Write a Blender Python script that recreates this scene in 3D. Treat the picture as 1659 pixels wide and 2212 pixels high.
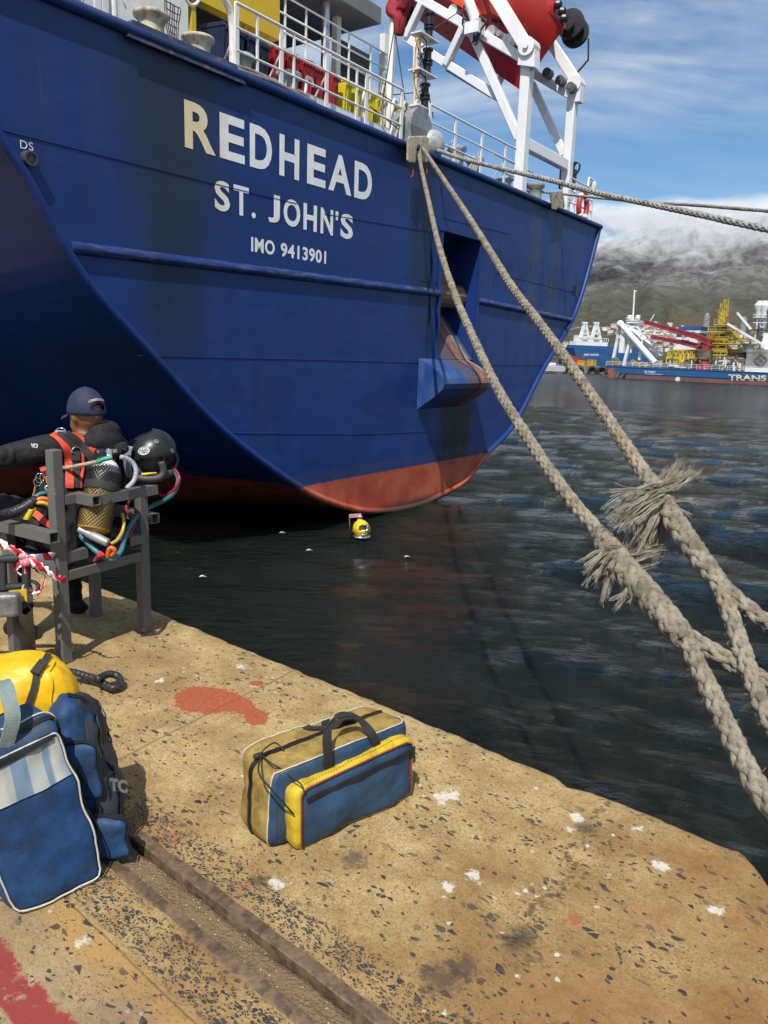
import bpy, bmesh, math, random
import numpy as np
from mathutils import Vector, Matrix, noise as mnoise
random.seed(7); np.random.seed(7)
for o in list(bpy.data.objects): bpy.data.objects.remove(o)
SC = bpy.context.scene
COL = SC.collection
V3 = lambda *a: np.array(a, float)

# ---------------------------------------------------------------- camera, sky, sun, exposure
PITCH, ROLL, FPX, CX, CY, EYE, WATER = math.radians(11.8), math.radians(2.0), 1662., 829.5, 1106., 1.6, -2.1
CP, SP, CR, SR = math.cos(PITCH), math.sin(PITCH), math.cos(ROLL), math.sin(ROLL)
EYEP = V3(0, 0, EYE)
def ray(x, y):                       # view ray through a point of the photograph (1659 x 2212 grid)
    a = (x-CX)/FPX; b = (y-CY)/FPX
    u = a*CR+b*SR; v = -a*SR+b*CR
    return V3(u, CP-SP*v, -SP-CP*v)
cam = bpy.data.cameras.new('camera'); camo = bpy.data.objects.new('camera', cam); COL.objects.link(camo)
r0, r1, r2 = V3(CR, SP*SR, CP*SR), V3(SR, -SP*CR, -CP*CR), V3(0, CP, -SP)
M = Matrix([[r0[i], -r1[i], -r2[i], EYEP[i]] for i in range(3)]+[[0, 0, 0, 1]])
camo.matrix_world = M
cam.sensor_fit = 'VERTICAL'; cam.sensor_height = 24.; cam.lens = 24.*FPX/2212.; cam.clip_start = .05; cam.clip_end = 30000
SC.camera = camo
SUN_EL, SUN_H = math.radians(56), V3(-.22, -.975, 0)
SUN_H = SUN_H/np.linalg.norm(SUN_H)
tosun = V3(SUN_H[0]*math.cos(SUN_EL), SUN_H[1]*math.cos(SUN_EL), math.sin(SUN_EL))
sl = bpy.data.lights.new('sun', 'SUN'); sl.energy = 4.8; sl.angle = math.radians(.5); sl.color = (1, .955, .88)
so = bpy.data.objects.new('sun', sl); COL.objects.link(so)
so.rotation_euler = Vector(tosun).to_track_quat('Z', 'Y').to_euler()
SC.view_settings.view_transform = 'Standard'; SC.view_settings.look = 'None'
SC.view_settings.exposure = 0.14; SC.view_settings.gamma = 1
SC.cycles.max_bounces = 6; SC.cycles.transparent_max_bounces = 24
SC.cycles.use_denoising = True
SC.cycles.sample_clamp_indirect = 4.0

# ---------------------------------------------------------------- node helper
class NT:
    def __init__(s, tree): s.t = tree; s.n = tree.nodes; s.l = tree.links
    def new(s, typ, **kw):
        nd = s.n.new(typ)
        for k, v in kw.items(): setattr(nd, k, v)
        return nd
    def put(s, sock, val):
        if val is None: return
        if isinstance(val, bpy.types.NodeSocket): s.l.new(val, sock)
        else:
            if sock.type == 'RGBA' and len(val) == 3: val = (*val, 1)
            sock.default_value = val
    def coord(s, which='Object'): return s.new('ShaderNodeTexCoord').outputs[which]
    def mapping(s, vec, scale=(1, 1, 1), loc=(0, 0, 0), rot=(0, 0, 0)):
        m = s.new('ShaderNodeMapping'); s.l.new(vec, m.inputs[0])
        m.inputs['Scale'].default_value = scale; m.inputs['Location'].default_value = loc; m.inputs['Rotation'].default_value = rot
        return m.outputs[0]
    def noise(s, vec, scale=5, detail=4, rough=.55, dist=0, out='Fac'):
        n = s.new('ShaderNodeTexNoise'); s.put(n.inputs['Vector'], vec)
        n.inputs['Scale'].default_value = scale; n.inputs['Detail'].default_value = detail
        n.inputs['Roughness'].default_value = rough; n.inputs['Distortion'].default_value = dist
        return n.outputs[out]
    def voro(s, vec, scale=5, feature='F1', rnd=1., out='Distance'):
        n = s.new('ShaderNodeTexVoronoi', feature=feature); s.put(n.inputs['Vector'], vec)
        n.inputs['Scale'].default_value = scale; n.inputs['Randomness'].default_value = rnd
        return n.outputs if out is None else n.outputs[out]
    def math(s, op, a, b=0., c=0., clamp=False):
        n = s.new('ShaderNodeMath', operation=op, use_clamp=clamp)
        for i, q in enumerate((a, b, c)): s.put(n.inputs[i], q)
        return n.outputs[0]
    def vmath(s, op, a, b=None, scale=None):
        n = s.new('ShaderNodeVectorMath', operation=op); s.put(n.inputs[0], a)
        if b is not None: s.put(n.inputs[1], b)
        if scale is not None: s.put(n.inputs['Scale'], scale)
        return n.outputs['Value'] if op in ('DOT_PRODUCT', 'LENGTH', 'DISTANCE') else n.outputs[0]
    def mix(s, f, a, b, blend='MIX'):
        n = s.new('ShaderNodeMix', data_type='RGBA', blend_type=blend)
        s.put(n.inputs[0], f); s.put(n.inputs[6], a); s.put(n.inputs[7], b)
        return n.outputs[2]
    def step(s, x, lo, hi, inv=False):         # smooth 0..1 between lo and hi
        n = s.new('ShaderNodeMapRange', interpolation_type='SMOOTHSTEP')
        s.put(n.inputs[0], x); s.put(n.inputs[1], lo); s.put(n.inputs[2], hi)
        n.inputs[3].default_value = 1. if inv else 0.; n.inputs[4].default_value = 0. if inv else 1.
        return n.outputs[0]
    def band(s, x, lo, hi, e):
        p = lambda a, d: s.add(a, d) if isinstance(a, bpy.types.NodeSocket) else a+d
        return s.math('MULTIPLY', s.step(x, p(lo, -e), p(lo, e)), s.step(x, p(hi, -e), p(hi, e), True))
    def sep(s, v):
        n = s.new('ShaderNodeSeparateXYZ'); s.l.new(v, n.inputs[0]); return n.outputs
    def comb(s, x, y, z):
        n = s.new('ShaderNodeCombineXYZ')
        for i, q in enumerate((x, y, z)): s.put(n.inputs[i], q)
        return n.outputs[0]
    def bump(s, h, strength=.3, dist=.02, normal=None):
        n = s.new('ShaderNodeBump'); s.put(n.inputs['Height'], h); n.inputs['Strength'].default_value = strength
        n.inputs['Distance'].default_value = dist
        if normal is not None: s.l.new(normal, n.inputs['Normal'])
        return n.outputs[0]
    def mul(s, a, b): return s.math('MULTIPLY', a, b)
    def add(s, a, b): return s.math('ADD', a, b)
    def mx(s, a, b): return s.math('MAXIMUM', a, b)
    def sub(s, a, b): return s.math('SUBTRACT', a, b)
MATS = {}
def newmat(name):
    m = bpy.data.materials.new(name); m.use_nodes = True
    t = NT(m.node_tree); b = t.n['Principled BSDF']; MATS[name] = m
    return m, t, b
def pm(name, col, rough=.6, metal=0., var=.25, scale=6., col2=None, amt=.5, bump=.0, bscale=60., coat=0., spec=None, sharp=False, stretch=(1, 1, 1), bdist=.004):
    if name in MATS: return MATS[name]
    m, t, b = newmat(name)
    co = t.mapping(t.coord(), stretch)
    n1 = t.noise(co, scale, 6, .6)
    c = t.mix(t.step(n1, .3, .7), [q*(1-var) for q in col], [min(1, q*(1+var)) for q in col])
    if col2 is not None:
        n2 = t.noise(t.vmath('ADD', co, (3.1, 7.7, 1.3)), scale*1.7, 8, .65)
        th = 1-amt
        c = t.mix(t.step(n2, th-(.02 if sharp else .15), th+(.02 if sharp else .15)), c, col2)
    t.put(b.inputs['Base Color'], c); b.inputs['Metallic'].default_value = metal
    t.put(b.inputs['Roughness'], t.math('ADD', rough-.08, t.mul(n1, .16)))
    if coat: b.inputs['Coat Weight'].default_value = coat
    if spec is not None: b.inputs['Specular IOR Level'].default_value = spec
    if bump: t.put(b.inputs['Normal'], t.bump(t.noise(co, bscale, 4, .6), bump, bdist))
    return m

# world: Nishita sky with thin streaked cloud
w = bpy.data.worlds.new('World'); SC.world = w; w.use_nodes = True
t = NT(w.node_tree); bg = t.n['Background']
sky = t.new('ShaderNodeTexSky', sky_type='NISHITA'); sky.sun_disc = False
sky.sun_elevation = SUN_EL; sky.sun_rotation = math.atan2(SUN_H[0], SUN_H[1])
sky.air_density = 1.0; sky.dust_density = .25; sky.ozone_density = 3.0
dirv = t.coord('Generated'); sx, sy, sz = t.sep(dirv)
zz = t.math('ADD', t.math('MAXIMUM', sz, 0.), .16)
pl = t.comb(t.math('DIVIDE', sx, zz), t.math('DIVIDE', sy, zz), 0.)
warp = t.vmath('ADD', pl, t.vmath('SCALE', t.noise(pl, 1.1, 3, .5, out='Color'), scale=.55))
st = t.noise(t.mapping(warp, (.55, 2.4, 1), rot=(0, 0, .35)), 1.7, 6, .52, .2)
big = t.noise(t.vmath('ADD', pl, (4.3, 1.9, 0)), .95, 4, .5)
cl = t.add(t.mul(t.mul(t.step(st, .34, .78), t.step(big, .24, .47)), 1.0), t.mul(t.step(t.noise(pl, 2.2, 5, .5), .42, .72), .28))
low = t.step(sz, .02, .30, True)
cl = t.math('MULTIPLY', t.mul(cl, t.add(.12, t.mul(t.step(sz, .225, .30), .88))), 1.05, clamp=True)
hs = t.new('ShaderNodeHueSaturation'); hs.inputs['Saturation'].default_value = 1.22; hs.inputs['Value'].default_value = .94; t.l.new(sky.outputs[0], hs.inputs['Color'])
WORLD_CLOUD = t.mix(cl, hs.outputs[0], (5.4, 5.9, 6.5))
t.put(bg.inputs[0], WORLD_CLOUD); bg.inputs[1].default_value = .118

# ---------------------------------------------------------------- placing helpers
def G(x, y, z=0.):
    r = ray(x, y); return EYEP+r*((z-EYE)/r[2])
def Z(x, y, k): return EYEP+ray(x, y)*k
def onplane(x, y, p, nn):
    r = ray(x, y); p = np.asarray(p, float); nn = np.asarray(nn, float)
    return EYEP+r*(((p-EYEP)@nn)/(r@nn))
SA = math.radians(55); SD = V3(math.cos(SA), math.sin(SA), 0); SN = V3(math.sin(SA), -math.cos(SA), 0)
SB = G(845, 1105, WATER)
def T(x, y, s=0.):                    # point on the plane s metres aft of the transom, in ship axes (athwart, forward, up from the water)
    p = onplane(x, y, SB+SN*s, SN); q = p-SB
    return V3(q@SD, -s, q[2])
def TA(x, y, t0):                     # point on the fore-aft plane at athwart t0, in ship axes
    p = onplane(x, y, SB+SD*t0, SD); q = p-SB
    return V3(t0, -(q@SN), q[2])
def ship2w(p): return SB+SD*p[0]-SN*p[1]+V3(0, 0, p[2])

# ---------------------------------------------------------------- object helpers
def tag(o, label=None, cat=None, group=None, kind=None):
    if label: o['label'] = label
    if cat: o['category'] = cat
    if group: o['group'] = group
    if kind: o['kind'] = kind
    return o
def empty(name, label, cat, loc=(0, 0, 0), rz=0., group=None, kind=None):
    o = bpy.data.objects.new(name, None); COL.objects.link(o); o.empty_display_size = .1
    o.location = loc; o.rotation_euler = (0, 0, rz)
    return tag(o, label, cat, group, kind)
def origin(o):                        # world offset of a chain of parents (only the root is moved)
    while o.parent: o = o.parent
    return o
def copy_tree(o, parent=None):
    c = o.copy(); COL.objects.link(c)
    if parent is not None: c.parent = parent
    for ch in list(o.children): copy_tree(ch, c)
    return c
def frame(dv, up=(0, 0, 1)):
    dv = np.asarray(dv, float); dv = dv/np.linalg.norm(dv)
    up = np.asarray(up, float)
    if abs(dv@up) > .98*np.linalg.norm(up): up = V3(0, 1, 0) if abs(dv[1]) < .9 else V3(1, 0, 0)
    a = np.cross(up, dv); a /= np.linalg.norm(a)
    return a, np.cross(dv, a)
def catmull(P, n=8, closed=False):
    P = [np.asarray(p, float) for p in P]; out = []
    m = len(P); rng = range(m if closed else m-1)
    for i in rng:
        if closed: p0, p1, p2, p3 = P[i-1], P[i], P[(i+1) % m], P[(i+2) % m]
        else: p0, p1, p2, p3 = P[max(i-1, 0)], P[i], P[i+1], P[min(i+2, m-1)]
        for j in range(n):
            s = j/n
            out.append(.5*((2*p1)+(p2-p0)*s+(2*p0-5*p1+4*p2-p3)*s*s+(3*p1-p0-3*p2+p3)*s**3))
    if not closed: out.append(P[-1])
    return np.array(out)
def resample(P, step):
    P = np.asarray(P); L = np.r_[0, np.cumsum(np.linalg.norm(np.diff(P, axis=0), axis=1))]
    n = max(2, int(L[-1]/step)+1); s = np.linspace(0, L[-1], n)
    return np.stack([np.interp(s, L, P[:, i]) for i in range(3)], 1)
def frames(P):
    P = np.asarray(P); T_ = np.gradient(P, axis=0); T_ /= np.linalg.norm(T_, axis=1)[:, None]+1e-12
    a, b = frame(T_[0]); A, B = [a], [b]
    for i in range(1, len(P)):
        a = A[-1]-T_[i]*(A[-1]@T_[i]); a /= np.linalg.norm(a)+1e-12
        A.append(a); B.append(np.cross(T_[i], a))
    return T_, np.array(A), np.array(B)
class MB:
    def __init__(s): s.v = []; s.f = []; s.mi = []; s.cur = 0
    def mat(s, i): s.cur = i; return s
    def add(s, verts, faces):
        o = len(s.v); s.v += [tuple(map(float, p)) for p in verts]
        s.f += [tuple(i+o for i in f) for f in faces]; s.mi += [s.cur]*len(faces); return s
    def hexa(s, c):                    # 8 corners: bottom 0-3 ccw, top 4-7
        return s.add(c, [(3, 2, 1, 0), (4, 5, 6, 7), (0, 1, 5, 4), (1, 2, 6, 5), (2, 3, 7, 6), (3, 0, 4, 7)])
    def box(s, lo, hi):
        (a, b, c), (d, e, f) = lo, hi
        return s.hexa([(a, b, c), (d, b, c), (d, e, c), (a, e, c), (a, b, f), (d, b, f), (d, e, f), (a, e, f)])
    def obox(s, c, ax, ay, az, hx, hy, hz):
        c, ax, ay, az = map(lambda q: np.asarray(q, float), (c, ax, ay, az))
        P = [c+ax*hx*i+ay*hy*j+az*hz*k for k in (-1, 1) for i, j in ((-1, -1), (1, -1), (1, 1), (-1, 1))]
        return s.hexa(P)
    def beam(s, p, q, w, h, up=(0, 0, 1), bev=0.):
        p, q = np.asarray(p, float), np.asarray(q, float); a, b = frame(q-p, up); w /= 2; h /= 2
        if not bev:
            sec = [(-w, -h), (w, -h), (w, h), (-w, h)]
        else:
            e = bev; sec = [(-w+e, -h), (w-e, -h), (w, -h+e), (w, h-e), (w-e, h), (-w+e, h), (-w, h-e), (-w, -h+e)]
        n = len(sec); P = [x+a*i+b*j for x in (p, q) for i, j in sec]
        F = [tuple(range(n-1, -1, -1)), tuple(range(n, 2*n))]+[(i, (i+1) % n, n+(i+1) % n, n+i) for i in range(n)]
        return s.add(P, F)
    def htube(s, p, q, w, wall=.006, up=(0, 0, 1)):   # square hollow section, open ends
        p, q = np.asarray(p, float), np.asarray(q, float); a, b = frame(q-p, up); o = w/2; i_ = o-wall
        sq = lambda r: [(-r, -r), (r, -r), (r, r), (-r, r)]
        P = [x+a*i+b*j for x in (p, q) for r in (o, i_) for i, j in sq(r)]
        F = []
        for i in range(4):
            j = (i+1) % 4
            F += [(i, j, 8+j, 8+i), (4+j, 4+i, 12+i, 12+j), (i, 4+i, 4+j, j), (8+i, 8+j, 12+j, 12+i)]
        return s.add(P, F)
    def tube(s, P, r, n=8, caps=True, closed=False):
        P = np.asarray(P, float); T_, A, B = frames(P)
        if np.isscalar(r): r = np.full(len(P), r)
        V, F = [], []
        for i in range(len(P)):
            for k in range(n):
                th = 2*math.pi*k/n; V.append(P[i]+(A[i]*math.cos(th)+B[i]*math.sin(th))*r[i])
        m = len(P)
        for i in range(m if closed else m-1):
            i2 = (i+1) % m
            for k in range(n):
                F.append((i*n+k, i*n+(k+1) % n, i2*n+(k+1) % n, i2*n+k))
        if caps and not closed: F += [tuple(range(n-1, -1, -1)), tuple((m-1)*n+k for k in range(n))]
        return s.add(V, F)
    def cyl(s, p, q, r, n=12, r2=None):
        return s.tube([p, q], np.array([r, r if r2 is None else r2]), n)
    def ribbon(s, P, N, w, th=.004):   # strip along P, lying flat to normals N
        P = np.asarray(P, float); N = np.asarray(N, float); T_ = np.gradient(P, axis=0)
        V, F = [], []
        wv = np.broadcast_to(np.asarray(w, float), (len(P),))
        for i in range(len(P)):
            b = np.cross(T_[i], N[i]); b /= np.linalg.norm(b)+1e-9; nn = N[i]/(np.linalg.norm(N[i])+1e-9)
            for a_, c_ in ((-1, 0), (1, 0), (1, 1), (-1, 1)): V.append(P[i]+b*a_*wv[i]/2+nn*c_*th)
        for i in range(len(P)-1):
            for k in range(4): F.append((i*4+k, i*4+(k+1) % 4, i*4+4+(k+1) % 4, i*4+4+k))
        F += [(3, 2, 1, 0), tuple((len(P)-1)*4+k for k in range(4))]
        return s.add(V, F)
    def lathe(s, prof, c=(0, 0, 0), n=20, ax=(0, 0, 1)):
        c = np.asarray(c, float); ax = np.asarray(ax, float); a, b = frame(ax); ax = ax/np.linalg.norm(ax)
        V = [c+ax*z+(a*math.cos(2*math.pi*k/n)+b*math.sin(2*math.pi*k/n))*r for r, z in prof for k in range(n)]
        F = [(i*n+k, i*n+(k+1) % n, (i+1)*n+(k+1) % n, (i+1)*n+k) for i in range(len(prof)-1) for k in range(n)]
        F += [tuple(range(n-1, -1, -1)), tuple((len(prof)-1)*n+k for k in range(n))]
        return s.add(V, F)
    def prism(s, poly, e):             # extrude a planar polygon (3-D points) by vector e
        poly = [np.asarray(p, float) for p in poly]; n = len(poly); e = np.asarray(e, float)
        return s.add(poly+[p+e for p in poly], [tuple(range(n-1, -1, -1)), tuple(range(n, 2*n))]+[(i, (i+1) % n, n+(i+1) % n, n+i) for i in range(n)])
    def ell(s, c, r, n=14, m=9, R=None):
        V, F = [], []
        R = np.eye(3) if R is None else R
        for i in range(m+1):
            ph = math.pi*i/m-math.pi/2
            for k in range(n):
                th = 2*math.pi*k/n
                V.append(np.asarray(c)+R@(V3(math.cos(ph)*math.cos(th), math.cos(ph)*math.sin(th), math.sin(ph))*np.asarray(r)))
        for i in range(m):
            for k in range(n): F.append((i*n+k, i*n+(k+1) % n, (i+1)*n+(k+1) % n, (i+1)*n+k))
        return s.add(V, F)
    def grid(s, fn, nu, nv):
        V = [fn(i/nu, j/nv) for j in range(nv+1) for i in range(nu+1)]
        F = [(j*(nu+1)+i, j*(nu+1)+i+1, (j+1)*(nu+1)+i+1, (j+1)*(nu+1)+i) for j in range(nv) for i in range(nu)]
        return s.add(V, F)
    def build(s, name, mats, parent=None, smooth=False, world=False, autosmooth=None):
        me = bpy.data.meshes.new(name)
        V = s.v
        if world and parent is not None:
            r = origin(parent); inv = (Matrix.Translation(r.location) @ r.rotation_euler.to_matrix().to_4x4()).inverted()
            V = [tuple(inv @ Vector(p)) for p in V]
        me.from_pydata(V, [], s.f); me.update()
        for m in (mats if isinstance(mats, (list, tuple)) else [mats]): me.materials.append(m)
        if any(s.mi): me.polygons.foreach_set('material_index', s.mi)
        bm = bmesh.new(); bm.from_mesh(me); bmesh.ops.recalc_face_normals(bm, faces=bm.faces); bm.to_mesh(me); bm.free()
        if smooth:
            me.polygons.foreach_set('use_smooth', [True]*len(me.polygons))
            if autosmooth: me.set_sharp_from_angle(angle=math.radians(autosmooth))
        o = bpy.data.objects.new(name, me); COL.objects.link(o)
        if parent is not None: o.parent = parent
        return o
def bevel(o, w, seg=2, ang=35):
    m = o.modifiers.new('bevel', 'BEVEL'); m.width = w; m.segments = seg; m.limit_method = 'ANGLE'; m.angle_limit = math.radians(ang); m.harden_normals = False
    return o
def subsurf(o, l=1):
    m = o.modifiers.new('sub', 'SUBSURF'); m.levels = l; m.render_levels = l; return o
def text_geo(txt, bold=0., outline=0., spacing=1.0):
    cu = bpy.data.curves.new('txt', 'FONT'); cu.body = txt; cu.size = 1.; cu.offset = bold; cu.resolution_u = 4; cu.space_character = spacing
    if outline: cu.fill_mode = 'NONE'; cu.bevel_depth = outline; cu.bevel_resolution = 1
    o = bpy.data.objects.new('txt', cu); COL.objects.link(o)
    me = bpy.data.meshes.new_from_object(o.evaluated_get(bpy.context.evaluated_depsgraph_get()))
    V = np.array([v.co[:] for v in me.vertices]); F = [tuple(p.vertices) for p in me.polygons]
    bpy.data.objects.remove(o); bpy.data.curves.remove(cu); bpy.data.meshes.remove(me)
    return V, F
def text_on(mb, txt, fn, bold=0.02, outline=0., spacing=1.0, fit=True):
    """letters mapped through fn(x01, y01, depth); x01,y01 fill the box of the word"""
    V, F = text_geo(txt, bold, outline, spacing)
    lo, hi = V.min(0), V.max(0)
    W_ = [fn((v[0]-lo[0])/(hi[0]-lo[0]), (v[1]-lo[1])/(hi[1]-lo[1]), v[2]) for v in V]
    return mb.add(W_, F)
def bil(c00, c10, c01, c11):
    c00, c10, c01, c11 = [np.asarray(q, float) for q in (c00, c10, c01, c11)]
    return lambda a, b, d=0: (c00*(1-a)+c10*a)*(1-b)+(c01*(1-a)+c11*a)*b
def fbm(p, oct=4, s=1.):
    return mnoise.fractal(Vector((p[0]*s, p[1]*s, p[2]*s)), 1., 2., oct)
# ================================================================ SETTING
QE = V3(.766, -.643, 0); QW = V3(-.643, -.766, 0); Q0 = V3(0, 3.369, 0)
def quay_pt(u, w, z=0.): return Q0+QE*u+QW*w+V3(0, 0, z)
def quv(p): p = np.asarray(p)-Q0; return p@QE, p@QW
def quay_material():
    m, t, b = newmat('old_concrete'); co = t.coord()
    p = t.vmath('SUBTRACT', co, tuple(Q0))
    u = t.vmath('DOT_PRODUCT', p, tuple(QE)); w = t.vmath('DOT_PRODUCT', p, tuple(QW))
    q = t.comb(u, w, 0.)
    wob = t.sub(t.noise(q, 3.2, 5, .6), .5)
    nA = t.noise(q, 1.15, 6, .62); nB = t.noise(t.vmath('ADD', q, (5.2, 1.3, 0)), 4.2, 8, .72); nC = t.noise(q, 55, 6, .75); nD = t.noise(t.vmath('ADD', q, (2.2, 9.3, 0)), 18, 6, .7)
    c = t.mix(t.step(nB, .34, .68), (.285, .184, .072), (.470, .348, .162))
    c = t.mix(t.mul(t.step(nC, .48, .68), .5), c, (.150, .085, .032))
    c = t.mix(t.mul(t.step(nC, .36, .22), .6), c, (.46, .36, .20))
    c = t.mix(t.mul(t.step(nD, .55, .70), .45), c, (.20, .115, .045))
    nE = t.noise(q, 130, 3, .6); nF = t.noise(t.vmath('ADD', q, (7.7, 3.1, 0)), 34, 4, .65)
    c = t.mix(t.mul(t.step(nE, .48, .64), .55), c, (.155, .092, .036)); c = t.mix(t.mul(t.step(nE, .42, .30), .4), c, (.52, .41, .23))
    c = t.mix(t.mul(t.step(nF, .56, .66), .5), c, (.175, .105, .042)); c = t.mix(t.mul(t.step(t.noise(q, .75, 4, .6), .50, .66), .45), c, (.20, .120, .048))
    # rust brown towards the corner of the quay, pale worn slabs elsewhere
    rs = t.mul(t.step(t.add(t.add(t.mul(u, .62), t.mul(w, .34)), t.mul(wob, 1.3)), .58, 1.22), t.add(.45, t.mul(t.step(nA, .36, .60), .55)))
    c = t.mix(t.mul(rs, .78), c, t.mix(nB, (.135, .056, .013), (.25, .118, .030)))
    rs2 = t.mul(t.step(t.math('ABSOLUTE', t.sub(w, 1.40)), .40, .06), t.step(nA, .40, .60))
    c = t.mix(t.mul(rs2, .6), c, (.20, .085, .026))
    gr = t.mul(t.step(w, 1.55, 1.75), t.step(nA, .35, .55))
    c = t.mix(t.mul(gr, .35), c, (.25, .22, .175))
    yel = t.mul(t.band(t.add(w, t.mul(wob, .10)), 1.64, 1.74, .03), t.step(nB, .35, .6))
    c = t.mix(t.mul(yel, .7), c, (.36, .20, .055))
    # broken stones showing in the concrete
    sh = t.vmath('ADD', q, t.vmath('SCALE', t.vmath('SUBTRACT', t.noise(q, 14, 2, .5, out='Color'), (.5, .5, .5)), scale=.035))
    dens = t.mx(t.band(t.add(w, t.mul(wob, .03)), 1.197, 1.322, .012), t.mx(t.band(w, 1.496, t.add(1.632, t.mul(wob, .05)), .012), t.band(u, 40., 41., .1)))
    stone = None; scol = None
    def layer(vec, scale, pmin, edge, only=None):
        v = t.voro(vec, scale, 'F1', 1., None); e = t.voro(vec, scale, 'DISTANCE_TO_EDGE', 1.)
        r, g_, b_ = t.sep(v['Color'])
        k = t.mul(t.math('GREATER_THAN', r, pmin), t.step(e, edge, edge+.03))
        if only is not None: k = t.mul(k, only)
        return k, g_
    free = t.sub(1., dens)
    st1 = t.mapping(sh, (1, 1.9, 1), rot=(0, 0, .9)); st2 = t.mapping(sh, (1.0, 1.5, 1), loc=(3, 1, 0), rot=(0, 0, -.5)); st3 = t.mapping(sh, (1.4, 3.0, 1), loc=(1, 2, 0), rot=(0, 0, .2))
    patch = t.step(t.noise(q, 2.6, 3, .6), .42, .56); patch2 = t.add(.25, t.mul(t.step(t.noise(t.vmath('ADD', q, (9.1, 2.2, 0)), 3.3, 3, .6), .42, .58), .75))
    far = t.step(u, -.55, -1.25)
    k1, g1 = layer(st1, 29, t.add(.885, t.mul(far, .06)), .10, t.mul(free, patch))
    k2, g2 = layer(st2, 58, t.add(.885, t.mul(far, .06)), .12, t.mul(free, t.math('GREATER_THAN', patch2, t.sep(t.voro(st2, 58, 'F1', 1., 'Color'))[2])))
    k3, g3 = layer(st3, 85, .84, .16, t.mul(free, patch))
    k4, g4 = layer(st2, 84, .42, .12, dens)
    k5, g5 = layer(st1, 46, .80, .08, dens)
    stone = t.mx(t.mx(k1, k2), t.mx(t.mul(k3, .75), t.mx(k4, k5)))
    sc = t.mix(t.add(t.mul(g1, .5), t.mul(g2, .5)), (.022, .021, .021), (.070, .064, .056))
    # pale halo of cleaner cement round each stone
    c = t.mix(t.mul(t.step(nC, .3, .6), .0), c, c)
    c = t.mix(t.mul(stone, t.step(nC, .72, .55)), c, sc)
    # bird droppings and lime
    v = t.voro(t.vmath('ADD', q, t.vmath('SCALE', t.noise(q, 30, 4, .7, out='Color'), scale=.05)), 4.6, 'F1', 1., None)
    r, g_, b_ = t.sep(v['Color'])
    rad = t.mul(t.math('POWER', g_, 2.5), .17)
    drop = t.mul(t.math('GREATER_THAN', r, .70), t.mul(t.step(t.sub(v['Distance'], t.add(t.mul(rad, .6), t.mul(t.sub(nC, .5), .30))), .02, -.03), .85))
    v2 = t.voro(t.vmath('ADD', q, t.vmath('SCALE', t.noise(q, 60, 3, .7, out='Color'), scale=.02)), 24, 'F1', 1., None)
    r2_, g2_, b2_ = t.sep(v2['Color'])
    ca1, cb1 = quv(G(1295, 1765)); ca2, cb2 = quv(G(1120, 2070)); crackx = t.sub(u, t.add(ca1, t.add(t.mul(t.sub(w, cb1), (ca2-ca1)/(cb2-cb1)), t.mul(wob, .42))))
    clus = t.mx(t.step(t.math('ABSOLUTE', crackx), .22, .03), t.mul(t.step(t.noise(q, 1.7, 2, .5), .53, .62), .8))
    fine = t.mul(t.mul(t.math('GREATER_THAN', r2_, .66), clus), t.step(t.add(v2['Distance'], t.mul(t.sub(nE, .5), .25)), .24, .12))
    lime = t.mul(t.step(t.noise(q, 5.3, 7, .75), .66, .74), .55)
    splats = None
    for (x, y, rr) in ((975, 1718, .05), (1425, 1870, .035), (1545, 1968, .03), (602, 1912, .035), (570, 1400, .09), (430, 1345, .1), (520, 1440, .05), (1230, 1790, .02), (345, 1470, .03), (1025, 1895, .04), (960, 1720, .05), (1380, 1790, .025), (1245, 1765, .035)):
        a, bb = quv(G(x, y))
        dd = t.vmath('DISTANCE', t.mapping(q, (1, 1, 1)), (a, bb, 0))
        k = t.mul(t.step(t.add(dd, t.add(t.mul(t.sub(nC, .5), rr*2.2), t.mul(t.sub(nD, .5), rr*3.6))), rr*.85, rr*.3), t.step(nC, .72, .50))
        splats = k if splats is None else t.mx(splats, k)
    white = t.mx(t.mx(drop, fine), t.mx(lime, t.mul(splats, .92)))
    c = t.mix(t.mul(white, .9), c, (.56, .55, .50))
    # grease
    for (x, y, rr) in ((765, 1858, .06), (560, 1905, .04), (955, 2115, .085), (1000, 2090, .07), (1110, 2035, .06), (1135, 2020, .05), (1265, 1790, .05)):
        a, bb = quv(G(x, y)); dd = t.vmath('DISTANCE', q, (a, bb, 0))
        c = t.mix(t.mul(t.step(t.add(dd, t.add(t.mul(t.sub(nC, .5), rr*1.4), t.mul(t.sub(nF, .5), rr*2.6))), rr, rr*.2), .75), c, (.055, .042, .03))
    # cracks and slab joints
    a1, b1 = quv(G(640, 1445)); a2, b2 = quv(G(255, 1640)); dl = math.hypot(a2-a1, b2-b1); nx, ny = -(b2-b1)/dl, (a2-a1)/dl
    line = t.math('ABSOLUTE', t.add(t.add(t.mul(t.sub(u, a1), nx), t.mul(t.sub(w, b1), ny)), t.mul(wob, .03)))
    jl = t.mul(t.step(line, .008, .003), t.step(w, 1.2, 1.1))
    j2 = t.step(t.math('ABSOLUTE', t.sub(w, t.add(1.647, t.mul(wob, .02)))), .005, .001)
    crk = t.mul(t.mul(t.step(t.math('ABSOLUTE', crackx), .045, .0), t.band(w, .0, .98, .03)), t.mul(t.step(nF, .46, .60), t.step(nB, .36, .56)))
    c = t.mix(t.mul(t.mx(t.mul(jl, .55), t.mx(t.mul(j2, .30), t.mul(crk, .75))), 1.), c, (.045, .032, .018))
    c = t.mix(t.mul(t.step(line, .035, .0), .25), c, (.42, .31, .15))
    # red paint: band along the kerb side and a spilled splash
    wear = t.step(t.add(t.add(t.mul(nB, .7), t.mul(nF, .6)), t.mul(t.step(w, 1.875, 1.80), .38)), .84, .72)
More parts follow.
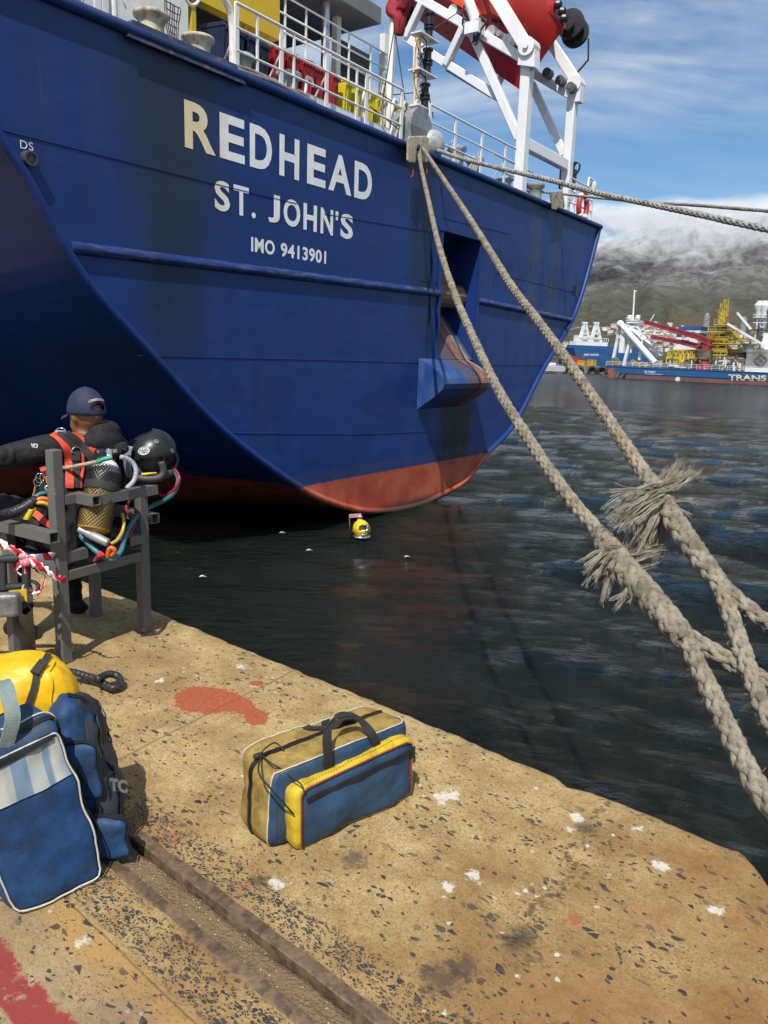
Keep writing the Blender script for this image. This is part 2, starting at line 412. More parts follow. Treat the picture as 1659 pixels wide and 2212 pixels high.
    redb = t.mul(t.band(t.add(w, t.mul(t.sub(nC, .5), .02)), 1.803, 1.940, .004), wear)
    sp = None
    for (x, y, rr) in ((440, 1510, .13), (420, 1500, .08), (482, 1518, .10), (530, 1530, .045), (552, 1545, .05), (555, 1556, .05), (520, 1522, .05), (555, 1475, .035), (405, 1530, .03)):
        a, bb = quv(G(x, y)); dd = t.vmath('DISTANCE', q, (a, bb, 0))
        k = t.math('POWER', t.math('DIVIDE', rr, t.mx(dd, .001)), 3.)
        sp = k if sp is None else t.add(sp, k)
    spl = t.mul(t.step(t.add(sp, t.add(t.mul(t.sub(nB, .5), 3.2), t.mul(t.sub(nF, .5), 4.5))), 1.45, 1.75), t.step(nC, .66, .54))
    c = t.mix(redb, c, t.mix(nB, (.285, .042, .034), (.215, .036, .030)))
    c = t.mix(t.mul(spl, .93), c, t.mix(nB, (.36, .075, .028), (.27, .05, .02)))
    for (x, y, rr) in ((1240, 1985, .03), (680, 1785, .012), (372, 1806, .015)):
        a, bb = quv(G(x, y)); dd = t.vmath('DISTANCE', q, (a, bb, 0))
        c = t.mix(t.mul(t.step(t.add(dd, t.mul(t.sub(nC, .5), rr*2)), rr, rr*.5), .5), c, (.3, .05, .03))
    t.put(b.inputs['Base Color'], c)
    t.put(b.inputs['Roughness'], t.add(.74, t.mul(nC, .2)))
    b.inputs['Specular IOR Level'].default_value = .35
    h = t.add(t.add(t.mul(nC, .35), t.mul(nD, .4)), t.add(t.mul(stone, .25), t.mul(nB, .6)))
    h = t.sub(h, t.mul(t.mx(jl, t.mx(t.mul(j2, .4), crk)), .9))
    t.put(b.inputs['Normal'], t.bump(h, .75, .008))
    return m
def w_edge(u):                           # the quay edge, with the notch on the right
    e = .015*fbm((u*1.1, 3.3, 0), 4)+.012*fbm((u*7, 1.1, 5), 3)
    ch = max(0, 1-abs(u-1.02)/.07)*.035+max(0, 1-abs(u+.42)/.12)*.012
    if 1.635 < u < 3.05: return e+min(.40, max(0., (u-1.635)*.95), max(0, (3.05-u)*3.))
    if u < -4.6: return e*.3+(u+4.6)*-.0-(-4.6-u)*.09
    return e+ch
us = np.r_[np.arange(-60, -6, 2.), np.arange(-6, -2.6, .1), np.arange(-2.6, 3.6, .022), np.arange(3.6, 10, .2), np.arange(10, 60, 2.)]
prof = [(0, -6., 1), (0, -1.6, 1), (.0, -.5, 1), (0, -.16, 1), (.004, -.07, 1), (.012, -.032, 1), (.028, -.011, 1), (.052, -.002, 1)]+[(x, 0, .0) for x in np.r_[.085:.70:.022]]
mb = MB(); rows = []
wl = [x for x in np.arange(.72, 1.31, .022)]+[1.317]
tail = [(1.330, .0), (1.336, -.05), (1.41, -.052), (1.473, -.05), (1.476, .0)]
wr = list(np.arange(1.497, 2.2, .025))+[2.4, 2.8, 3.5, 5, 8, 14, 30, 80]
for u in us:
    we = w_edge(u); row = []
    for (ww, zz_, fl) in prof:
        rough_ = .014*fbm((u*2.3, zz_*4+ww*9, 7.7), 4)
        if fl: row.append((we+ww+(rough_ if zz_ < -.02 else rough_*.3), zz_+(.006*fbm((u*9, 2, ww*20), 3) if zz_ > -.1 else 0)))
        else: row.append((ww if ww > we+.06 else we+.052+.0005*(ww*10), .005*fbm((u*1.3, ww*1.3, 1), 3)+.0022*fbm((u*9, ww*9, 2), 3)))
    for ww in wl: row.append((ww, .005*fbm((u*1.3, ww*1.3, 1), 3)+.0022*fbm((u*9, ww*9, 2), 3)))
    for (ww, zz_) in tail: row.append((ww, zz_+(.007*fbm((u*11, ww*25, 4), 3) if zz_ < -.02 else 0)))
    for ww in wr: row.append((ww, .004*fbm((u*1.3, ww*1.3, 1), 3)+.0015*fbm((u*9, ww*9, 2), 3)))
    rows.append(row)
nc = len(rows[0])
mb.add([quay_pt(u, a, z_) for u, row in zip(us, rows) for a, z_ in row],
       [(i*nc+j, i*nc+j+1, (i+1)*nc+j+1, (i+1)*nc+j) for i in range(len(us)-1) for j in range(nc-1)])
quay = tag(mb.build('quay', quay_material(), smooth=True, autosmooth=50), kind='structure')

# crane rails let into the quay, and the dirt between them
def rail_material():
    m, t, b = newmat('rail_steel'); co = t.coord(); n1 = t.noise(co, 14, 8, .7); n2 = t.noise(co, 70, 5, .7)
    c = t.mix(t.step(n1, .35, .65), (.062, .043, .032), (.140, .090, .056))
    c = t.mix(t.mul(t.step(n2, .55, .7), .6), c, (.20, .115, .055))
    c = t.mix(t.mul(t.step(t.noise(co, 3.1, 4, .6), .6, .72), .5), c, (.25, .12, .045))
    c = t.mix(t.mul(t.step(t.noise(co, 22, 7, .72), .42, .62), .6), c, (.24, .155, .080))
    t.put(b.inputs['Base Color'], c); b.inputs['Metallic'].default_value = .15
    t.put(b.inputs['Roughness'], t.add(.45, t.mul(n1, .3))); t.put(b.inputs['Normal'], t.bump(t.add(n2, n1), .5, .004)); return m
RAILM = rail_material()
ru = np.r_[np.arange(-6, -2.2, .05), np.arange(-2.2, 2.2, .012), np.arange(2.2, 6, .05)]
def rail(w0, w1, label, name='crane_rail'):
    mb = MB(); sec = [(w0, -.09), (w0, .001), (w0+.003, .004), (w1-.003, .004), (w1, .001), (w1, -.09)]
    V = [quay_pt(u, a+.004*fbm((u*9, a*30, 9), 4), z_+.0012*fbm((u*8, a*40, 3), 2)) for u in ru for a, z_ in sec]
    n = len(sec); mb.add(V, [(i*n+k, i*n+(k+1) % n, (i+1)*n+(k+1) % n, (i+1)*n+k) for i in range(len(ru)-1) for k in range(n)])
    return tag(mb.build(name, RAILM, smooth=True, autosmooth=40), label, 'rail', 'crane rails let into the quay')
rail(1.3185, 1.3605, 'rusty crane rail set in the quay, the one nearer the water')
rail(1.4525, 1.4905, 'rusty crane rail set in the quay, the one nearer the red painted band')
def dirt_material():
    m, t, b = newmat('groove_dirt'); co = t.coord(); n1 = t.noise(co, 40, 8, .75); v = t.voro(co, 120, 'F1', 1., None); r, g_, b_ = t.sep(v['Color'])
    c = t.mix(n1, (.115, .070, .032), (.29, .195, .105))
    c = t.mix(t.mul(t.math('GREATER_THAN', r, .9), t.step(v['Distance'], .4, .25)), c, (.50, .42, .30))
    t.put(b.inputs['Base Color'], c); b.inputs['Roughness'].default_value = .95
    t.put(b.inputs['Normal'], t.bump(t.add(n1, t.mul(v['Distance'], .7)), .9, .012)); return m
mb = MB(); gw = np.linspace(1.3655, 1.4495, 14)
mb.add([quay_pt(u, a, -.017+.007*fbm((u*9, a*22, 2), 3)+.005*fbm((u*45, a*60, 5), 4)-.010*max(0, 1-(a-1.3655)/.016)) for u in ru for a in gw], [(i*14+k, i*14+k+1, i*14+15+k, i*14+14+k) for i in range(len(ru)-1) for k in range(13)])
tag(mb.build('groove_dirt', dirt_material(), smooth=True), 'brown dirt and grit filling the groove between the crane rails', 'dirt', kind='stuff')

# ---------------------------------------------------------------- water
def water_material():
    m, t, b = newmat('harbour_water'); co = t.coord()
    x, y, z = t.sep(co); q = t.comb(x, y, 0.)
    t.put(b.inputs['Base Color'], t.mix(t.noise(q, .15, 3, .5), (.0056, .0090, .0052), (.0072, .0110, .0074)))
    b.inputs['IOR'].default_value = 1.333;
    dist = t.vmath('LENGTH', q)
    wv = t.vmath('ADD', q, t.vmath('SCALE', t.noise(q, .8, 3, .5, out='Color'), scale=.5))
    a1 = t.noise(t.mapping(wv, (1.0, 2.3, 1), rot=(0, 0, -.28)), 2.5, 8, .62)
    a2 = t.noise(t.mapping(wv, (1.0, 1.8, 1), rot=(0, 0, -.5)), 11., 5, .6)
    a3 = t.noise(t.mapping(q, (.4, 1.2, 1), rot=(0, 0, -.2)), .42, 5, .6)
    chop = t.add(t.add(.85, t.mul(t.step(t.add(x, t.mul(y, .12)), .3, 6.), .55)), t.mul(t.step(dist, 15, 90), 1.7))
    h = t.add(t.add(t.mul(a1, .34), t.mul(a2, .060)), t.mul(a3, .26))
    t.put(b.inputs['Normal'], t.bump(t.mul(h, chop), .9, 1.))
    fo = t.mul(t.step(t.noise(t.mapping(wv, (1., 2.6, 1), rot=(0, 0, -.25)), .55, 10, .62), .735, .77), t.step(dist, 18, 40))
    t.put(b.inputs['Base Color'], t.mix(fo, b.inputs['Base Color'].links[0].from_socket, (.7, .72, .74)))
    t.put(b.inputs['Roughness'], t.add(t.add(.05, t.mul(t.step(dist, 25, 130), .20)), t.mul(fo, .6)))
    return m
rng = np.random.RandomState(3)
rad = np.concatenate([np.geomspace(.9, 60, 300), np.geomspace(63, 2700, 60)]); ang = np.radians(np.linspace(-75, 75, 420))
R_, A_ = np.meshgrid(rad, ang, indexing='ij'); X, Y = R_*np.sin(A_), R_*np.cos(A_); Hh = np.zeros_like(X)
cell = R_*.0145
for i in range(46):
    lam = math.exp(rng.uniform(math.log(.40), math.log(4.5))); th = math.radians(68+rng.normal()*26); k = 2*math.pi/lam
    amp = .0080*lam**.85*np.clip((lam/cell-2.2)/3, 0, 1)
    ph = k*(X*math.cos(th)+Y*math.sin(th))+rng.uniform(0, 6.3)
    env = .6+.4*np.sin(.31*k*(X*math.sin(th)-Y*math.cos(th))+rng.uniform(0, 6.3))
    Hh += amp*env*(np.sin(ph)+.25*np.sin(2*ph+1.57))
chop = .4+.75*np.clip((X+.12*Y-1)/8, 0, 1); Hh *= chop
me = bpy.data.meshes.new('water'); nr, na = X.shape
Vv = np.stack([X, Y, WATER+Hh], -1).reshape(-1, 3)
idx = np.arange(nr*na).reshape(nr, na); F = np.stack([idx[:-1, :-1], idx[:-1, 1:], idx[1:, 1:], idx[1:, :-1]], -1).reshape(-1, 4)
me.vertices.add(len(Vv)); me.vertices.foreach_set('co', Vv.ravel()); me.loops.add(F.size); me.loops.foreach_set('vertex_index', F.ravel())
me.polygons.add(len(F)); me.polygons.foreach_set('loop_start', np.arange(0, F.size, 4)); me.polygons.foreach_set('loop_total', np.full(len(F), 4)); me.polygons.foreach_set('use_smooth', np.ones(len(F), bool))
me.update(calc_edges=True); me.materials.append(water_material())
wo = bpy.data.objects.new('water', me); COL.objects.link(wo); tag(wo, kind='structure')

# ---------------------------------------------------------------- mountain
def hill_h(X, Y):
    r = math.hypot(X, Y); b = math.degrees(math.atan2(X, Y))
    n = fbm((X*.00095, Y*.00095, 1.), 5); g = abs(fbm((b*.16, r*.00022, 4.), 4))
    rr = r+260*n+500*(g-.25)
    h = np.interp(rr, [1500, 2350, 2950, 3600, 4150, 4450, 4700, 4900, 5150, 5600, 8000], [-6, 0, 120, 310, 500, 640, 790, 860, 880, 860, 800])
    if h > 4:                                         # rock terraces of the upper face
        s_ = math.sin(h*.052+n*9)*7+math.sin(h*.13+n*14)*3+60*(abs(fbm((X*.0031, Y*.0031, 6.), 5))-.2); h += s_*min(1, max(0, (h-250)/250))
    k = min(1, max(0, (r-2450)/500))
    return h*(.86+.02*(b-20)*(b < 20))+k*18*fbm((X*.006, Y*.006, 2.), 4)-(3 if r < 2450 else 0)
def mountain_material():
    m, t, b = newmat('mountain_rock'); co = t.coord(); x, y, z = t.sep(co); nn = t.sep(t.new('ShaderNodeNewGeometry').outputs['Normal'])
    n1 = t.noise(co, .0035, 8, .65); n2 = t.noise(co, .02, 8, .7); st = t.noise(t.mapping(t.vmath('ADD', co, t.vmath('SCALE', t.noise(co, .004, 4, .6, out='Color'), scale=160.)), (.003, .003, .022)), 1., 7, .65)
    veg = t.mix(t.step(n2, .35, .65), (.054, .060, .044), (.096, .095, .074))  # scrub and rock lightened and greyed, distance haze put into their colour
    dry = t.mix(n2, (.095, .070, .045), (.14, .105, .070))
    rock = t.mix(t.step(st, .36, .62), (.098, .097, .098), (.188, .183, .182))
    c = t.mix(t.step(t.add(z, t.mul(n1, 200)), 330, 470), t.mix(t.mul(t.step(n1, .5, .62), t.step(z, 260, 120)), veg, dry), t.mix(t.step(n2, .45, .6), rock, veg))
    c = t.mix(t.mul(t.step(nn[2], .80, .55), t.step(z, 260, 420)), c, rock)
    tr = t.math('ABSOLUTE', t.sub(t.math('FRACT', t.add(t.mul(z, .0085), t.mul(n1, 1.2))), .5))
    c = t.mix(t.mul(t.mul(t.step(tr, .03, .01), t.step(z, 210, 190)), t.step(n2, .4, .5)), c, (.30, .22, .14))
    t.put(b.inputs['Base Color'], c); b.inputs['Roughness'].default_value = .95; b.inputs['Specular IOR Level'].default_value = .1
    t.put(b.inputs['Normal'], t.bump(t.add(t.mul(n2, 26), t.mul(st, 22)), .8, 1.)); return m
bs = np.radians(np.linspace(-9, 44, 270)); rs = np.r_[np.linspace(1480, 2400, 10), np.linspace(2450, 5400, 230), np.linspace(5500, 7500, 6)]
mb = MB(); HB = {}
V = []
for i, r in enumerate(rs):
    for b_ in bs:
        X, Y = r*math.sin(b_), r*math.cos(b_); V.append((X, Y, hill_h(X, Y)))
nb = len(bs); mb.add(V, [(i*nb+j, i*nb+j+1, (i+1)*nb+j+1, (i+1)*nb+j) for i in range(len(rs)-1) for j in range(nb-1)])
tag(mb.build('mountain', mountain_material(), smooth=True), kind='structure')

# cloud spilling over the mountain: stacked veils of vapour that follow the slope
def cloud_material(seed, dens):
    m, t, b = newmat('cloud_vapour_%d' % seed); co = t.coord(); x, y, z = t.sep(co)
    n1 = t.noise(t.vmath('ADD', co, (seed*900., seed*310., 0)), .0021, 9, .60, .25)
    n2 = t.noise(t.mapping(co, (.0075, .0075, .0015), loc=(seed*3., 0, 0), rot=(0, .25, 0)), 1., 8, .64, .7)
    edge = t.add(z, t.add(t.mul(t.sub(n2, .5), 620.), t.mul(t.sub(n1, .5), 460.)))
    a = t.mul(t.step(edge, 400, 760), t.step(t.add(t.mul(n1, .6), t.mul(n2, .5)), .32, .62))
    top = t.step(t.add(z, t.mul(t.sub(n1, .5), 190.)), 845, 770)
    a = t.mul(t.mul(a, top), dens)
    out = t.n['Material Output']; t.n.remove(b)
    df = t.new('ShaderNodeBsdfDiffuse'); df.inputs[0].default_value = (.71, .725, .75, 1); tr = t.new('ShaderNodeBsdfTranslucent'); tr.inputs[0].default_value = (.71, .725, .75, 1)
    ad = t.new('ShaderNodeMixShader'); ad.inputs[0].default_value = .5; t.l.new(df.outputs[0], ad.inputs[1]); t.l.new(tr.outputs[0], ad.inputs[2])
    tp = t.new('ShaderNodeBsdfTransparent'); ms = t.new('ShaderNodeMixShader'); t.l.new(a, ms.inputs[0]); t.l.new(tp.outputs[0], ms.inputs[1]); t.l.new(ad.outputs[0], ms.inputs[2]); t.l.new(ms.outputs[0], out.inputs[0])
    return m
mb = MB(); cb = np.radians(np.linspace(-8, 42, 100)); mats = []
for sh_ in range(3):
    mats.append(cloud_material(sh_+1, (.86, .78, .68)[sh_])); mb.mat(sh_); off = 40+70*sh_
    zs = np.linspace(330, 1230, 26); V = []
    for z_ in zs:
        for b_ in cb:
            r = np.interp(z_, [330, 470, 600, 800, 1010, 1230], [3850, 4150, 4350, 4600, 4800, 4950])-off+90*fbm((math.degrees(b_)*.35, z_*.004, sh_), 4)
            V.append((r*math.sin(b_), r*math.cos(b_), z_))
    n = len(cb); mb.add(V, [(i*n+j, i*n+j+1, (i+1)*n+j+1, (i+1)*n+j) for i in range(len(zs)-1) for j in range(n-1)])
tag(mb.build('cloud', mats, smooth=True), 'white cloud spilling over the edge of the mountain', 'cloud', kind='stuff')
# ================================================================ MOORED SHIP (ship axes: x athwart, y forward, z up from the water)
DK = 8.12
ship = empty('cargo_ship', 'big blue ship with white name on its square stern, moored beside the quay', 'ship', tuple(SB), SA)
white = pm('ship_white', (.74, .74, .72), .45, var=.06, scale=1.2, col2=(.42, .30, .18), amt=.30, bump=.06, bscale=30)
whitec = pm('ramp_white', (.78, .78, .77), .42, var=.05, scale=.8, col2=(.52, .47, .40), amt=.32)
greyp = pm('deck_grey', (.36, .38, .38), .55, var=.15, scale=3, col2=(.20, .16, .12), amt=.35)
creamrust = pm('cream_rusty', (.55, .50, .38), .6, var=.15, scale=4, col2=(.24, .10, .04), amt=.42)
dark = pm('dark_shade', (.035, .036, .040), .6)
blackp = pm('black_paint', (.018, .018, .020), .42)
yellowp = pm('yellow_paint', (.68, .46, .015), .5, var=.08, scale=1.0, col2=(.45, .27, .01), amt=.34)
silver = pm('silver_pipe', (.55, .56, .58), .32, metal=.7, var=.1)
rubber = pm('black_rubber', (.02, .02, .02), .6, bump=.1)
def hull_material():
    m, t, b = newmat('hull_paint'); co = t.coord(); x, y, z = t.sep(co)
    sv = t.mapping(co, (1.0, 1.0, .09)); n1 = t.noise(sv, 2.2, 8, .62); n2 = t.noise(co, .55, 6, .6); n3 = t.noise(sv, 9, 6, .65)
    c = t.mix(t.step(n2, .3, .7), (.0080, .0310, .145), (.0105, .0390, .185))
    c = t.mix(t.mul(t.step(n1, .5, .72), .45), c, (.022, .045, .135))
    c = t.mix(t.mul(t.step(n3, .63, .76), .35), c, (.060, .085, .19))
    up = t.step(z, 5.2, 8.2)
    c = t.mix(t.mul(t.mul(up, t.step(n1, .36, .62)), .38), c, (.030, .048, .115))
    # black run-off streaks under the bollards, beside the name, and under the fairlead and roller
    def streak(x0, x1, z0, z1, e, amt, col):
        s_ = t.mul(t.band(t.add(x, t.mul(t.sub(n3, .5), .5)), x0, x1, e), t.mul(t.step(z, z0-1.2, z0+.8), t.step(z, z1+.2, z1-.4)))
        return t.mix(t.mul(t.mul(s_, t.step(n1, .10, .42)), amt), c, col)
    c = streak(-6.9, -5.7, 3.6, 8.0, .45, .72, (.014, .023, .034))
    c = streak(-7.2, -5.2, 5.6, 8.2, .7, .55, (.024, .036, .055))
    c = streak(.35, 1.25, 4.6, 8.0, .25, .7, (.014, .019, .035))
    c = streak(1.0, 1.45, 2.4, 5.5, .18, .5, (.012, .018, .04))
    c = streak(2.1, 3.6, .5, 2.6, .35, .97, (.010, .011, .012))
    c = streak(6.5, 7.2, 4.6, 8.0, .25, .5, (.055, .065, .10))
    c = streak(8.0, 8.6, 4.6, 8.0, .25, .6, (.045, .055, .09))
    c = streak(-9.1, -8.8, 4.9, 5.75, .08, .8, (.075, .042, .028))
    # scrapes
    sc = t.mul(t.step(t.noise(t.mapping(co, (5, 5, .6)), 2.2, 6, .7), .66, .74), t.mx(t.band(z, 4.3, 4.95, .2), t.mul(t.band(z, 1.6, 3., .4), .5)))
    c = t.mix(t.mul(sc, .35), c, (.12, .15, .26))
    pa = t.mul(t.step(t.noise(co, 2.3, 3, .5), .72, .74), t.band(z, 2.6, 4.0, .2)); c = t.mix(t.mul(pa, .8), c, (.02, .03, .06))
    zb = t.add(z, t.mul(t.sub(n3, .5), .10))
    red = t.mix(t.step(t.noise(t.mapping(co, (.6, .6, .6)), 1.6, 8, .68), .35, .66), (.34, .052, .028), (.47, .115, .062))
    red = t.mix(t.mul(t.step(n1, .55, .75), .5), red, (.20, .065, .06))
    c = t.mix(t.step(zb, 1.005, .985), c, red)
    c = t.mix(t.mul(t.band(zb, .98, 1.25, .08), .35), c, (.05, .05, .08))
    c = t.mix(t.step(z, .28, .05), c, (.06, .035, .022))
    rr_ = t.mul(t.step(t.noise(t.mapping(co, (1., 1., .045)), 4.2, 6, .6), .66, .76), t.step(z, 4.5, 8.0)); c = t.mix(t.mul(rr_, .5), c, (.11, .075, .05))
    t.put(b.inputs['Base Color'], c); t.put(b.inputs['Roughness'], t.add(.36, t.mul(n1, .22))); b.inputs['Specular IOR Level'].default_value = .3
    plate = t.noise(t.mapping(co, (.35, .35, .6)), 1.3, 3, .5)
    t.put(b.inputs['Normal'], t.bump(t.add(t.add(t.mul(plate, 1.6), t.mul(t.math('SINE', t.mul(x, 9.2)), .10)), t.mul(n3, .05)), .5, .06)); return m
HM = hull_material()
# stern outline, from the deck on the quay side down and round to the far side
OUT_L = [(-10.1, DK), (-9.62, 7.1), (-9.01, 6.15), (-8.67, 5.72), (-7.91, 4.57), (-6.75, 3.50), (-5.31, 2.25), (-3.22, .96), (-1.53, .30), (-.3, .06)]
OUT_R = [(.9, .0), (1.75, .04), (3.38, .33), (4.62, .97), (6.26, 1.73), (7.97, 3.28), (9.88, 4.77), (10.81, 6.02), (11.8, 8.09)]
outl = catmull([V3(a, 0, b_) for a, b_ in OUT_L+OUT_R], 5)
# transom with the pocket cut out
def plate_with_hole(outer, holes):
    bm = bmesh.new(); ed = []
    for L in [outer]+holes:
        vs = [bm.verts.new(p) for p in L]; ed += [bm.edges.new((vs[i], vs[(i+1) % len(vs)])) for i in range(len(vs))]
    bmesh.ops.triangle_fill(bm, use_beauty=True, use_dissolve=False, edges=ed)
    bm.verts.index_update(); V = [v.co[:] for v in bm.verts]; F = [tuple(v.index for v in f.verts) for f in bm.faces]; bm.free(); return V, F
P0, P1, P2, P3 = T(955, 500), T(1035, 522), T(1022, 790), T(943, 775)
P3 = V3(1.72, 0, 3.1); P2 = V3(3.5, 0, 3.1); P0 = V3(1.70, 0, P0[2]); P1 = V3(3.52, 0, P1[2])
mb = MB(); mb.add(*plate_with_hole([tuple(p) for p in outl], [[tuple(P0), tuple(P1), tuple(P2), tuple(P3)]]))
# sides, running forward: the U shape deepens away from the stern
fs = [0, .6, 1.3, 2.2, 3.2, 4.5, 6, 8, 10, 12.5, 15.5, 19, 24]
rows = []
for f in fs:
    drop = .0622*f**1.77
    rows.append([V3(p[0]+(p[0]-.8)*.002*f, f, p[2]-min(drop, 12)*(1-min(1, max(0, p[2])/DK)**5)) for p in outl])
n = len(outl)
mb.add([p for r in rows for p in r], [(i*n+j, i*n+j+1, (i+1)*n+j+1, (i+1)*n+j) for i in range(len(fs)-1) for j in range(n-1)])
# deck
mb.add([(-10.1, 0, DK-.01), (11.8, 0, DK-.01), (11.8+.5, 24, DK-.01), (-10.1-.5, 24, DK-.01)], [(0, 1, 2, 3)])
# pocket interior
dp = 1.5
for a_, b_ in ((P0, P1), (P1, P2), (P3, P0)):
    q = [a_, b_, b_+V3(0, dp, 0), a_+V3(0, dp, 0)]; mb.add(q, [(0, 1, 2, 3)])
mb.add([P0+V3(0, dp, 0), P1+V3(0, dp, 0), P2+V3(0, dp, 0), P3+V3(0, dp, 0)], [(0, 1, 2, 3)])
hull = mb.build('hull', HM, ship)
mb = MB(); mb.tube(resample(outl+V3(0, -.02, 0), .12), .075, 10); mb.build('stern_edge_bar', HM, ship, smooth=True)
mb = MB(); mb.tube([(-10.2, -.03, DK-.10), (-5, -.03, DK-.09), (2, -.03, DK-.08), (11.85, -.03, DK-.07)], .08, 12)
mb.beam((-10.2, .06, DK-.03), (11.8, .06, DK-.03), .2, .05); mb.build('gunwale', HM, ship, smooth=True, autosmooth=40)
RZ = 5.06
def rub(t0, t1, z0, z1):
    mb = MB(); mb.tube([(t0, .0, z0), (t0*.5+t1*.5, .0, (z0+z1)/2), (t1, .0, z1)], .088, 12); mb.build('rub_rail', RUBM, ship, smooth=True, autosmooth=40)
RUBM = pm('rub_rail_paint', (.012, .032, .15), .4, var=.3, scale=3, col2=(.16, .15, .15), amt=.38, stretch=(.5, 1, 3))
rub(-8.12, 1.66, 4.96, 5.10); rub(3.62, 9.95, 5.07, 4.90)
seams = []
for pts in ([(0, 280), (463, 397), (640, 440)], [(700, 462), (955, 505)], [(300, 768), (600, 775), (905, 783)], [(1043, 787), (1225, 790)], [(490, 935), (760, 938), (1000, 930)], [(955, 470), (1100, 505)], [(1070, 590), (1275, 640)], [(905, 605), (945, 612)]):
    mb = MB(); mb.tube([T(x, y)+V3(0, -.004, 0) for x, y in pts], .008, 6); mb.build('weld_seam', HM, ship)
# vertical doubler edge beside the pocket
mb = MB(); mb.beam((1.30, -.02, 1.5+2.1), (1.30, -.02, 6.8), .03, .03); mb.beam((1.66, -.03, 3.3), (1.66, -.03, 6.6), .07, .05); mb.beam((3.56, -.03, 3.3), (3.56, -.03, 6.55), .07, .05); mb.beam((1.6, -.035, 6.58), (3.62, -.035, 6.58), .08, .10)
mb.build('pocket_frame', HM, ship)
# stern roller chute below the pocket
def rust_chute():
    m, t, b = newmat('rusty_chute'); co = t.coord(); x, y, z = t.sep(co); n1 = t.noise(t.mapping(co, (1, 1, .25)), 3, 8, .65); n2 = t.noise(co, 9, 6, .7)
    c = t.mix(t.mul(t.step(n1, .35, .7), .6), (.015, .055, .22), (.09, .14, .25))
    k = t.mul(t.band(t.add(x, t.mul(t.sub(n2, .5), .5)), 1.95, 3.5, .25), t.step(n1, .25, .55))
    c = t.mix(t.mul(k, .95), c, (.085, .062, .045))
    c = t.mix(t.mul(t.band(t.add(x, t.mul(n2, .2)), 2.85, 3.12, .08), t.step(n2, .3, .6)), c, (.34, .10, .045))
    c = t.mix(t.mul(t.band(t.add(x, t.mul(n2, .3)), 3.25, 3.45, .08), .7), c, (.30, .28, .26))
    c = t.mix(t.band(t.add(x, t.mul(z, .05)), 2.78, 2.84, .015), c, (.015, .012, .012))
    t.put(b.inputs['Base Color'], c); b.inputs['Roughness'].default_value = .5; t.put(b.inputs['Normal'], t.bump(n2, .3, .01)); return m
za, zb_, zc = 2.1+1.46, 2.1+1.05, 2.1+.26
prof = [(0., za), (-.35, za-.16), (-.58, za-.30), (-.70, za-.44), (-.74, za-.56), (-.70, za-.68), (-.5, za-.86), (0., zc)]
mb = MB(); L = [V3(.92, y, z) for y, z in prof]; Rr = [V3(3.28, y, z) for y, z in prof]
nn = len(L); mb.add(L+Rr, [(i, i+1, nn+i+1, nn+i) for i in range(nn-1)]); mb.add(L, [tuple(range(nn))]); mb.add(Rr, [tuple(range(nn))])
mb.build('stern_roller', rust_chute(), ship)
mb = MB(); mb.add([V3(1.75, 1.2, 5.0), V3(3.48, 1.2, 5.0), V3(3.48, -.02, za), V3(1.75, -.02, za)], [(0, 1, 2, 3)]); mb.add([V3(1.75, 1.2, 5.0), V3(3.48, 1.2, 5.0), V3(3.48, 1.2, 3.), V3(1.75, 1.2, 3.)], [(0, 1, 2, 3)])
mb.build('rope_chute', rust_chute(), ship)
rb = MB(); rb.cyl((1.75, .55, 5.15), (3.48, .55, 5.15), .3, 16); rb.box((1.75, .35, 5.2), (2.35, .95, 5.9)); rb.box((2.5, .6, 5.3), (3.0, .9, 5.75))
rb.build('roller_drum', pm('roller_rust', (.16, .13, .10), .6, var=.3, col2=(.2, .08, .03), amt=.5), ship)
# lettering
def letter_material(name, base, warm):
    m, t, b = newmat(name); co = t.coord(); x, y, z = t.sep(co); n = t.noise(co, 6, 8, .7); sv = t.noise(t.mapping(co, (1, 1, .15)), 7, 6, .65)
    c = t.mix(t.step(n, .3, .7), base, [q*.86 for q in base])
    c = t.mix(t.mul(t.step(sv, .58, .74), .3), c, (.55, .55, .54))
    k = t.mul(t.step(x, -4.95, -5.75), t.step(t.add(t.mul(n, .6), t.mul(sv, .6)), .30, .60))
    c = t.mix(t.mul(k, warm), c, t.mix(n, (.74, .50, .20), (.84, .70, .42)))
    c = t.mix(t.step(n, .72, .78), c, (.10, .13, .22))
    t.put(b.inputs['Base Color'], c); b.inputs['Roughness'].default_value = .55; return m
LM = letter_material('letter_white', (.90, .90, .88), .85)
def ship_text(name, txt, x0, x1, z0, z1, bold=.035, mat=LM):
    mb = MB(); text_on(mb, txt, lambda a, b_, d=0: V3(x0+(x1-x0)*a, -.006, z0+(z1-z0)*b_), bold, spacing=1.08); return mb.build(name, mat, ship)
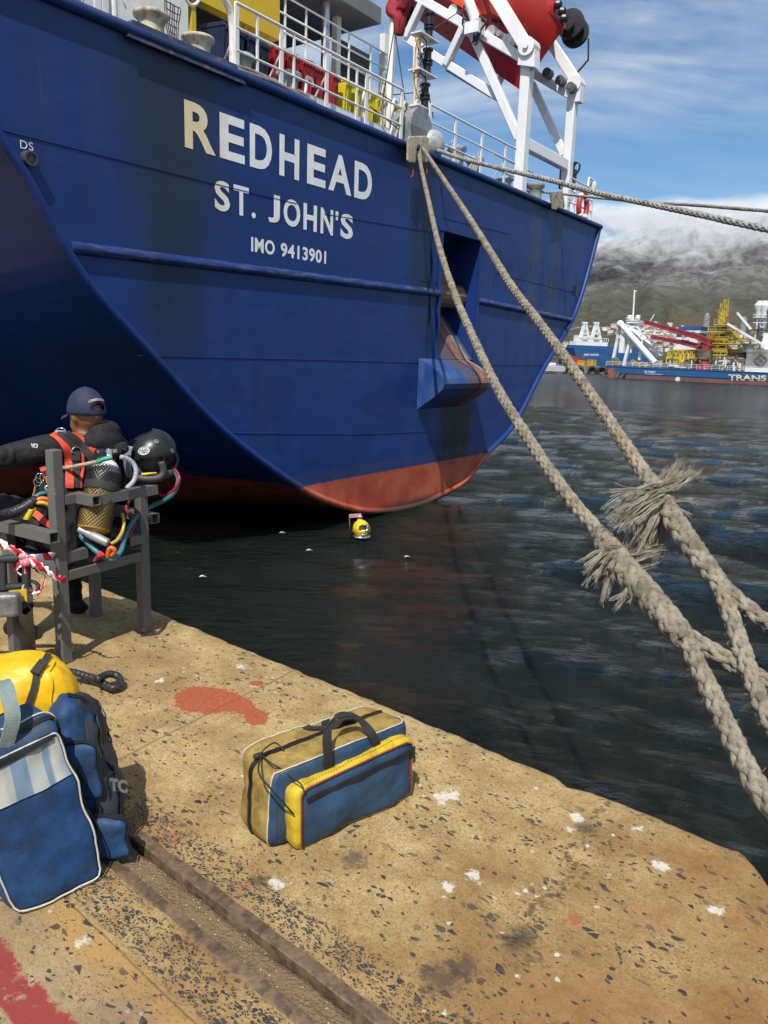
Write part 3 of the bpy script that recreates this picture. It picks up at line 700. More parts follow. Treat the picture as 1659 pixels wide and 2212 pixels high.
# the word is cut letter by letter so that each letter is the width it has on the stern
def word(name, spec, z0, z1, bold):
    mb = MB()
    for ch, x0, x1 in spec: text_on(mb, ch, lambda a, b_, d=0: V3(x0+(x1-x0)*a, -.006, z0+(z1-z0)*b_), bold)
    return mb.build(name, LM, ship)
tx = lambda x, y: T(x, y)[0]
word('ship_name', [('R', tx(398, 270), tx(465, 290)), ('E', tx(474, 290), tx(528, 310)), ('D', tx(539, 315), tx(587, 330)), ('H', tx(603, 340), tx(646, 350)), ('E', tx(663, 360), tx(703, 370)), ('A', tx(709, 380), tx(759, 390)), ('D', tx(765, 390), tx(803, 400))], 2.1+4.60, 2.1+5.285, .03)
word('home_port', [('S', tx(463, 420), tx(496, 430)), ('T', tx(504, 430), tx(537, 440))], 2.1+3.775, 2.1+4.245, .03)
word('home_port', [('J', tx(579, 450), tx(604, 460)), ('O', tx(612, 460), tx(648, 470)), ('H', tx(655, 470), tx(684, 475)), ('N', tx(692, 480), tx(719, 485)), ('S', tx(735, 490), tx(762, 495))], 2.1+3.775, 2.1+4.245, .03)
word('home_port_stop', [('.', tx(543, 450), tx(552, 455))], 2.1+3.775, 2.1+3.87, .03)
word('home_port_mark', [("'", tx(724, 480), tx(730, 485))], 2.1+4.08, 2.1+4.245, .06)
ship_text('registry_letters', 'IMO', tx(542, 525), tx(593, 535), 2.1+3.22, 2.1+3.465, .03); ship_text('registry_number', '9413901', tx(606, 535), tx(704, 555), 2.1+3.22, 2.1+3.465, .03)
ship_text('pipe_letters', 'DS', tx(43, 313), tx(71, 315), T(56, 323)[2], T(56, 305)[2], .0, mat=white)
mb = MB(); e0, e1 = tx(1065, 610), tx(1222, 640)
text_on(mb, 'IMO 9413901', lambda a, b_, d=0: V3(e0+(e1-e0)*a, -.010-d*.4, 2.1+3.38+(.98)*b_), 0., .0045); mb.build('raised_number', HM, ship)
# drain pipe outlet
p = T(58, 342); mb = MB(); mb.tube([p+V3(0, .1, 0), p+V3(0, -.10, -.01)], .095, 14, caps=False); mb.tube([p+V3(0, .1, 0), p+V3(0, -.10, -.01)], .07, 14, caps=False); mb.lathe([(.095, 0), (.095, .012), (.07, .012), (.07, 0)], p+V3(0, -.10, -.01), 14, (0, -1, 0)); mb.cyl(p+V3(0, -.05, 0), p+V3(0, -.04, 0), .07)
mb.build('drain_pipe', pm('drain_metal', (.05, .05, .06), .5, col2=(.12, .06, .03), amt=.4), ship, smooth=True, autosmooth=40)
p = T(1243, 625); mb = MB(); mb.box(p+V3(-.08, -.06, -.2), p+V3(.08, 0, .12)); mb.build('scupper', blackp, ship)

# ---------------- guard rails
def guard(t0, t1, posts, y=.12, hs=(.36, .70, 1.06), thick=(), base=DK-.02, mat=white, r=.022):
    mb = MB()
    for h in hs: mb.cyl((t0, y, base+h), (t1, y, base+h), r if h < max(hs) else r*1.25, 8)
    g_ = mb.build('guard_rail', mat, ship, smooth=True, autosmooth=40)
    for i, tp in enumerate(posts):
        mb = MB(); wd = .085 if i in thick else .045
        mb.beam((tp, y, base-.06), (tp, y, base+max(hs)+.01), wd, .03, up=(0, 1, 0))
        if i in thick: mb.cyl((tp, y+.55, base-.05), (tp, y+.03, base+.62), .016, 6)
        mb.build('rail_post', mat, g_)
    return g_
px2t = lambda x, y=None, s=-.12: T(x, y, s)[0]
posts = [tx(*q) for q in ((523, 160), (567, 175), (618, 197), (645, 210), (715, 238), (779, 262), (800, 272), (875, 306))]
guard(posts[0]-.02, posts[-1]+.02, posts, thick=(0, 2, 4, 6, 7))
posts = [tx(*q) for q in ((936, 320), (990, 350), (1046, 380), (1096, 402), (1146, 424), (1180, 440))]
guard(posts[0], posts[3]+.6, posts[:4], thick=(0, 1, 2, 3)); guard(posts[3]+.75, posts[5]+.9, posts[4:], y=.9, r=.016)
posts = [tx(1247, 462), tx(1283, 478)]
guard(posts[0]-.5, posts[1]+.05, [posts[0], posts[1]], thick=(0, 1))
posts = [tx(x_, y_) for x_, y_ in ((0, -60), (95, -20), (222, 40), (236, 45))]
guard(posts[0], posts[-1], posts[1:], thick=(1,))
# pipe hoop over the fairlead bollards
a0, a1 = T(246, 45, -.2), T(502, 150, -.2); H_ = T(246, -40, -.2)[2]-DK
mb = MB(); tp = DK+1.12
pp = catmull([V3(a0[0], .2, DK-.05), V3(a0[0], .2, tp-.35), V3(a0[0]+.12, .2, tp-.08), V3(a0[0]+.4, .2, tp), V3(a1[0]-.45, .2, tp), V3(a1[0]-.14, .2, tp-.1), V3(a1[0], .2, tp-.4), V3(a1[0], .2, DK-.05)], 8)
mb.tube(pp, .06, 12); u0 = a0[0]+.62*(a1[0]-a0[0])
mb.tube(catmull([V3(u0-.16, .2, tp-.03), V3(u0-.16, .2, tp-.28), V3(u0, .2, tp-.40), V3(u0+.16, .2, tp-.28), V3(u0+.16, .2, tp-.03)], 6), .025, 8)
mb.build('pipe_hoop', pm('hoop_white', (.74, .73, .70), .45, var=.06, col2=(.36, .20, .09), amt=.36), ship, smooth=True)
# chafing plate under them
p0, p1 = T(290, 68), T(512, 160); mb = MB()
mb.hexa([(p0[0]-.2, -.11, DK-.22), (p1[0]+.1, -.11, DK-.22), (p1[0]+.1, .5, DK-.22), (p0[0]-.2, .5, DK-.22), (p0[0], .02, DK+.08), (p1[0], .02, DK+.08), (p1[0], .5, DK+.08), (p0[0], .5, DK+.08)])
mb.build('chafing_plate', pm('chafe_blue', (.02, .03, .07), .4, var=.3, col2=(.20, .10, .05), amt=.36, scale=3), ship)
def bollard(name, c, r, h, mat, n=20):
    mb = MB(); mb.lathe([(r*.80, 0), (r*.72, h*.15), (r*.70, h*.55), (r*.76, h*.74), (r*.98, h*.86), (r*1.0, h*.93), (r*.96, h), (r*.1, h*1.02)], c, n)
    return mb.build(name, mat, ship, smooth=True, autosmooth=45)
for x, y, s, r, h, m_ in ((327, 60, -.25, .265, .40, creamrust), (428, 108, -.25, .265, .36, creamrust), (521, 152, -.36, .24, .42, greyp), (623, 198, -.36, .24, .48, greyp),
                          (986, 345, -.5, .25, .62, greyp), (1024, 370, -.5, .25, .55, greyp), (1090, 405, -.5, .25, .40, greyp), (1155, 424, -.5, .28, .60, pm('olive_grey', (.26, .26, .20), .6))):
    q = T(x, y, s); bollard('bollard', V3(q[0], -s, DK-.02 if s < -.3 else DK-.03), r, h, m_)
# net hanging beside the first bollard
mb = MB(); q = T(372, 70, -.3)
for i in range(7):
    a_ = i/6; mb.tube([q+V3(-.13+.30*a_, .02*math.sin(i*2), .42-.05*a_), q+V3(-.11+.26*a_, .03, .15), q+V3(-.05+.15*a_, .0, -.15)], .008, 5)
for j in range(6): mb.tube([q+V3(-.13+.02*j, 0, .40-.1*j), q+V3(.02, -.05, .36-.1*j), q+V3(.17-.025*j, 0, .39-.1*j)], .008, 5)
mb.build('cord_net', blackp, ship)

# ---------------- deck structures
E2 = DK+.54
c0, c1 = T(500, 140, -.85)[0], T(880, 300, -.85)[0]
mb = MB(); mb.box((c0, .30, DK-.02), (c1, .42, DK+.25)); mb.box((c0, 1.3, DK-.02), (c1, 2.6, E2)); mb.build('deck_step', white, ship)
# low bulwark behind the bins
mb = MB(); b0, b1 = T(560, 85, -2.4), T(832, 205, -2.4); zt = (b0[2]+b1[2])/2
mb.box((b0[0]-3.0, 2.4, E2), (b1[0], 2.55, zt)); mb.build('inner_bulwark', white, ship)
guard2 = MB()
ZU = T(823, 52, -3.)[2]                               # underside of the overhead deck
p = T(823, 52, -2.3); ZU = p[2]
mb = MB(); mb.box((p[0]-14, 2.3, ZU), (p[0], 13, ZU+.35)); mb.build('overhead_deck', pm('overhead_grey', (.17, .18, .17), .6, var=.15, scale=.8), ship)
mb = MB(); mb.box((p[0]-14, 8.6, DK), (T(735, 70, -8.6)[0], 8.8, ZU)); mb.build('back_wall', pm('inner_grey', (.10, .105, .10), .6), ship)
for k, (xx, s, r, mm) in enumerate(((702, -2.7, .10, silver),)):
    q = T(xx, 140, s); mb = MB(); mb.cyl((q[0], -s, zt-.3), (q[0], -s, ZU), r, 16)
    mb.lathe([(r*1.1, 0), (r*1.5, .1), (r*1.5, .22), (r*1.1, .3)], (q[0], -s, zt-.28), 16); mb.build('vent_pipe', mm, ship, smooth=True, autosmooth=40)
for xx, s, w_ in ((726, -3.0, .16), (829, -2.6, .16), (560, -5., .1)):
    q = T(xx, 120, s); mb = MB(); mb.beam((q[0], -s, DK), (q[0], -s, ZU), w_, w_, up=(0, 1, 0)); mb.build('deck_pillar', whitec if xx > 600 else greyp, ship)
q0, q1 = T(737, 85, -3.6), T(800, 180, -3.6); mb = MB(); mb.box((q0[0], 3.6, q1[2]-.5), (q1[0], 3.66, q0[2]))
for i in range(8): mb.beam((q0[0], 3.59, q1[2]+(q0[2]-q1[2])*i/8), (q1[0], 3.59, q1[2]+(q0[2]-q1[2])*i/8), .02, .03)
mb.build('mesh_screen', dark, ship)
zb2 = zt
mb = MB()
for h in (.35, .7, 1.05): mb.cyl((b0[0]-.1, 2.48, zb2+h), (T(842, 120, -2.48)[0], 2.48, zb2+h), .022, 8)
g2 = mb.build('guard_rail', whitec, ship, smooth=True)
for xx in (615, 660, 700, 753, 800, 842):
    q = T(xx, 150, -2.48); mb = MB(); mb.beam((q[0], 2.48, zb2), (q[0], 2.48, zb2+1.06), .045, .03, up=(0, 1, 0)); mb.build('rail_post', whitec, g2)
# yellow panel on the left and the white house wall beside it
y0, y1 = T(455, 15, -1.55), T(604, 85, -1.55); mb = MB(); zy = (y0[2]+y1[2])/2
mb.box((y0[0]-1.3, 1.55, zy), (y1[0], 1.75, zy+3)); mb.box((y1[0]-.9, 1.60, DK+.3), (y1[0]-.82, 1.68, zy)); mb.box((y1[0]-2.2, 1.60, DK+.3), (y1[0]-2.1, 1.68, zy)); mb.build('yellow_panel', yellowp, ship)
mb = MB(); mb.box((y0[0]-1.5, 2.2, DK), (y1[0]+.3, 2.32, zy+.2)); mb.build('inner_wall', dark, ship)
w0, w1 = T(205, 20, -.75), T(407, 60, -.75); mb = MB(); mb.box((w0[0]-3.4, .75, DK), (w1[0], .95, DK+3.2))
for i in range(6): mb.cyl((w1[0]-1.5+.24*i, .74, DK+.6), (w1[0]-1.5+.24*i, .73, DK+.6), .02)
mb.build('house_wall', white, ship)
mb = MB(); mb.box((w0[0]-2.6, .70, DK+.45), (w0[0]-.35, .749, DK+2.2)); mb.build('wall_opening', pm('glass_dark', (.03, .05, .10), .2), ship)
for k in range(4):
    mb = MB(); mb.box((w0[0]-2.2+.55*k, .66, DK+.45), (w0[0]-2.08+.55*k, .70, DK+2.2)); mb.build('window_bar', (yellowp if k == 3 else white), ship)
# flagstaff, light mast, fairlead hood
q0, q1 = T(835, 300, -.7), T(853, 40, -.7)
mb = MB(); mb.cyl(q0+V3(0, 0, -.3), q1+V3(0, 0, .9), .085, 12); mb.lathe([(.1, 0), (.15, .02), (.15, .1), (.1, .12)], q1+V3(0, 0, -.02), 12); mb.build('flagstaff', white, ship, smooth=True, autosmooth=40)
m0, m1 = T(896, 275, -.35), T(903, 82, -.35)
mast = None; mb = MB(); mb.cyl(m0+V3(0, 0, -.3), V3(m1[0], m1[1], m1[2]), .07, 12); mb.tube([m0+V3(-.13, 0, 1.1), V3(m1[0]-.13, m1[1], m1[2]-.25), V3(m1[0]-.08, m1[1], m1[2]-.12)], .025, 8)
mast = mb.build('light_mast', pm('mast_cream', (.66, .58, .44), .5, var=.1, col2=(.38, .17, .05), amt=.42, scale=2.), ship, smooth=True, autosmooth=40)
glass = pm('lantern_glass', (.10, .12, .16), .12)
for (lx, ly, py) in ((927, 57, 82), (923, 138, 162), (917, 217, 240)):
    c = T(lx, ly, -.35); pz = T(915, py, -.35)[2]
    mb = MB(); mb.prism([V3(m0[0]-.12, .2, pz), V3(c[0]+.22, .2, pz), V3(c[0]+.22, .55, pz), V3(m0[0]-.12, .5, pz)], (0, 0, .03)); mb.beam((m0[0], .35, pz-.3), (c[0]+.05, .35, pz), .02, .04); mb.build('lantern_shelf', white, mast)
    for dz in (0., .29):
        mb = MB(); b_ = V3(c[0]+.02, .36, pz+.03+dz)
        mb.lathe([(.12, 0), (.12, .04), (.085, .05), (.085, .21), (.12, .22), (.12, .26), (.05, .28)], b_, 14); L_ = mb.build('lantern', blackp, mast, smooth=True, autosmooth=40)
        mb = MB(); mb.lathe([(.095, .065), (.10, .15), (.095, .235)], b_, 14)
    mb = MB(); mb.tube(catmull([V3(m0[0]+.05, .3, pz-.02), V3(m0[0]+.22, .26, pz-.12), V3(m0[0]+.16, .28, pz-.3), V3(m0[0]+.02, .3, pz-.45)], 6), .014, 6)
    for i in range(3): mb.tube(catmull([V3(m0[0]+random.uniform(-.15, .2), .28, pz-.1-.2*i), V3(m0[0]+random.uniform(-.3, .3), .24, pz-.25-.2*i), V3(m0[0]+random.uniform(-.1, .1), .28, pz-.5-.2*i)], 6), .009, 5)
    mb.build('lantern_cable', blackp, mast)
q = T(907, 285, -.1); mb = MB()
mb.lathe([(.44, -.30), (.44, .30), (.30, .34)], V3(q[0], .35, DK+.42), 22, (0, 1, 0)); mb.box((q[0]-.44, .05, DK-.05), (q[0]+.44, .65, DK+.42)); mb.build('fairlead_hood', pm('hood_grey', (.20, .22, .23), .45, var=.2, col2=(.4, .4, .4), amt=.35), ship, smooth=True, autosmooth=40)
mb = MB(); mb.tube([V3(q[0]+.5, .7, DK), V3(q[0]+.5, .7, DK+.75), V3(q[0]+.42, .7, DK+.86), V3(q[0]+.2, .7, DK+.88)], .08, 10); mb.build('deck_pipe', creamrust, ship, smooth=True, autosmooth=40); mb = MB(); mb.cyl((q[0]-1.0, .4, DK), (q[0]-1.0, .4, DK+.9), .07, 10); mb.build('deck_pipe', creamrust, ship, smooth=True, autosmooth=40)
mb = MB()
for (a, b, s0, s1) in (((852, 60), (823, 240), -.6, -.3), ((852, 60), (880, 250), -.6, -.3), ((903, 84), (936, 255), -.4, -.2), ((896, 200), (850, 205), -.4, -.6), ((800, 230), (868, 285), -.3, -.15), ((820, 200), (905, 262), -.3, -.3), ((903, 84), (1000, 20), -.4, -1.5)):
    mb.cyl(T(*a, s0), T(*b, s1), .012, 5)
mb.build('stay_wire', blackp, ship)
for x, y, h_ in ((784, 268, .75), (846, 292, .85), (858, 296, .6), (868, 300, .9), (660, 215, .5)):
    q = T(x, y, -.28); mb = MB(); mb.tube([V3(q[0], .28, DK-.05), V3(q[0], .28, DK+h_-.1), V3(q[0]+.05, .28, DK+h_), V3(q[0]+.16, .28, DK+h_), V3(q[0]+.2, .28, DK+h_-.12)], .035, 8); mb.build('vent_pipe', creamrust if x > 850 else white, ship, smooth=True, autosmooth=50)
q = T(943, 318, .05); mb = MB(); mb.lathe([(.13, -.12), (.22, -.08), (.31, 0), (.33, .1), (.3, .3)], q+V3(0, .05, .05), 20, (0.25, 1, .15)); mb.build('panama_lead', pm('lead_grey', (.45, .47, .48), .4, col2=(.3, .3, .3)), ship, smooth=True, autosmooth=50)
p = T(1268, 430, -.2); mb = MB(); mb.tube([V3(p[0], .2, DK), V3(p[0], .2, DK+1.3), V3(p[0]+.05, .2, DK+1.36), V3(p[0]+.5, .2, DK+1.36)], .035, 8); mb.lathe([(.10, 0), (.12, .08), (.12, .2), (.05, .24)], V3(p[0]+.45, .2, DK+1.08), 12); cam_ = mb.build('camera_post', white, ship, smooth=True, autosmooth=40)
mb = MB(); mb.ell(V3(p[0]+.45, .2, DK+1.06), (.1, .1, .12), 12, 8); mb.build('camera_dome', blackp, cam_, smooth=True)

# ---------------- free-fall lifeboat ramp
ramp = bpy.data.objects.new('lifeboat_ramp', None); COL.objects.link(ramp); ramp.parent = ship
tA = T(1122, 415, -.55)[0]; tM = tA+1.55; tB = tA+3.0
def rbeam(name, p, q, w, h, up, mat=whitec):
    mb = MB(); mb.beam(p, q, w*.68, h*.68, up); o = mb.build(name, mat, ramp); return bevel(o, .02, 1)
Z5 = lambda x, y: (855.8+x*.2447, y*.2447)
ya = TA(1122, 415, tA)[1]
pt = TA(1139, 128, tA)
rbeam('ramp_post', V3(tA, ya, DK-.1), V3(tA, ya, pt[2]-.1), .48, .42, (0, 1, 0))
a_, b_ = TA(905, -4, tA), TA(1150, 138, tA); rbeam('ramp_beam', a_+(a_-b_)*.25, b_, .30, .36, (0, 0, 1))
rampdir = (b_-a_)/np.linalg.norm(b_-a_)
rbeam('ramp_brace', TA(1022, 76, tA)+V3(.02, 0, 0), TA(1121, 300, tA)+V3(.02, 0, 0), .30, .34, (0, 0, 1))
a2, b2 = TA(1068, -12, tA-.25), TA(1140, 106, tA-.25); rbeam('davit_arm', a2+(a2-b2)*.6, b2, .30, .52, (0, 0, 1))
mb = MB(); c = b2+V3(0, 0, .05); mb.cyl(c+V3(-.12, 0, 0), c+V3(.30, 0, 0), .24, 18); mb.cyl(c+V3(-.18, 0, .0), c+V3(.3, 0, .0), .08, 12); mb.hexa([(tA-.30, b2[1]-.26, b2[2]-.50), (tA+.05, b2[1]-.26, b2[2]-.50), (tA+.05, b2[1]+.26, b2[2]-.36), (tA-.30, b2[1]+.26, b2[2]-.36), (tA-.30, b2[1]-.22, b2[2]+.05), (tA+.05, b2[1]-.22, b2[2]+.05), (tA+.05, b2[1]+.22, b2[2]+.05), (tA-.30, b2[1]+.22, b2[2]+.05)]); mb.build('arm_hinge', whitec, ramp)
lo1, lo2 = TA(878, 81, tA+.1), TA(963, 142, tA+.1)
rbeam('cross_frame', TA(913, 6, tA), lo1, .30, .34, (1, 0, 0)); rbeam('cross_frame', TA(1002, 58, tA), lo2, .30, .34, (1, 0, 0))
shd = V3(0, 0, 0); far_ = V3(tM-tA, 0, -.0)
l0, l1 = TA(878, 82, tA+.15), TA(1079, 211, tA+.15); rbeam('lower_beam', l0, l1, .3, .36, (0, 0, 1))
rbeam('cross_frame', lo1+V3(.1, 0, 0), lo1+V3(tB-tA, 0, .0), .26, .3, (0, 0, 1)); rbeam('cross_frame', lo2+V3(.1, 0, 0), lo2+V3(tB-tA, 0, .0), .26, .3, (0, 0, 1)); rbeam('cross_frame', lo2+V3(tB-tA, 0, 0), TA(1002, 58, tA)+V3(tB-tA, 0, 0), .26, .3, (1, 0, 0))
# far side
yb = TA(1222, 410, tB)[1]; pb = TA(1240, 195, tB)
rbeam('ramp_post', V3(tB, yb, DK-.1), V3(tB, yb, pb[2]), .42, .40, (0, 1, 0))
b3 = TA(1250, 216, tB); rbeam('ramp_beam', b3-rampdir*9, b3, .28, .36, (0, 0, 1))
rbeam('ramp_brace', TA(1148, 180, tB), TA(1219, 335, tB), .28, .34, (0, 0, 1))
a4, b4 = TA(1186, 84, tB), TA(1245, 176, tB); rbeam('davit_arm', a4+(a4-b4)*.9, b4, .30, .46, (0, 0, 1))
mb = MB(); mb.cyl(b4+V3(-.2, 0, -.1), b4+V3(.2, 0, -.1), .23, 16); mb.box((tB-.15, b4[1]-.22, b4[2]-.62), (tB+.15, b4[1]+.18, b4[2]-.05)); mb.build('arm_hinge', whitec, ramp)
cz = TA(1130, 308, tA)[2]; rbeam('tie_beam', V3(tA+.2, ya, cz), V3(tB-.2, yb, cz-.05), .34, .46, (0, 0, 1))
for i, (x, y) in enumerate(((1065, 70), (1082, 75), (1099, 89), (983, 24))):
    q = TA(x, y, tA+.2); mb = MB(); mb.cyl(q+V3(-.14, 0, 0), q+V3(.14, 0, 0), .15 if i != 1 else .08, 14); mb.build('guide_roller', pm('roller_white', (.7, .7, .68), .45), ramp, smooth=True, autosmooth=40)
for x, y in ((1184, 159), (1212, 175), (1235, 190)):
    q = TA(x, y, tB-.3); mb = MB(); mb.cyl(q+V3(-.14, 0, 0), q+V3(.14, 0, 0), .14, 14); mb.cyl(q+V3(-.16, 0, 0), q+V3(.0, 0, 0), .07, 10); mb.build('guide_roller', pm('roller_dark', (.10, .10, .11), .5), ramp, smooth=True, autosmooth=40)
q = TA(1237, 74, tB+.1); mb = MB()
for dx in (-.16, .14): mb.lathe([(.2, -.09), (.42, -.07), (.42, .07), (.2, .09)], q+V3(dx, -.12*dx, .15-dx*.5), 26, (1, .1, 0))
mb.cyl(q+V3(-.4, 0, .15), q+V3(.4, 0, 0), .16, 14); mb.tube([q+V3(.3, -.4, -.1), q+V3(.3, -.45, -.7), q+V3(.2, .1, -1.3)], .03, 6); mb.build('winch_drum', blackp, ramp, smooth=True, autosmooth=40)
# hydraulic ram and hoses
h0, h1 = TA(1008, -10, tA-.3), TA(1028, 46, tA-.3); mb = MB(); mb.cyl(h0, h1, .15, 12); mb.cyl(h1, h1+(h1-h0)*.25, .09, 10); mb.box(h1+V3(-.2, -.2, -.35), h1+V3(.2, .25, -.05)); mb.build('hydraulic_ram', whitec, ramp, smooth=True, autosmooth=40)
mb = MB()
for pts in (((1005, 5), (1000, 30), (1008, 42), (1025, 30)), ((1000, 40), (1000, 55), (1012, 62), (1030, 40)), ((1035, 35), (1050, 45), (1042, 60), (1022, 88)), ((1030, 60), (1024, 75), (1025, 90), (1035, 75)), ((1040, 62), (1034, 80), (1028, 96), (1020, 90))):
    mb = MB(); mb.tube(catmull([TA(x, y, tA-.35) for x, y in pts], 6), .028, 6); mb.build('hydraulic_hose', blackp, ramp, smooth=True)
for pts in (((1238, 180), (1250, 186), (1253, 198), (1246, 204), (1241, 199)), ((1232, 383), (1248, 372), (1252, 355), (1240, 352), (1236, 372)), ((1230, 385), (1240, 360), (1246, 350))):
    mb = MB(); mb.tube(catmull([TA(x, y, tB+.2) for x, y in pts], 6), .03, 6); mb.build('hydraulic_hose', blackp, ramp, smooth=True)
q = TA(1226, 402, tB+.3); mb = MB(); mb.box(q+V3(-.25, -.2, -.1), q+V3(.2, .2, .5)); mb.build('hydraulic_box', blackp, ramp)

# ---------------- lifeboat
bow, fore, aft = TA(1222, 54, tM), TA(1126, 196, tM), TA(862, 14, tM)
ax = (fore-aft); Lk = np.linalg.norm(ax); ax /= Lk; upv = np.cross(V3(1, 0, 0), ax); upv = upv if upv[2] > 0 else -upv
lb_loc = ship2w((fore+aft)/2)
lifeboat = empty('lifeboat', 'red enclosed lifeboat slung on the white ramp over the stern', 'boat', tuple(lb_loc), SA)
br = bow-fore; ba, bu = br@ax, br@upv
secs = []
def redmat():
    m, t, b = newmat('lifeboat_red'); co = t.coord(); n = t.noise(co, .8, 6, .6)
    t.put(b.inputs['Base Color'], t.mix(t.step(n, .3, .7), (.40, .018, .018), (.52, .034, .026))); b.inputs['Roughness'].default_value = .34; b.inputs['Coat Weight'].default_value = .25; return m
RED = redmat(); nsec = 20
mb = MB(); rows = []
for i in range(nsec+1):
    s = i/nsec; k = -2.5+s*(Lk+2.5)                 # along the keel from aft
    kp = aft+ax*k
    taper = 1. if s < .62 else max(.0, 1-((s-.62)/.38)**2.2)
    stem = max(0, (s-.72)/.28)**1.6*ba*.98; hb = 1.55*taper+.02; hch = bu*(.52+.12*(1-taper)); top = bu*1.02+.9*(1-s*.6)*taper
    ch = kp+ax*stem*.55+upv*hch; tp_ = kp+ax*stem*.98+upv*(bu*1.0); cn = kp+ax*stem*.9+upv*(bu*.9+.6*taper)
    row = []
    half = [(0, kp), (hb*.45, kp+upv*hch*.40+ax*stem*.2), (hb*.97, ch), (hb*1.05, ch+upv*.10+ax*stem*.03), (hb*1.0, tp_), (hb*.80, cn+upv*.5*taper), (hb*.4, cn+upv*.95*taper), (0, cn+upv*1.05*taper)]
    row = [p_+V3(w_, 0, 0) for w_, p_ in half]+[p_-V3(w_, 0, 0) for w_, p_ in half[::-1][1:-1]]
    rows.append(row)
nr_ = len(rows[0]); off = (fore+aft)/2
mb.add([p_-off for r_ in rows for p_ in r_], [(i*nr_+j, i*nr_+(j+1) % nr_, (i+1)*nr_+(j+1) % nr_, (i+1)*nr_+j) for i in range(nsec) for j in range(nr_)])
mb.add([p_-off for p_ in rows[0]], [tuple(range(nr_))]); mb.add([p_-off for p_ in rows[-1]], [tuple(range(nr_))])
o = mb.build('hull', RED, lifeboat, smooth=True, autosmooth=28)
mb = MB()
for i in (5, 8, 11, 14): 
    p_ = rows[i][6]-off; mb = MB(); mb.cyl(p_, p_+upv*.12, .12, 10); mb.build('deck_fitting', blackp, lifeboat)
for x, y in ((1205, 10), (1214, 25), (1218, 40)): p_ = TA(x, y, tM-.3)-off; mb = MB(); mb.ell(p_, (.14, .14, .12), 8, 6); mb.build('deck_fitting', blackp, lifeboat)
p00, p10 = rows[12][15-1] if False else None, None
q0, q1, q2, q3 = [TA(x, y, tM-1.55)-off for x, y in ((960, -8), (1040, -8), (1052, 30), (1022, 32))]
mb = MB(); mb.prism([q0, q1, q2, q3], (.03, 0, 0)); mb.build('orange_panel', pm('orange_red', (.75, .07, .025), .4), lifeboat)
from mathutils.bvhtree import BVHTree as _BV
lbv = _BV.FromPolygons([tuple(v.co) for v in o.data.vertices], [tuple(p.vertices) for p in o.data.polygons])
lb_inv = (Matrix.Translation(Vector(lb_loc)) @ Matrix.Rotation(SA, 4, 'Z')).inverted()
def on_boat(x, y):
    o_ = lb_inv @ Vector(EYEP); r_ = lb_inv.to_3x3() @ Vector(ray(x, y)); h = lbv.ray_cast(o_, r_.normalized())
    return V3(*(h[0]+h[1]*(.012 if h[1].dot(r_) < 0 else -.012))) if h[0] is not None else TA(x, y, tM-1.6)-off
mb = MB(); text_on(mb, 'REDHEAD', lambda a, b, d=0: on_boat(1062+46*a, 48.5+4*a-8.5*b), .05); text_on(mb, "ST. JOHN'S", lambda a, b, d=0: on_boat(1067+36*a, 56+3.4*a-5*b), .03); mb.build('name_letters', pm('letter_black', (.02, .008, .008), .5), lifeboat)
p_ = TA(872, 22, tM-.9)-off; mb = MB(); mb.ell(p_, (.3, .3, .5), 12, 8); mb.cyl(p_+V3(0, 0, .4), p_+V3(0, 0, .7), .1); mb.build('outdrive', blackp, lifeboat, smooth=True)

# ---------------- things on board
BS = .80
def wheelie(colname, col):
    mb = MB()
    mb.hexa([(-.17, -.22, .08), (.17, -.22, .08), (.17, .24, .08), (-.17, .24, .08), (-.27, -.33, .93), (.27, -.33, .93), (.27, .33, .93), (-.27, .33, .93)])
    mb.beam((-.14, -.30, .30), (-.16, -.335, .80), .03, .03); mb.beam((.14, -.30, .30), (.16, -.335, .80), .03, .03)
    return mb
bin_mats = {'red': pm('bin_red', (.40, .012, .018), .38, var=.12), 'yellow': pm('bin_yellow', (.62, .52, .02), .4, var=.1), 'blue': pm('bin_navy', (.010, .017, .05), .42, var=.15)}
protos = {}
def make_bin(c):
    root = empty('wheelie_bin', None, 'bin')
    o = wheelie(c, None).build('body', bin_mats[c], root); bevel(o, .03, 2)
    mb = MB(); mb.box((-.29, -.36, .93), (.29, .35, .97)); mb.box((-.25, -.30, .97), (.25, .30, 1.01)); mb.beam((-.29, -.37, .92), (.29, -.37, .92), .03, .06); 
    for k in range(5): mb.box((-.26+.13*k-.02, -.385, .86), (-.26+.13*k+.02, -.345, .93))
    o = mb.build('lid', bin_mats[c], root); bevel(o, .02, 2)
    mb = MB(); mb.tube([(-.22, .38, .92), (-.22, .45, .95), (.22, .45, .95), (.22, .38, .92)], .016, 6); mb.build('handle', blackp, root)
    for sx_ in (-.25, .25):
        mb = MB(); mb.cyl((sx_-.03, .25, .1), (sx_+.03, .25, .1), .1, 14); mb.build('wheel', blackp, root)
    return root
spots = {'red': (586, 617, 648, 674, 700), 'yellow': (731, 757, 783, 808, 828, 850), 'blue': (470, 496, 522, 550)}
word_ = {'red': ['red wheelie bin next to the navy bins', 'second red wheelie bin from the navy bins', 'red wheelie bin in the middle of the five red ones', 'red wheelie bin second from the yellow bins', 'red wheelie bin next to the yellow bins'],
         'yellow': ['yellow wheelie bin next to the red bins', 'second yellow wheelie bin from the red bins', 'third yellow wheelie bin from the red bins', 'yellow wheelie bin third from the right end', 'yellow wheelie bin left of the flagstaff foot', 'rightmost yellow wheelie bin, behind the last rail post'],
         'blue': ['leftmost navy wheelie bin behind the pipe hoop', 'navy wheelie bin second from the left', 'navy wheelie bin third from the left', 'navy wheelie bin next to the red bins']}
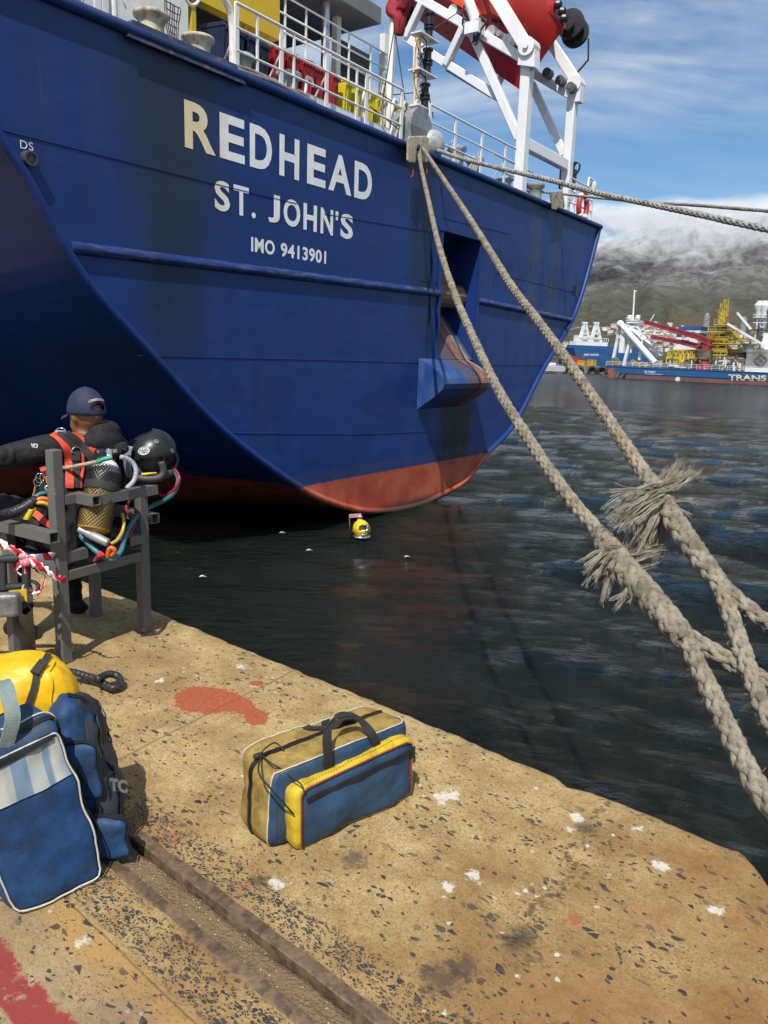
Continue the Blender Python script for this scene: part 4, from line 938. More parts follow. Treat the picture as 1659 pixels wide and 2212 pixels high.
for c in spots:
    for i, x in enumerate(spots[c]):
        if i == 0: o = make_bin(c); protos[c] = o
        else: o = copy_tree(protos[c])
        y = 100+(x-570)*.43; q = T(x, y+30, -.95)
        o.location = tuple(ship2w(V3(q[0], .95+.04*math.sin(i*3), DK+.0 if c != 'blue' else DK-.05))); o.rotation_euler = (0, 0, SA+random.choice((-1, 1))*random.uniform(.08, .3)); o.scale = (.56, .75, 1.02)
        tag(o, word_[c][i], 'bin', 'wheelie bins along the ship rail')
# furled red flag on the staff
mb = MB(); f0 = ship2w(T(856, 62, -.62)); f1 = ship2w(T(862, -14, -.62))
P = catmull([f0+V3(.02, 0, -.12), f0+(f1-f0)*.25+V3(.03, -.02, 0), f0+(f1-f0)*.5+V3(-.03, 0, 0), f0+(f1-f0)*.75+V3(.06, 0, 0), f1+V3(.05, 0, .2)], 5)
V, F = [], []; T_, A_, B_ = frames(P); nn = 18
for i in range(len(P)):
    for k in range(nn):
        th = 2*math.pi*k/nn; r_ = (.10+.17*i/len(P))*(1+.32*math.sin(3*th+i*.35)+.15*math.sin(7*th-i*.5)); V.append(P[i]+A_[i]*math.cos(th)*r_+B_[i]*math.sin(th)*r_*.8)
mb.add(V, [(i*nn+k, i*nn+(k+1) % nn, (i+1)*nn+(k+1) % nn, (i+1)*nn+k) for i in range(len(P)-1) for k in range(nn)])
tag(mb.build('flag', pm('flag_red', (.26, .015, .022), .8, var=.2), smooth=True), 'furled dark red flag hanging on the ship flagstaff', 'flag')
# life ring by the far corner
p = ship2w(T(1257, 447, -.05)); lr = empty('life_ring', 'red life ring hung on the rail at the stern corner', 'life ring', tuple(p), SA)
mb = MB(); a = np.linspace(0, 2*math.pi, 33)[:-1]; mb.tube([V3(.33*math.cos(q), -.03, .40*math.sin(q)) for q in a], .085, 10, closed=True); mb.build('ring', pm('ring_red', (.45, .03, .02), .5), lr, smooth=True)
for k in range(4):
    q = a[k*8+4]; mb = MB(); mb.tube([V3(.33*math.cos(q+e), -.03, .40*math.sin(q+e)) for e in (-.16, 0, .16)], .09, 10); mb.build('band', white, lr, smooth=True)
# coil of rope lying on deck edge, under the bollards
mb = MB(); cs = [T(x, y, -.10) for x, y in ((500, 152), (540, 166), (580, 180), (620, 200), (650, 215), (668, 222))]
mb.tube(catmull([ship2w(c+V3(0, 0, .06+.03*math.sin(i*2))) for i, c in enumerate(cs)], 6), .05, 8); mb.tube(catmull([ship2w(c+V3(.1, -.04, .02)) for c in cs], 6), .05, 8)
tag(mb.build('deck_rope', pm('dirty_rope', (.16, .14, .12), .9, bump=.4, bscale=40), smooth=True), 'grey rope lying along the deck edge under the rail', 'rope')
# wooden chafe boards lashed at the fairleads
def board(name, pts, label, s0):
    poly = [ship2w(T(x, y, s0)) for x, y in pts]; mb = MB(); mb.prism(poly, tuple(-SN*.05)); return tag(bevel(mb.build(name, pm('chafe_board', (.42, .36, .26), .7, var=.2, scale=5, col2=(.16, .12, .09), amt=.4, bump=.2, bscale=30)), .02, 2), label, 'board')
board('chafe_board', [(882, 300), (886, 294), (922, 293), (927, 299), (927, 346), (922, 352), (911, 350), (909, 346), (909, 318), (905, 312), (901, 318), (900, 346), (897, 353), (884, 351), (881, 346)], 'worn plywood chafe board with a slot, lashed under the ropes at mid stern', .28)
board('chafe_board', [(1189, 414), (1216, 411), (1221, 448), (1212, 452), (1205, 448), (1203, 424), (1201, 423), (1206, 448), (1202, 454), (1194, 452)], 'small pale chafe board hanging at the far rope, right end of the stern', .22)
mb = MB()
for x, y in ((887, 372), (917, 372)):
    q = ship2w(T(x, y, .2)); mb.tube([q+V3(0, 0, .35), q+V3(0, 0, .1)], .012, 5); mb.tube([q+V3(.05*math.cos(k), 0, .1*math.sin(k)) for k in np.linspace(0, 6.28, 14)], .02, 6)
tag(mb.build('lashing_hooks', pm('hook_red', (.25, .05, .04), .6)), 'pair of small red hooks dangling below the plywood chafe board', 'hook')
# ================================================================ ON THE QUAY
from mathutils.bvhtree import BVHTree
class Soft:
    """a soft box: eight corners (u length, v depth, w up), rounded edges, bulged faces, creases"""
    def __init__(s, c, n=7., bulge=(.02, .02, .02), crease=.006, seed=0., cs=9., org=(0, 0, 0)):
        s.c = np.array(c, float).reshape(2, 2, 2, 3); s.n = n; s.b = bulge; s.cr = crease; s.sd = seed; s.cs = cs; s.o = np.asarray(org, float)
        m = s.c.mean((0, 1, 2)); s.ctr = m
        s.ax = [s.c[1].mean((0, 1))-s.c[0].mean((0, 1)), s.c[:, 1].mean((0, 1))-s.c[:, 0].mean((0, 1)), s.c[:, :, 1].mean((0, 1))-s.c[:, :, 0].mean((0, 1))]
        s.ax = [a/np.linalg.norm(a) for a in s.ax]
    def raw(s, q):                       # q on the cube surface, -1..1
        q = np.asarray(q, float); k = (np.abs(q)**s.n).sum()**(1/s.n); r = q/k
        a, b, c_ = (r+1)/2
        C = s.c; p = ((C[0, 0, 0]*(1-a)+C[1, 0, 0]*a)*(1-b)+(C[0, 1, 0]*(1-a)+C[1, 1, 0]*a)*b)*(1-c_)+((C[0, 0, 1]*(1-a)+C[1, 0, 1]*a)*(1-b)+(C[0, 1, 1]*(1-a)+C[1, 1, 1]*a)*b)*c_
        for i in range(3):
            j, k2 = [x for x in range(3) if x != i]
            p = p+s.ax[i]*s.b[i]*np.sign(r[i])*abs(r[i])**3*(1-r[j]**2)*(1-r[k2]**2)
        return p
    def nrm(s, q):
        q = np.asarray(q, float); i = int(np.argmax(np.abs(q))); j, k = [x for x in range(3) if x != i]
        e = .04; d1 = q.copy(); d1[j] += e; d2 = q.copy(); d2[j] -= e; d3 = q.copy(); d3[k] += e; d4 = q.copy(); d4[k] -= e
        n_ = np.cross(s.raw(d1)-s.raw(d2), s.raw(d3)-s.raw(d4)); n_ /= np.linalg.norm(n_)+1e-9
        return n_ if n_@(s.raw(q)-s.ctr) > 0 else -n_
    def at(s, q, off=0.):
        p = s.raw(q); n_ = s.nrm(q)
        w_ = s.cr*(fbm(p*1., 4, s.cs)+.55*(1-abs(fbm(p+s.sd, 3, s.cs*.55)))*1.2-.5)
        return p+n_*(w_+off)-s.o, n_
    def shell(s, mb, N=18):
        for i in range(3):
            j, k = [x for x in range(3) if x != i]
            for sg in (-1, 1):
                def fn(a, b):
                    q = V3(0, 0, 0); q[i] = sg; q[j] = (a*2-1); q[k] = (b*2-1); return s.at(q)[0]
                mb.grid(fn, N, N)
        return mb
    def face(s, mb, axis, sg, r1, r2, off, N=16, th=14.):   # patch on a face; r1, r2 ranges on the two other axes
        j, k = [x for x in range(3) if x != axis]
        def fn(a, b):
            q = V3(0, 0, 0); q[axis] = sg; q[j] = r1[0]+(r1[1]-r1[0])*a; q[k] = r2[0]+(r2[1]-r2[0])*b
            e = min(a, 1-a, b, 1-b); return s.at(q, off*min(1, e*th+(.6 if th > 50 else 0)))[0]
        mb.grid(fn, N, N); return mb
    def path(s, pts, off, n=8):
        P, Nn = [], []
        for a, b in zip(pts[:-1], pts[1:]):
            for t_ in np.linspace(0, 1, n, endpoint=False):
                p, n_ = s.at(np.asarray(a, float)*(1-t_)+np.asarray(b, float)*t_, off); P.append(p); Nn.append(n_)
        p, n_ = s.at(pts[-1], off); P.append(p); Nn.append(n_); return np.array(P), np.array(Nn)
def weld(o, d=.0015):
    bm = bmesh.new(); bm.from_mesh(o.data); bmesh.ops.remove_doubles(bm, verts=bm.verts, dist=d); bmesh.ops.recalc_face_normals(bm, faces=bm.faces); bm.to_mesh(o.data); bm.free()
    o.data.polygons.foreach_set('use_smooth', [True]*len(o.data.polygons)); return o
def fabric(name, col, col2, amt=.45, rough=.62, wscale=900, spec=.4, stain=(.06, .05, .035), samt=.38, scale=7):
    if name in MATS: return MATS[name]
    m, t, b = newmat(name); co = t.coord(); n1 = t.noise(co, scale, 7, .62); n2 = t.noise(t.vmath('ADD', co, (3, 1, 2)), scale*2.3, 8, .7); n3 = t.noise(co, 180, 3, .6)
    c = t.mix(t.step(n1, .5-amt/2, .5+amt/2), col, col2)
    c = t.mix(t.mul(t.step(n2, .43, .64), samt), c, stain)
    c = t.mix(t.mul(t.step(n2, .30, .22), .35), c, [min(1, q*1.6+.04) for q in col2])
    c = t.mix(t.mul(t.math('GREATER_THAN', t.noise(co, 130, 2, .5), .80), .4), c, (.4, .4, .38))
    t.put(b.inputs['Base Color'], c); t.put(b.inputs['Roughness'], t.add(rough-.1, t.mul(n2, .25))); b.inputs['Specular IOR Level'].default_value = spec
    wv = t.new('ShaderNodeTexWave', wave_type='BANDS', bands_direction='X'); t.l.new(co, wv.inputs[0]); wv.inputs['Scale'].default_value = wscale/6; wv.inputs['Distortion'].default_value = 1.
    t.put(b.inputs['Normal'], t.bump(t.add(t.add(t.mul(n1, 1.2), t.mul(n2, .8)), t.mul(n3, .12)), .55, .008)); return m
def zip_strip(mb, P, N, w=.016, teeth=True):
    mb.ribbon(P, N, w, .0025)
    if teeth:
        Pr = resample(P, .0055); idx = np.clip(np.round(np.linspace(0, len(P)-1, len(Pr))).astype(int), 0, len(P)-1)
        T_ = np.gradient(Pr, axis=0)
        for p, k, tt in zip(Pr, idx, T_):
            n_ = N[k]; b_ = np.cross(tt, n_); b_ /= np.linalg.norm(b_)+1e-9; tt = tt/(np.linalg.norm(tt)+1e-9)
            mb.obox(p+n_*.0035, tt, b_, n_, .0017, .0038, .0016)
    return mb
piping_w = pm('piping_white', (.52, .49, .41), .55, var=.1, col2=(.35, .30, .22), amt=.35, scale=20)
piping_r = pm('piping_maroon', (.16, .03, .035), .5)
zipm = pm('zip_black', (.018, .018, .018), .45, bump=.2, bscale=200)
webbing = pm('webbing_black', (.022, .021, .020), .75, bump=.5, bscale=260, bdist=.002)
BLUE = fabric('duffel_blue', (.014, .043, .092), (.024, .078, .155), .5, stain=(.035, .042, .045), samt=.6)
TAN = fabric('duffel_tan', (.235, .145, .032), (.37, .255, .068), .55, stain=(.10, .065, .022), samt=.6)
YEL = fabric('duffel_yellow', (.50, .34, .014), (.60, .43, .03), .5, stain=(.16, .10, .015), samt=.5)

# ---- the duffel in the middle
def vert(x, y, base): return onplane(x, y, base, V3(base[0], base[1], 0)/math.hypot(base[0], base[1]))
Z3 = lambda X, Y: (466.3+X*.2976, 1453.8+Y*.2976)
FL, PL_, PR_ = G(590, 1838), G(640, 1843), G(896, 1716)
ld = (PR_-PL_); Lb = np.linalg.norm(ld)*1.06; ld /= np.linalg.norm(ld); dd = V3(-ld[1], ld[0], 0)
BLb = G(511, 1772); dpt = (BLb-FL)@dd
FR = FL+ld*Lb; BR = FR+dd*dpt; BL = FL+dd*dpt
tFL = vert(*Z3(435, 735), FL+dd*.02); tBL = vert(*Z3(185, 535), BL); tFR = vert(*Z3(1410, 330), FR+dd*.02); tBR = vert(*Z3(1120, 205), BR)
duf = empty('duffel_bag', 'worn tan and blue duffel bag with black handles, alone on the concrete near the edge', 'bag', tuple((FL+BR)/2*V3(1, 1, 0)))
ob = V3(*duf.location)
S1 = Soft([FL, tFL, BL, tBL, FR, tFR, BR, tBR], 11, (.022, .012, -.010), .017, 1., 5.5, ob)
mb = MB(); S1.shell(mb, 24); body = weld(mb.build('body', [TAN], duf), .002)
zup = lambda q: q
mb = MB(); S1.face(mb, 1, -1, (-1, 1), (-.99, 1.), .004, 22, 99.); weld(mb.build('side_panel', BLUE, duf))
mb = MB(); S1.face(mb, 0, -1, (-1, -.80), (-.99, 1), .004, 18, 99.); weld(mb.build('side_panel', BLUE, duf))
mb = MB(); S1.face(mb, 0, 1, (-1, -.3), (-.99, 1), .004, 18, 99.); weld(mb.build('side_panel', BLUE, duf))
mb = MB()
P, N = S1.path([(-1, -.80, -.95), (-1, -.80, .0), (-1, -.82, .94), (-.95, -.93, 1), (0, -.985, 1), (.97, -.97, 1), (1, -.3, .9), (1, -.3, -.9)], .004, 14); mb.tube(P, .0025, 6); mb.build('piping', piping_w, duf, smooth=True)
mb = MB(); P, N = S1.path([(-1, .96, -.2), (-1, .985, .9), (-.95, .99, 1), (0, .99, 1), (.97, .99, 1)], .004, 14); mb.tube(P, .0025, 6); mb.build('piping', piping_w, duf, smooth=True)
mb = MB(); P, N = S1.path([(-1, .05, -.9), (-1, .05, .2), (-1, .08, .93), (-.94, .10, 1), (-.4, .14, 1), (.4, .16, 1), (.96, .2, 1)], .003, 18); zip_strip(mb, P, N, .018); mb.build('zip', zipm, duf)
# front pocket
pt = .055
pc = []
bl, br = PL_, PR_
tl_, tr_ = vert(*Z3(590, 860), PL_+dd*.01), vert(*Z3(1432, 465), PR_+dd*.01)
bl2, br2, tl2, tr2 = [q+dd*(pt+.02) for q in (bl, br, tl_, tr_)]
S2 = Soft([bl, tl_, bl2, tl2, br, tr_, br2, tr2], 11, (.008, .022, .006), .011, 5., 7., ob)
mb = MB(); S2.shell(mb, 20); pk = weld(mb.build('pocket', [YEL], duf), .002)
mb = MB(); S2.face(mb, 1, -1, (-.99, .99), (-.99, .97), .0035, 24); weld(mb.build('pocket_front', BLUE, pk))
mb = MB(); P, N = S2.path([(-.99, -1, -.98), (-1, -.99, .0), (-.985, -1, .9), (-.9, -1, .985), (0, -1, .99), (.9, -1, .985), (.985, -1, .9), (.99, -1, 0), (.98, -1, -.95)], .005, 12); mb.tube(P, .0035, 6); mb.build('piping', piping_r, pk, smooth=True)
mb = MB(); P, N = S2.path([(-.88, -1, .60), (-.3, -1, .63), (.3, -1, .63), (.97, -1, .62)], .006, 14); zip_strip(mb, P, N, .017); mb.obox(P[-1]+N[-1]*.006, V3(0, 0, 1), ld, N[-1], .02, .006, .004); mb.obox(P[-1]+N[-1]*.012-V3(0, 0, .028), V3(0, 0, 1), ld, N[-1], .012, .004, .002); mb.build('zip', zipm, pk)
# stitching lines on the yellow trim
mb = MB()
for w_ in (-.55, .45):
    P, N = S2.path([(-.95, w_, 1), (0, w_, 1), (.95, w_, 1)], .0035, 40)
    for i in range(0, len(P)-1, 2): mb.tube([P[i], P[i+1]], .0011, 4)
mb.build('stitching', pm('thread', (.35, .2, .02), .7), pk)
# handles: a loop in front and its fellow behind, leaning on it
def strap_loop(q0, q1, top, wv, name='handle'):
    a, na = S1.at(q0, .006); b, nb_ = S1.at(q1, .006); lo0, l0n = S1.at((q0[0], -1, .55), .012); lo1, l1n = S1.at((q1[0], -1, .55), .012)
    P = catmull([lo0, a+na*.004, a+(top-a)*.45+(a-b)*.02+V3(0, 0, .03), top+(a-b)*.18, top+(b-a)*.2, b+(top-b)*.45+V3(0, 0, .02), b+nb_*.004, lo1], 9)
    T_ = np.gradient(P, axis=0); N = np.cross(np.tile(dd, (len(P), 1)), T_); N = np.array([-n_ if n_@(p-(a+b)/2+V3(0, 0, .15)) < 0 else n_ for n_, p in zip(N, P)])
    mb = MB(); V, F = [], []
    for i in range(len(P)):
        n_ = N[i]/np.linalg.norm(N[i]); sl_ = dd*wv
        for a_, c_ in ((-1, 0), (1, 0), (1, 1), (-1, 1)): V.append(P[i]+(T_[i]/np.linalg.norm(T_[i])*0)+dd*a_*0+S1w(i, len(P))*a_*wv/2+n_*c_*.004)
    for i in range(len(P)-1):
        for k in range(4): F.append((i*4+k, i*4+(k+1) % 4, i*4+4+(k+1) % 4, i*4+4+k))
    mb.add(V, F); return mb.build(name, webbing, duf)
def S1w(i, n):
    return ld if (i < n*.30 or i > n*.70) else (dd*.75+ld*.65)/np.linalg.norm(dd*.75+ld*.65)
def wstrap(name, pts, wvec, w):
    P = catmull(pts, 9); Wv = catmull(wvec, 9); mb = MB(); V, F = [], []; T_ = np.gradient(P, axis=0)
    for i in range(len(P)):
        wv = Wv[i]/np.linalg.norm(Wv[i]); n_ = np.cross(T_[i], wv); n_ /= np.linalg.norm(n_)+1e-9
        for a_, c_ in ((-1, -1), (1, -1), (1, 1), (-1, 1)): V.append(P[i]+wv*a_*w/2+n_*c_*.0022)
    for i in range(len(P)-1):
        for k in range(4): F.append((i*4+k, i*4+(k+1) % 4, i*4+4+(k+1) % 4, i*4+4+k))
    F += [(3, 2, 1, 0), tuple(4*(len(P)-1)+k for k in range(4))]
    mb.add(V, F); return mb.build(name, webbing, duf, smooth=False)
ha, hb_ = vert(*Z3(820, 655), FL+ld*.30+dd*.03)-ob, vert(*Z3(1155, 500), FL+ld*.62+dd*.03)-ob
Zd = lambda X, Y, off: onplane(*Z3(X, Y), FL+dd*off, dd)-ob
wl_ = ld*1.; wt = dd*.9+ld*.4
wstrap('handle', [Zd(820, 690, -.012), Zd(818, 640, -.022), Zd(812, 560, -.020), Zd(808, 450, -.005), Zd(835, 350, .02), Zd(905, 305, .04), Zd(1000, 308, .045), Zd(1080, 375, .02), Zd(1130, 440, -.01), Zd(1160, 500, -.018), Zd(1165, 520, -.012)], [wl_, wl_, wl_, wl_, wl_*.8+dd*.4, wl_*.3+dd*.8, wl_*.4+dd*.9, wl_*.9+dd*.3, wl_, wl_, wl_], .036)
wstrap('handle', [S1.at((-.12, .8, 1), .004)[0], S1.at((-.10, .6, 1), .008)[0], Zd(860, 385, .12), Zd(920, 330, .11), Zd(1000, 330, .12), S1.at((.12, .5, 1), .012)[0], S1.at((.2, .8, 1), .004)[0]], [ld]*2+[dd*.7+ld*.3]*3+[ld]*2, .030)
# pull cord at the zip end
mb = MB(); z0, zn = S1.at((-.96, .09, 1), .012)
mb.tube(catmull([z0, Zd(345, 560, .10), Zd(415, 508, .12), Zd(455, 520, .12), Zd(495, 562, .10)], 8), .0028, 6)
mb.tube(catmull([z0, Zd(310, 720, .02), Zd(390, 830, -.02), Zd(470, 920, -.035), Zd(565, 1025, -.055)], 8), .0032, 6)
mb.tube(catmull([z0, Zd(400, 655, .05), Zd(480, 700, .03), Zd(550, 755, -.01), Zd(610, 800, -.05), Zd(640, 840, -.068)], 8), .0028, 6)
mb.ell(z0, (.012, .010, .010), 8, 6); mb.obox(z0+V3(-.012, -.006, .0), ld, dd, V3(0, 0, 1), .012, .008, .006); mb.build('pull_cord', webbing, duf, smooth=True)

# ---- big blue holdall on the left, with the rucksack leaning behind it
ZB = lambda X, Y: (X*.2976, 1371.5+Y*.2976)
b0, b1 = G(46, 1988), G(224, 1900); l2 = (b1-b0); L2 = np.linalg.norm(l2); l2 /= L2; d2 = V3(-l2[1], l2[0], 0)
c000, c100 = b0-l2*.10, b1; c010, c110 = c000+d2*.24, c100+d2*.24
t1 = onplane(*ZB(438, 655), b1+d2*.09, d2); t0 = onplane(-84, 1668, b0+d2*.09, d2)
tb1 = t1+d2*.17+V3(-.01, 0, .02); tb0 = t0+d2*.17+V3(0, 0, .02)
c000 = G(36, 1986)*V3(1, 1, 0); c010 = c000+d2*.24

HOLD = fabric('holdall_blue', (.009, .036, .10), (.016, .082, .23), .5, stain=(.012, .022, .04), samt=.6, scale=4.5)
HOLDT = fabric('holdall_top', (.014, .040, .085), (.025, .075, .14), .5, stain=(.05, .05, .05), samt=.5, scale=6)
hold = empty('holdall', 'big blue holdall with white piping and a mesh pocket, front left on the quay', 'bag', tuple((c000+c110)/2*V3(1, 1, 0))); oh = V3(*hold.location)
S3 = Soft([c000, t0, c010, tb0, c100, t1, c110, tb1], 13, (.008, .022, .01), .024, 2., 4.2, oh)
mb = MB(); S3.shell(mb, 26); weld(mb.build('body', HOLD, hold), .002)
mb = MB(); S3.face(mb, 2, 1, (-.98, .97), (-.97, .98), .003, 18); weld(mb.build('top_panel', HOLDT, hold))
mb = MB(); P, N = S3.path([(-1, -.97, .9), (-.99, -.98, -.9), (-.93, -1, -.975), (0, -1, -.985), (.93, -1, -.975), (.985, -1, -.9), (.985, -1, 0), (.985, -1, .92), (.9, -1, .985), (0, -1, .985), (-.95, -1, .985)], .006, 12); mb.tube(P, .0031, 6); mb.build('piping', piping_w, hold, smooth=True)
mb = MB(); P, N = S3.path([(1, -.35, -.95), (1, -.30, .0), (.99, -.25, .93), (.93, -.2, 1), (0, -.2, 1)], .006, 12); mb.tube(P, .003, 6); mb.build('piping', piping_w, hold, smooth=True)
mb = MB(); P, N = S3.path([(1, -.62, -.9), (1, -.6, 0), (1, -.55, .93), (.95, -.5, 1), (.3, -.45, 1), (-.9, -.45, 1)], .004, 16); zip_strip(mb, P, N, .022); mb.build('zip', zipm, hold)
def mesh_mat():
    m, t, b = newmat('pocket_mesh'); co = t.coord(); x, y, z = t.sep(co)
    u_ = t.vmath('DOT_PRODUCT', co, tuple(l2)); s1 = t.math('SINE', t.mul(u_, 68.)); v_ = z
    c = t.mix(t.step(s1, -.2, .2), (.40, .42, .38), (.16, .24, .33)); c = t.mix(t.step(t.math('SINE', t.mul(u_, 34.)), .5, .8), c, (.52, .50, .42)); c = t.mix(t.step(u_, .02, .10), c, (.05, .16, .34))
    h = t.mul(t.math('SINE', t.mul(u_, 1250.)), t.math('SINE', t.mul(v_, 1250.)))
    c = t.mix(t.mul(t.step(t.math('ABSOLUTE', h), .25, .05), .35), c, (.10, .13, .16))
    t.put(b.inputs['Base Color'], c); b.inputs['Roughness'].default_value = .7; t.put(b.inputs['Normal'], t.bump(h, .5, .002)); return m
mb = MB(); 
def fnm(a, b):
    q = V3(-.97+1.9*a, -1, .44-.02*a+(.90-.44+.04*a)*b); return S3.at(q, .005)[0]
mb.grid(fnm, 20, 10); weld(mb.build('mesh_pocket', mesh_mat(), hold))
mb = MB(); P, N = S3.path([(-.97, -1, .925), (0, -1, .91), (.80, -1, .955)], .006, 16); zip_strip(mb, P, N, .024); mb.build('zip', zipm, hold)
mb = MB(); hP = catmull([S3.at((-.1, -.85, 1), .002)[0], onplane(28, 1555, b0+d2*.10, d2)-oh, onplane(20, 1510, b0+d2*.13, d2)-oh, onplane(12, 1480, b0+d2*.18, d2)-oh, onplane(-6, 1478, b0+d2*.22, d2)-oh, S3.at((-.5, .4, 1), .004)[0]], 8)
T_ = np.gradient(hP, axis=0); mb.ribbon(hP, np.cross(np.tile(l2, (len(hP), 1)), T_)*-1, .042, .004); mb.build('handle', fabric('teal_webbing', (.10, .20, .20), (.20, .27, .25), .3, stain=(.28, .26, .22), samt=.6, scale=9), hold)

RUCK = fabric('rucksack_blue', (.011, .042, .115), (.017, .068, .175), .5, stain=(.02, .028, .04), samt=.6, scale=6)
RUCKD = fabric('rucksack_dark', (.018, .022, .028), (.032, .038, .045), .5, stain=(.07, .06, .05), samt=.3, scale=6)
r1 = G(262, 1838); r0 = b1+d2*.20-l2*.02
rk = empty('rucksack', 'blue and charcoal rucksack with black zips standing behind the big blue holdall', 'bag', tuple(r0*V3(1, 1, 0))); ork = V3(*rk.location)
e1 = (r1-r0)*V3(1, 1, 0); e1 /= np.linalg.norm(e1); e2 = V3(-e1[1], e1[0], 0)
def rkp(x, y, off): return onplane(x, y, r0+d2*off, d2)
kb = [r0-e1*.10-d2*.04, r1-d2*.05, r0-e1*.10+d2*.2, r1+d2*.14]
kt = [rkp(130, 1540, .02), rkp(212, 1540, .02), rkp(120, 1478, .22), rkp(215, 1520, .22)]
S4 = Soft([kb[0], kt[0], kb[2], kt[2], kb[1], kt[1], kb[3], kt[3]], 7, (.025, .025, .015), .026, 3., 5.5, ork)
mb = MB(); S4.shell(mb, 22); weld(mb.build('body', RUCK, rk), .002)
mb = MB(); S4.face(mb, 0, 1, (-.95, .98), (-.30, .95), .006, 18); S4.face(mb, 2, 1, (-.2, .98), (-.8, .98), .005, 14); S4.face(mb, 1, -1, (.28, .99), (-.42, .99), .006, 16, 99.); weld(mb.build('charcoal_panel', RUCKD, rk))
for (q0, q1, q2_, sz) in (((-.30, -1, .28), 0, 0, (.075, .028, .09)), ((.50, -1, -.66), 0, 0, (.075, .040, .065))):
    p, n_ = S4.at(q0); c8 = []
    for a in (-1, 1):
        for b in (-1, 1):
            for c_ in (-1, 1): c8.append(p+ork+e1*sz[0]*a+n_*(sz[1]*(1 if b < 0 else -.6))+V3(0, 0, sz[2]*c_)+e1*.03*c_*-.3)
    Sp = Soft(c8, 8, (.004, .008, .004), .018, 7., 8., ork); mb = MB(); Sp.shell(mb, 12); pk_ = weld(mb.build('pocket', RUCK, rk), .002)
    mb = MB(); P, N = Sp.path([(-.7, -.3, 1), (.5, -.5, 1), (1, -.6, .8), (1, -.6, -.8)], .004, 12); zip_strip(mb, P, N, .018); mb.build('zip', zipm, pk_)
mb = MB(); P, N = S4.path([(-.6, -.2, 1), (.4, -.45, 1), (.93, -.7, .98), (1, -.85, .4), (1, -.9, -.5)], .006, 14); zip_strip(mb, P, N, .02); mb.build('zip', zipm, rk)
mb = MB(); P, N = S4.path([(.2, .5, 1), (.8, .5, 1), (1, .3, .8), (1, .2, .2)], .008, 12); zip_strip(mb, P, N, .02); mb.build('zip', zipm, rk)
p, n_ = S4.at((.72, -1, -.05), .012); mb = MB(); fn = bil(p+V3(0, 0, 0), p+e1*.055+V3(0, 0, -.012), p+V3(0, 0, .045), p+e1*.055+V3(0, 0, .035)); text_on(mb, 'TC', lambda a, b, d=0: fn(a, b), .05); mb.build('letters', pm('letter_grey', (.15, .15, .15), .6), rk)

# ---- yellow dry bag
yb_ = G(50, 1600); ybag = empty('dry_bag', 'bright yellow dry bag with a black buckle strap, behind the blue holdall', 'bag', tuple(yb_)); oy = yb_
ty = onplane(40, 1404, yb_+V3(0, .10, 0), V3(0, 1, 0)); hy = ty[2]
yx = V3(.97, .24, 0); yy = V3(-.24, .97, 0)
k8 = []
for a in (-1, 1):
    for b in (-1, 1):
        for c_ in (0, 1): k8.append(yb_+yx*(.205 if a > 0 else .30)*a*(1-.13*c_)+yy*.15*b*(1-.25*c_)+V3(0, 0, hy*c_))
S5 = Soft(k8, 4.2, (.03, .02, .012), .018, 4., 5., oy)
YB = fabric('dry_bag_vinyl', (.72, .40, .004), (.82, .50, .006), .5, rough=.40, stain=(.42, .21, .01), samt=.35, scale=4, spec=.5)
mb = MB(); S5.shell(mb, 22); weld(mb.build('body', YB, ybag), .002)
mb = MB(); P, N = S5.path([(.35, -1, -.7), (.42, -1, .2), (.62, -.85, .98), (.68, -.4, 1), (.70, .3, 1)], .006, 12); mb.ribbon(P, N, .024, .004); k = int(len(P)*.58); mb.obox(P[k]+N[k]*.008, (P[k+1]-P[k])/np.linalg.norm(P[k+1]-P[k]), np.cross(N[k], P[k+1]-P[k])/np.linalg.norm(P[k+1]-P[k]), N[k], .032, .017, .006); mb.build('strap', webbing, ybag)
mb = MB(); P, N = S5.path([(.80, -1, -.8), (.84, -1, .3), (.86, -.8, .97), (.88, 0, 1)], .004, 10); mb.tube(P, .004, 5); P, N = S5.path([(-.1, -1, -.8), (-.15, -1, .3), (-.2, -.8, .97), (-.2, 0, 1)], .003, 10); mb.tube(P, .003, 5); mb.build('seam', YB, ybag)

# ---- taped end of the umbilical on the ground
def wrapped(mb, P, r, pitch=.02, n=10):
    P = resample(P, .004); ph = np.arange(len(P))*.004
    rr = r*(1+.13*np.abs(((ph/pitch) % 1)-.0)**1.)*(1+.04*np.array([fbm((p_*3, 1, 2), 2) for p_ in ph*10]))
    return mb.tube(P, rr, n)
hp = [(100, 1432, .03), (137, 1444, .05), (161, 1447, .055), (185, 1454, .05), (208, 1461, .045), (228, 1473, .035), (246, 1480, .03), (260, 1473, .03), (256, 1456, .045), (238, 1450, .06), (222, 1455, .065), (210, 1462, .07)]
P = catmull([G(x, y+6, z_) for x, y, z_ in hp], 10); tape = pm('black_tape', (.020, .019, .019), .42, var=.3, scale=30, col2=(.07, .06, .06), amt=.38, bump=.3, bscale=90)
mb = MB(); wrapped(mb, P, .0165, .024); tag(mb.build('hose_end', tape, smooth=True), 'taped black hose end looped on the concrete beside the yellow bag', 'hose')
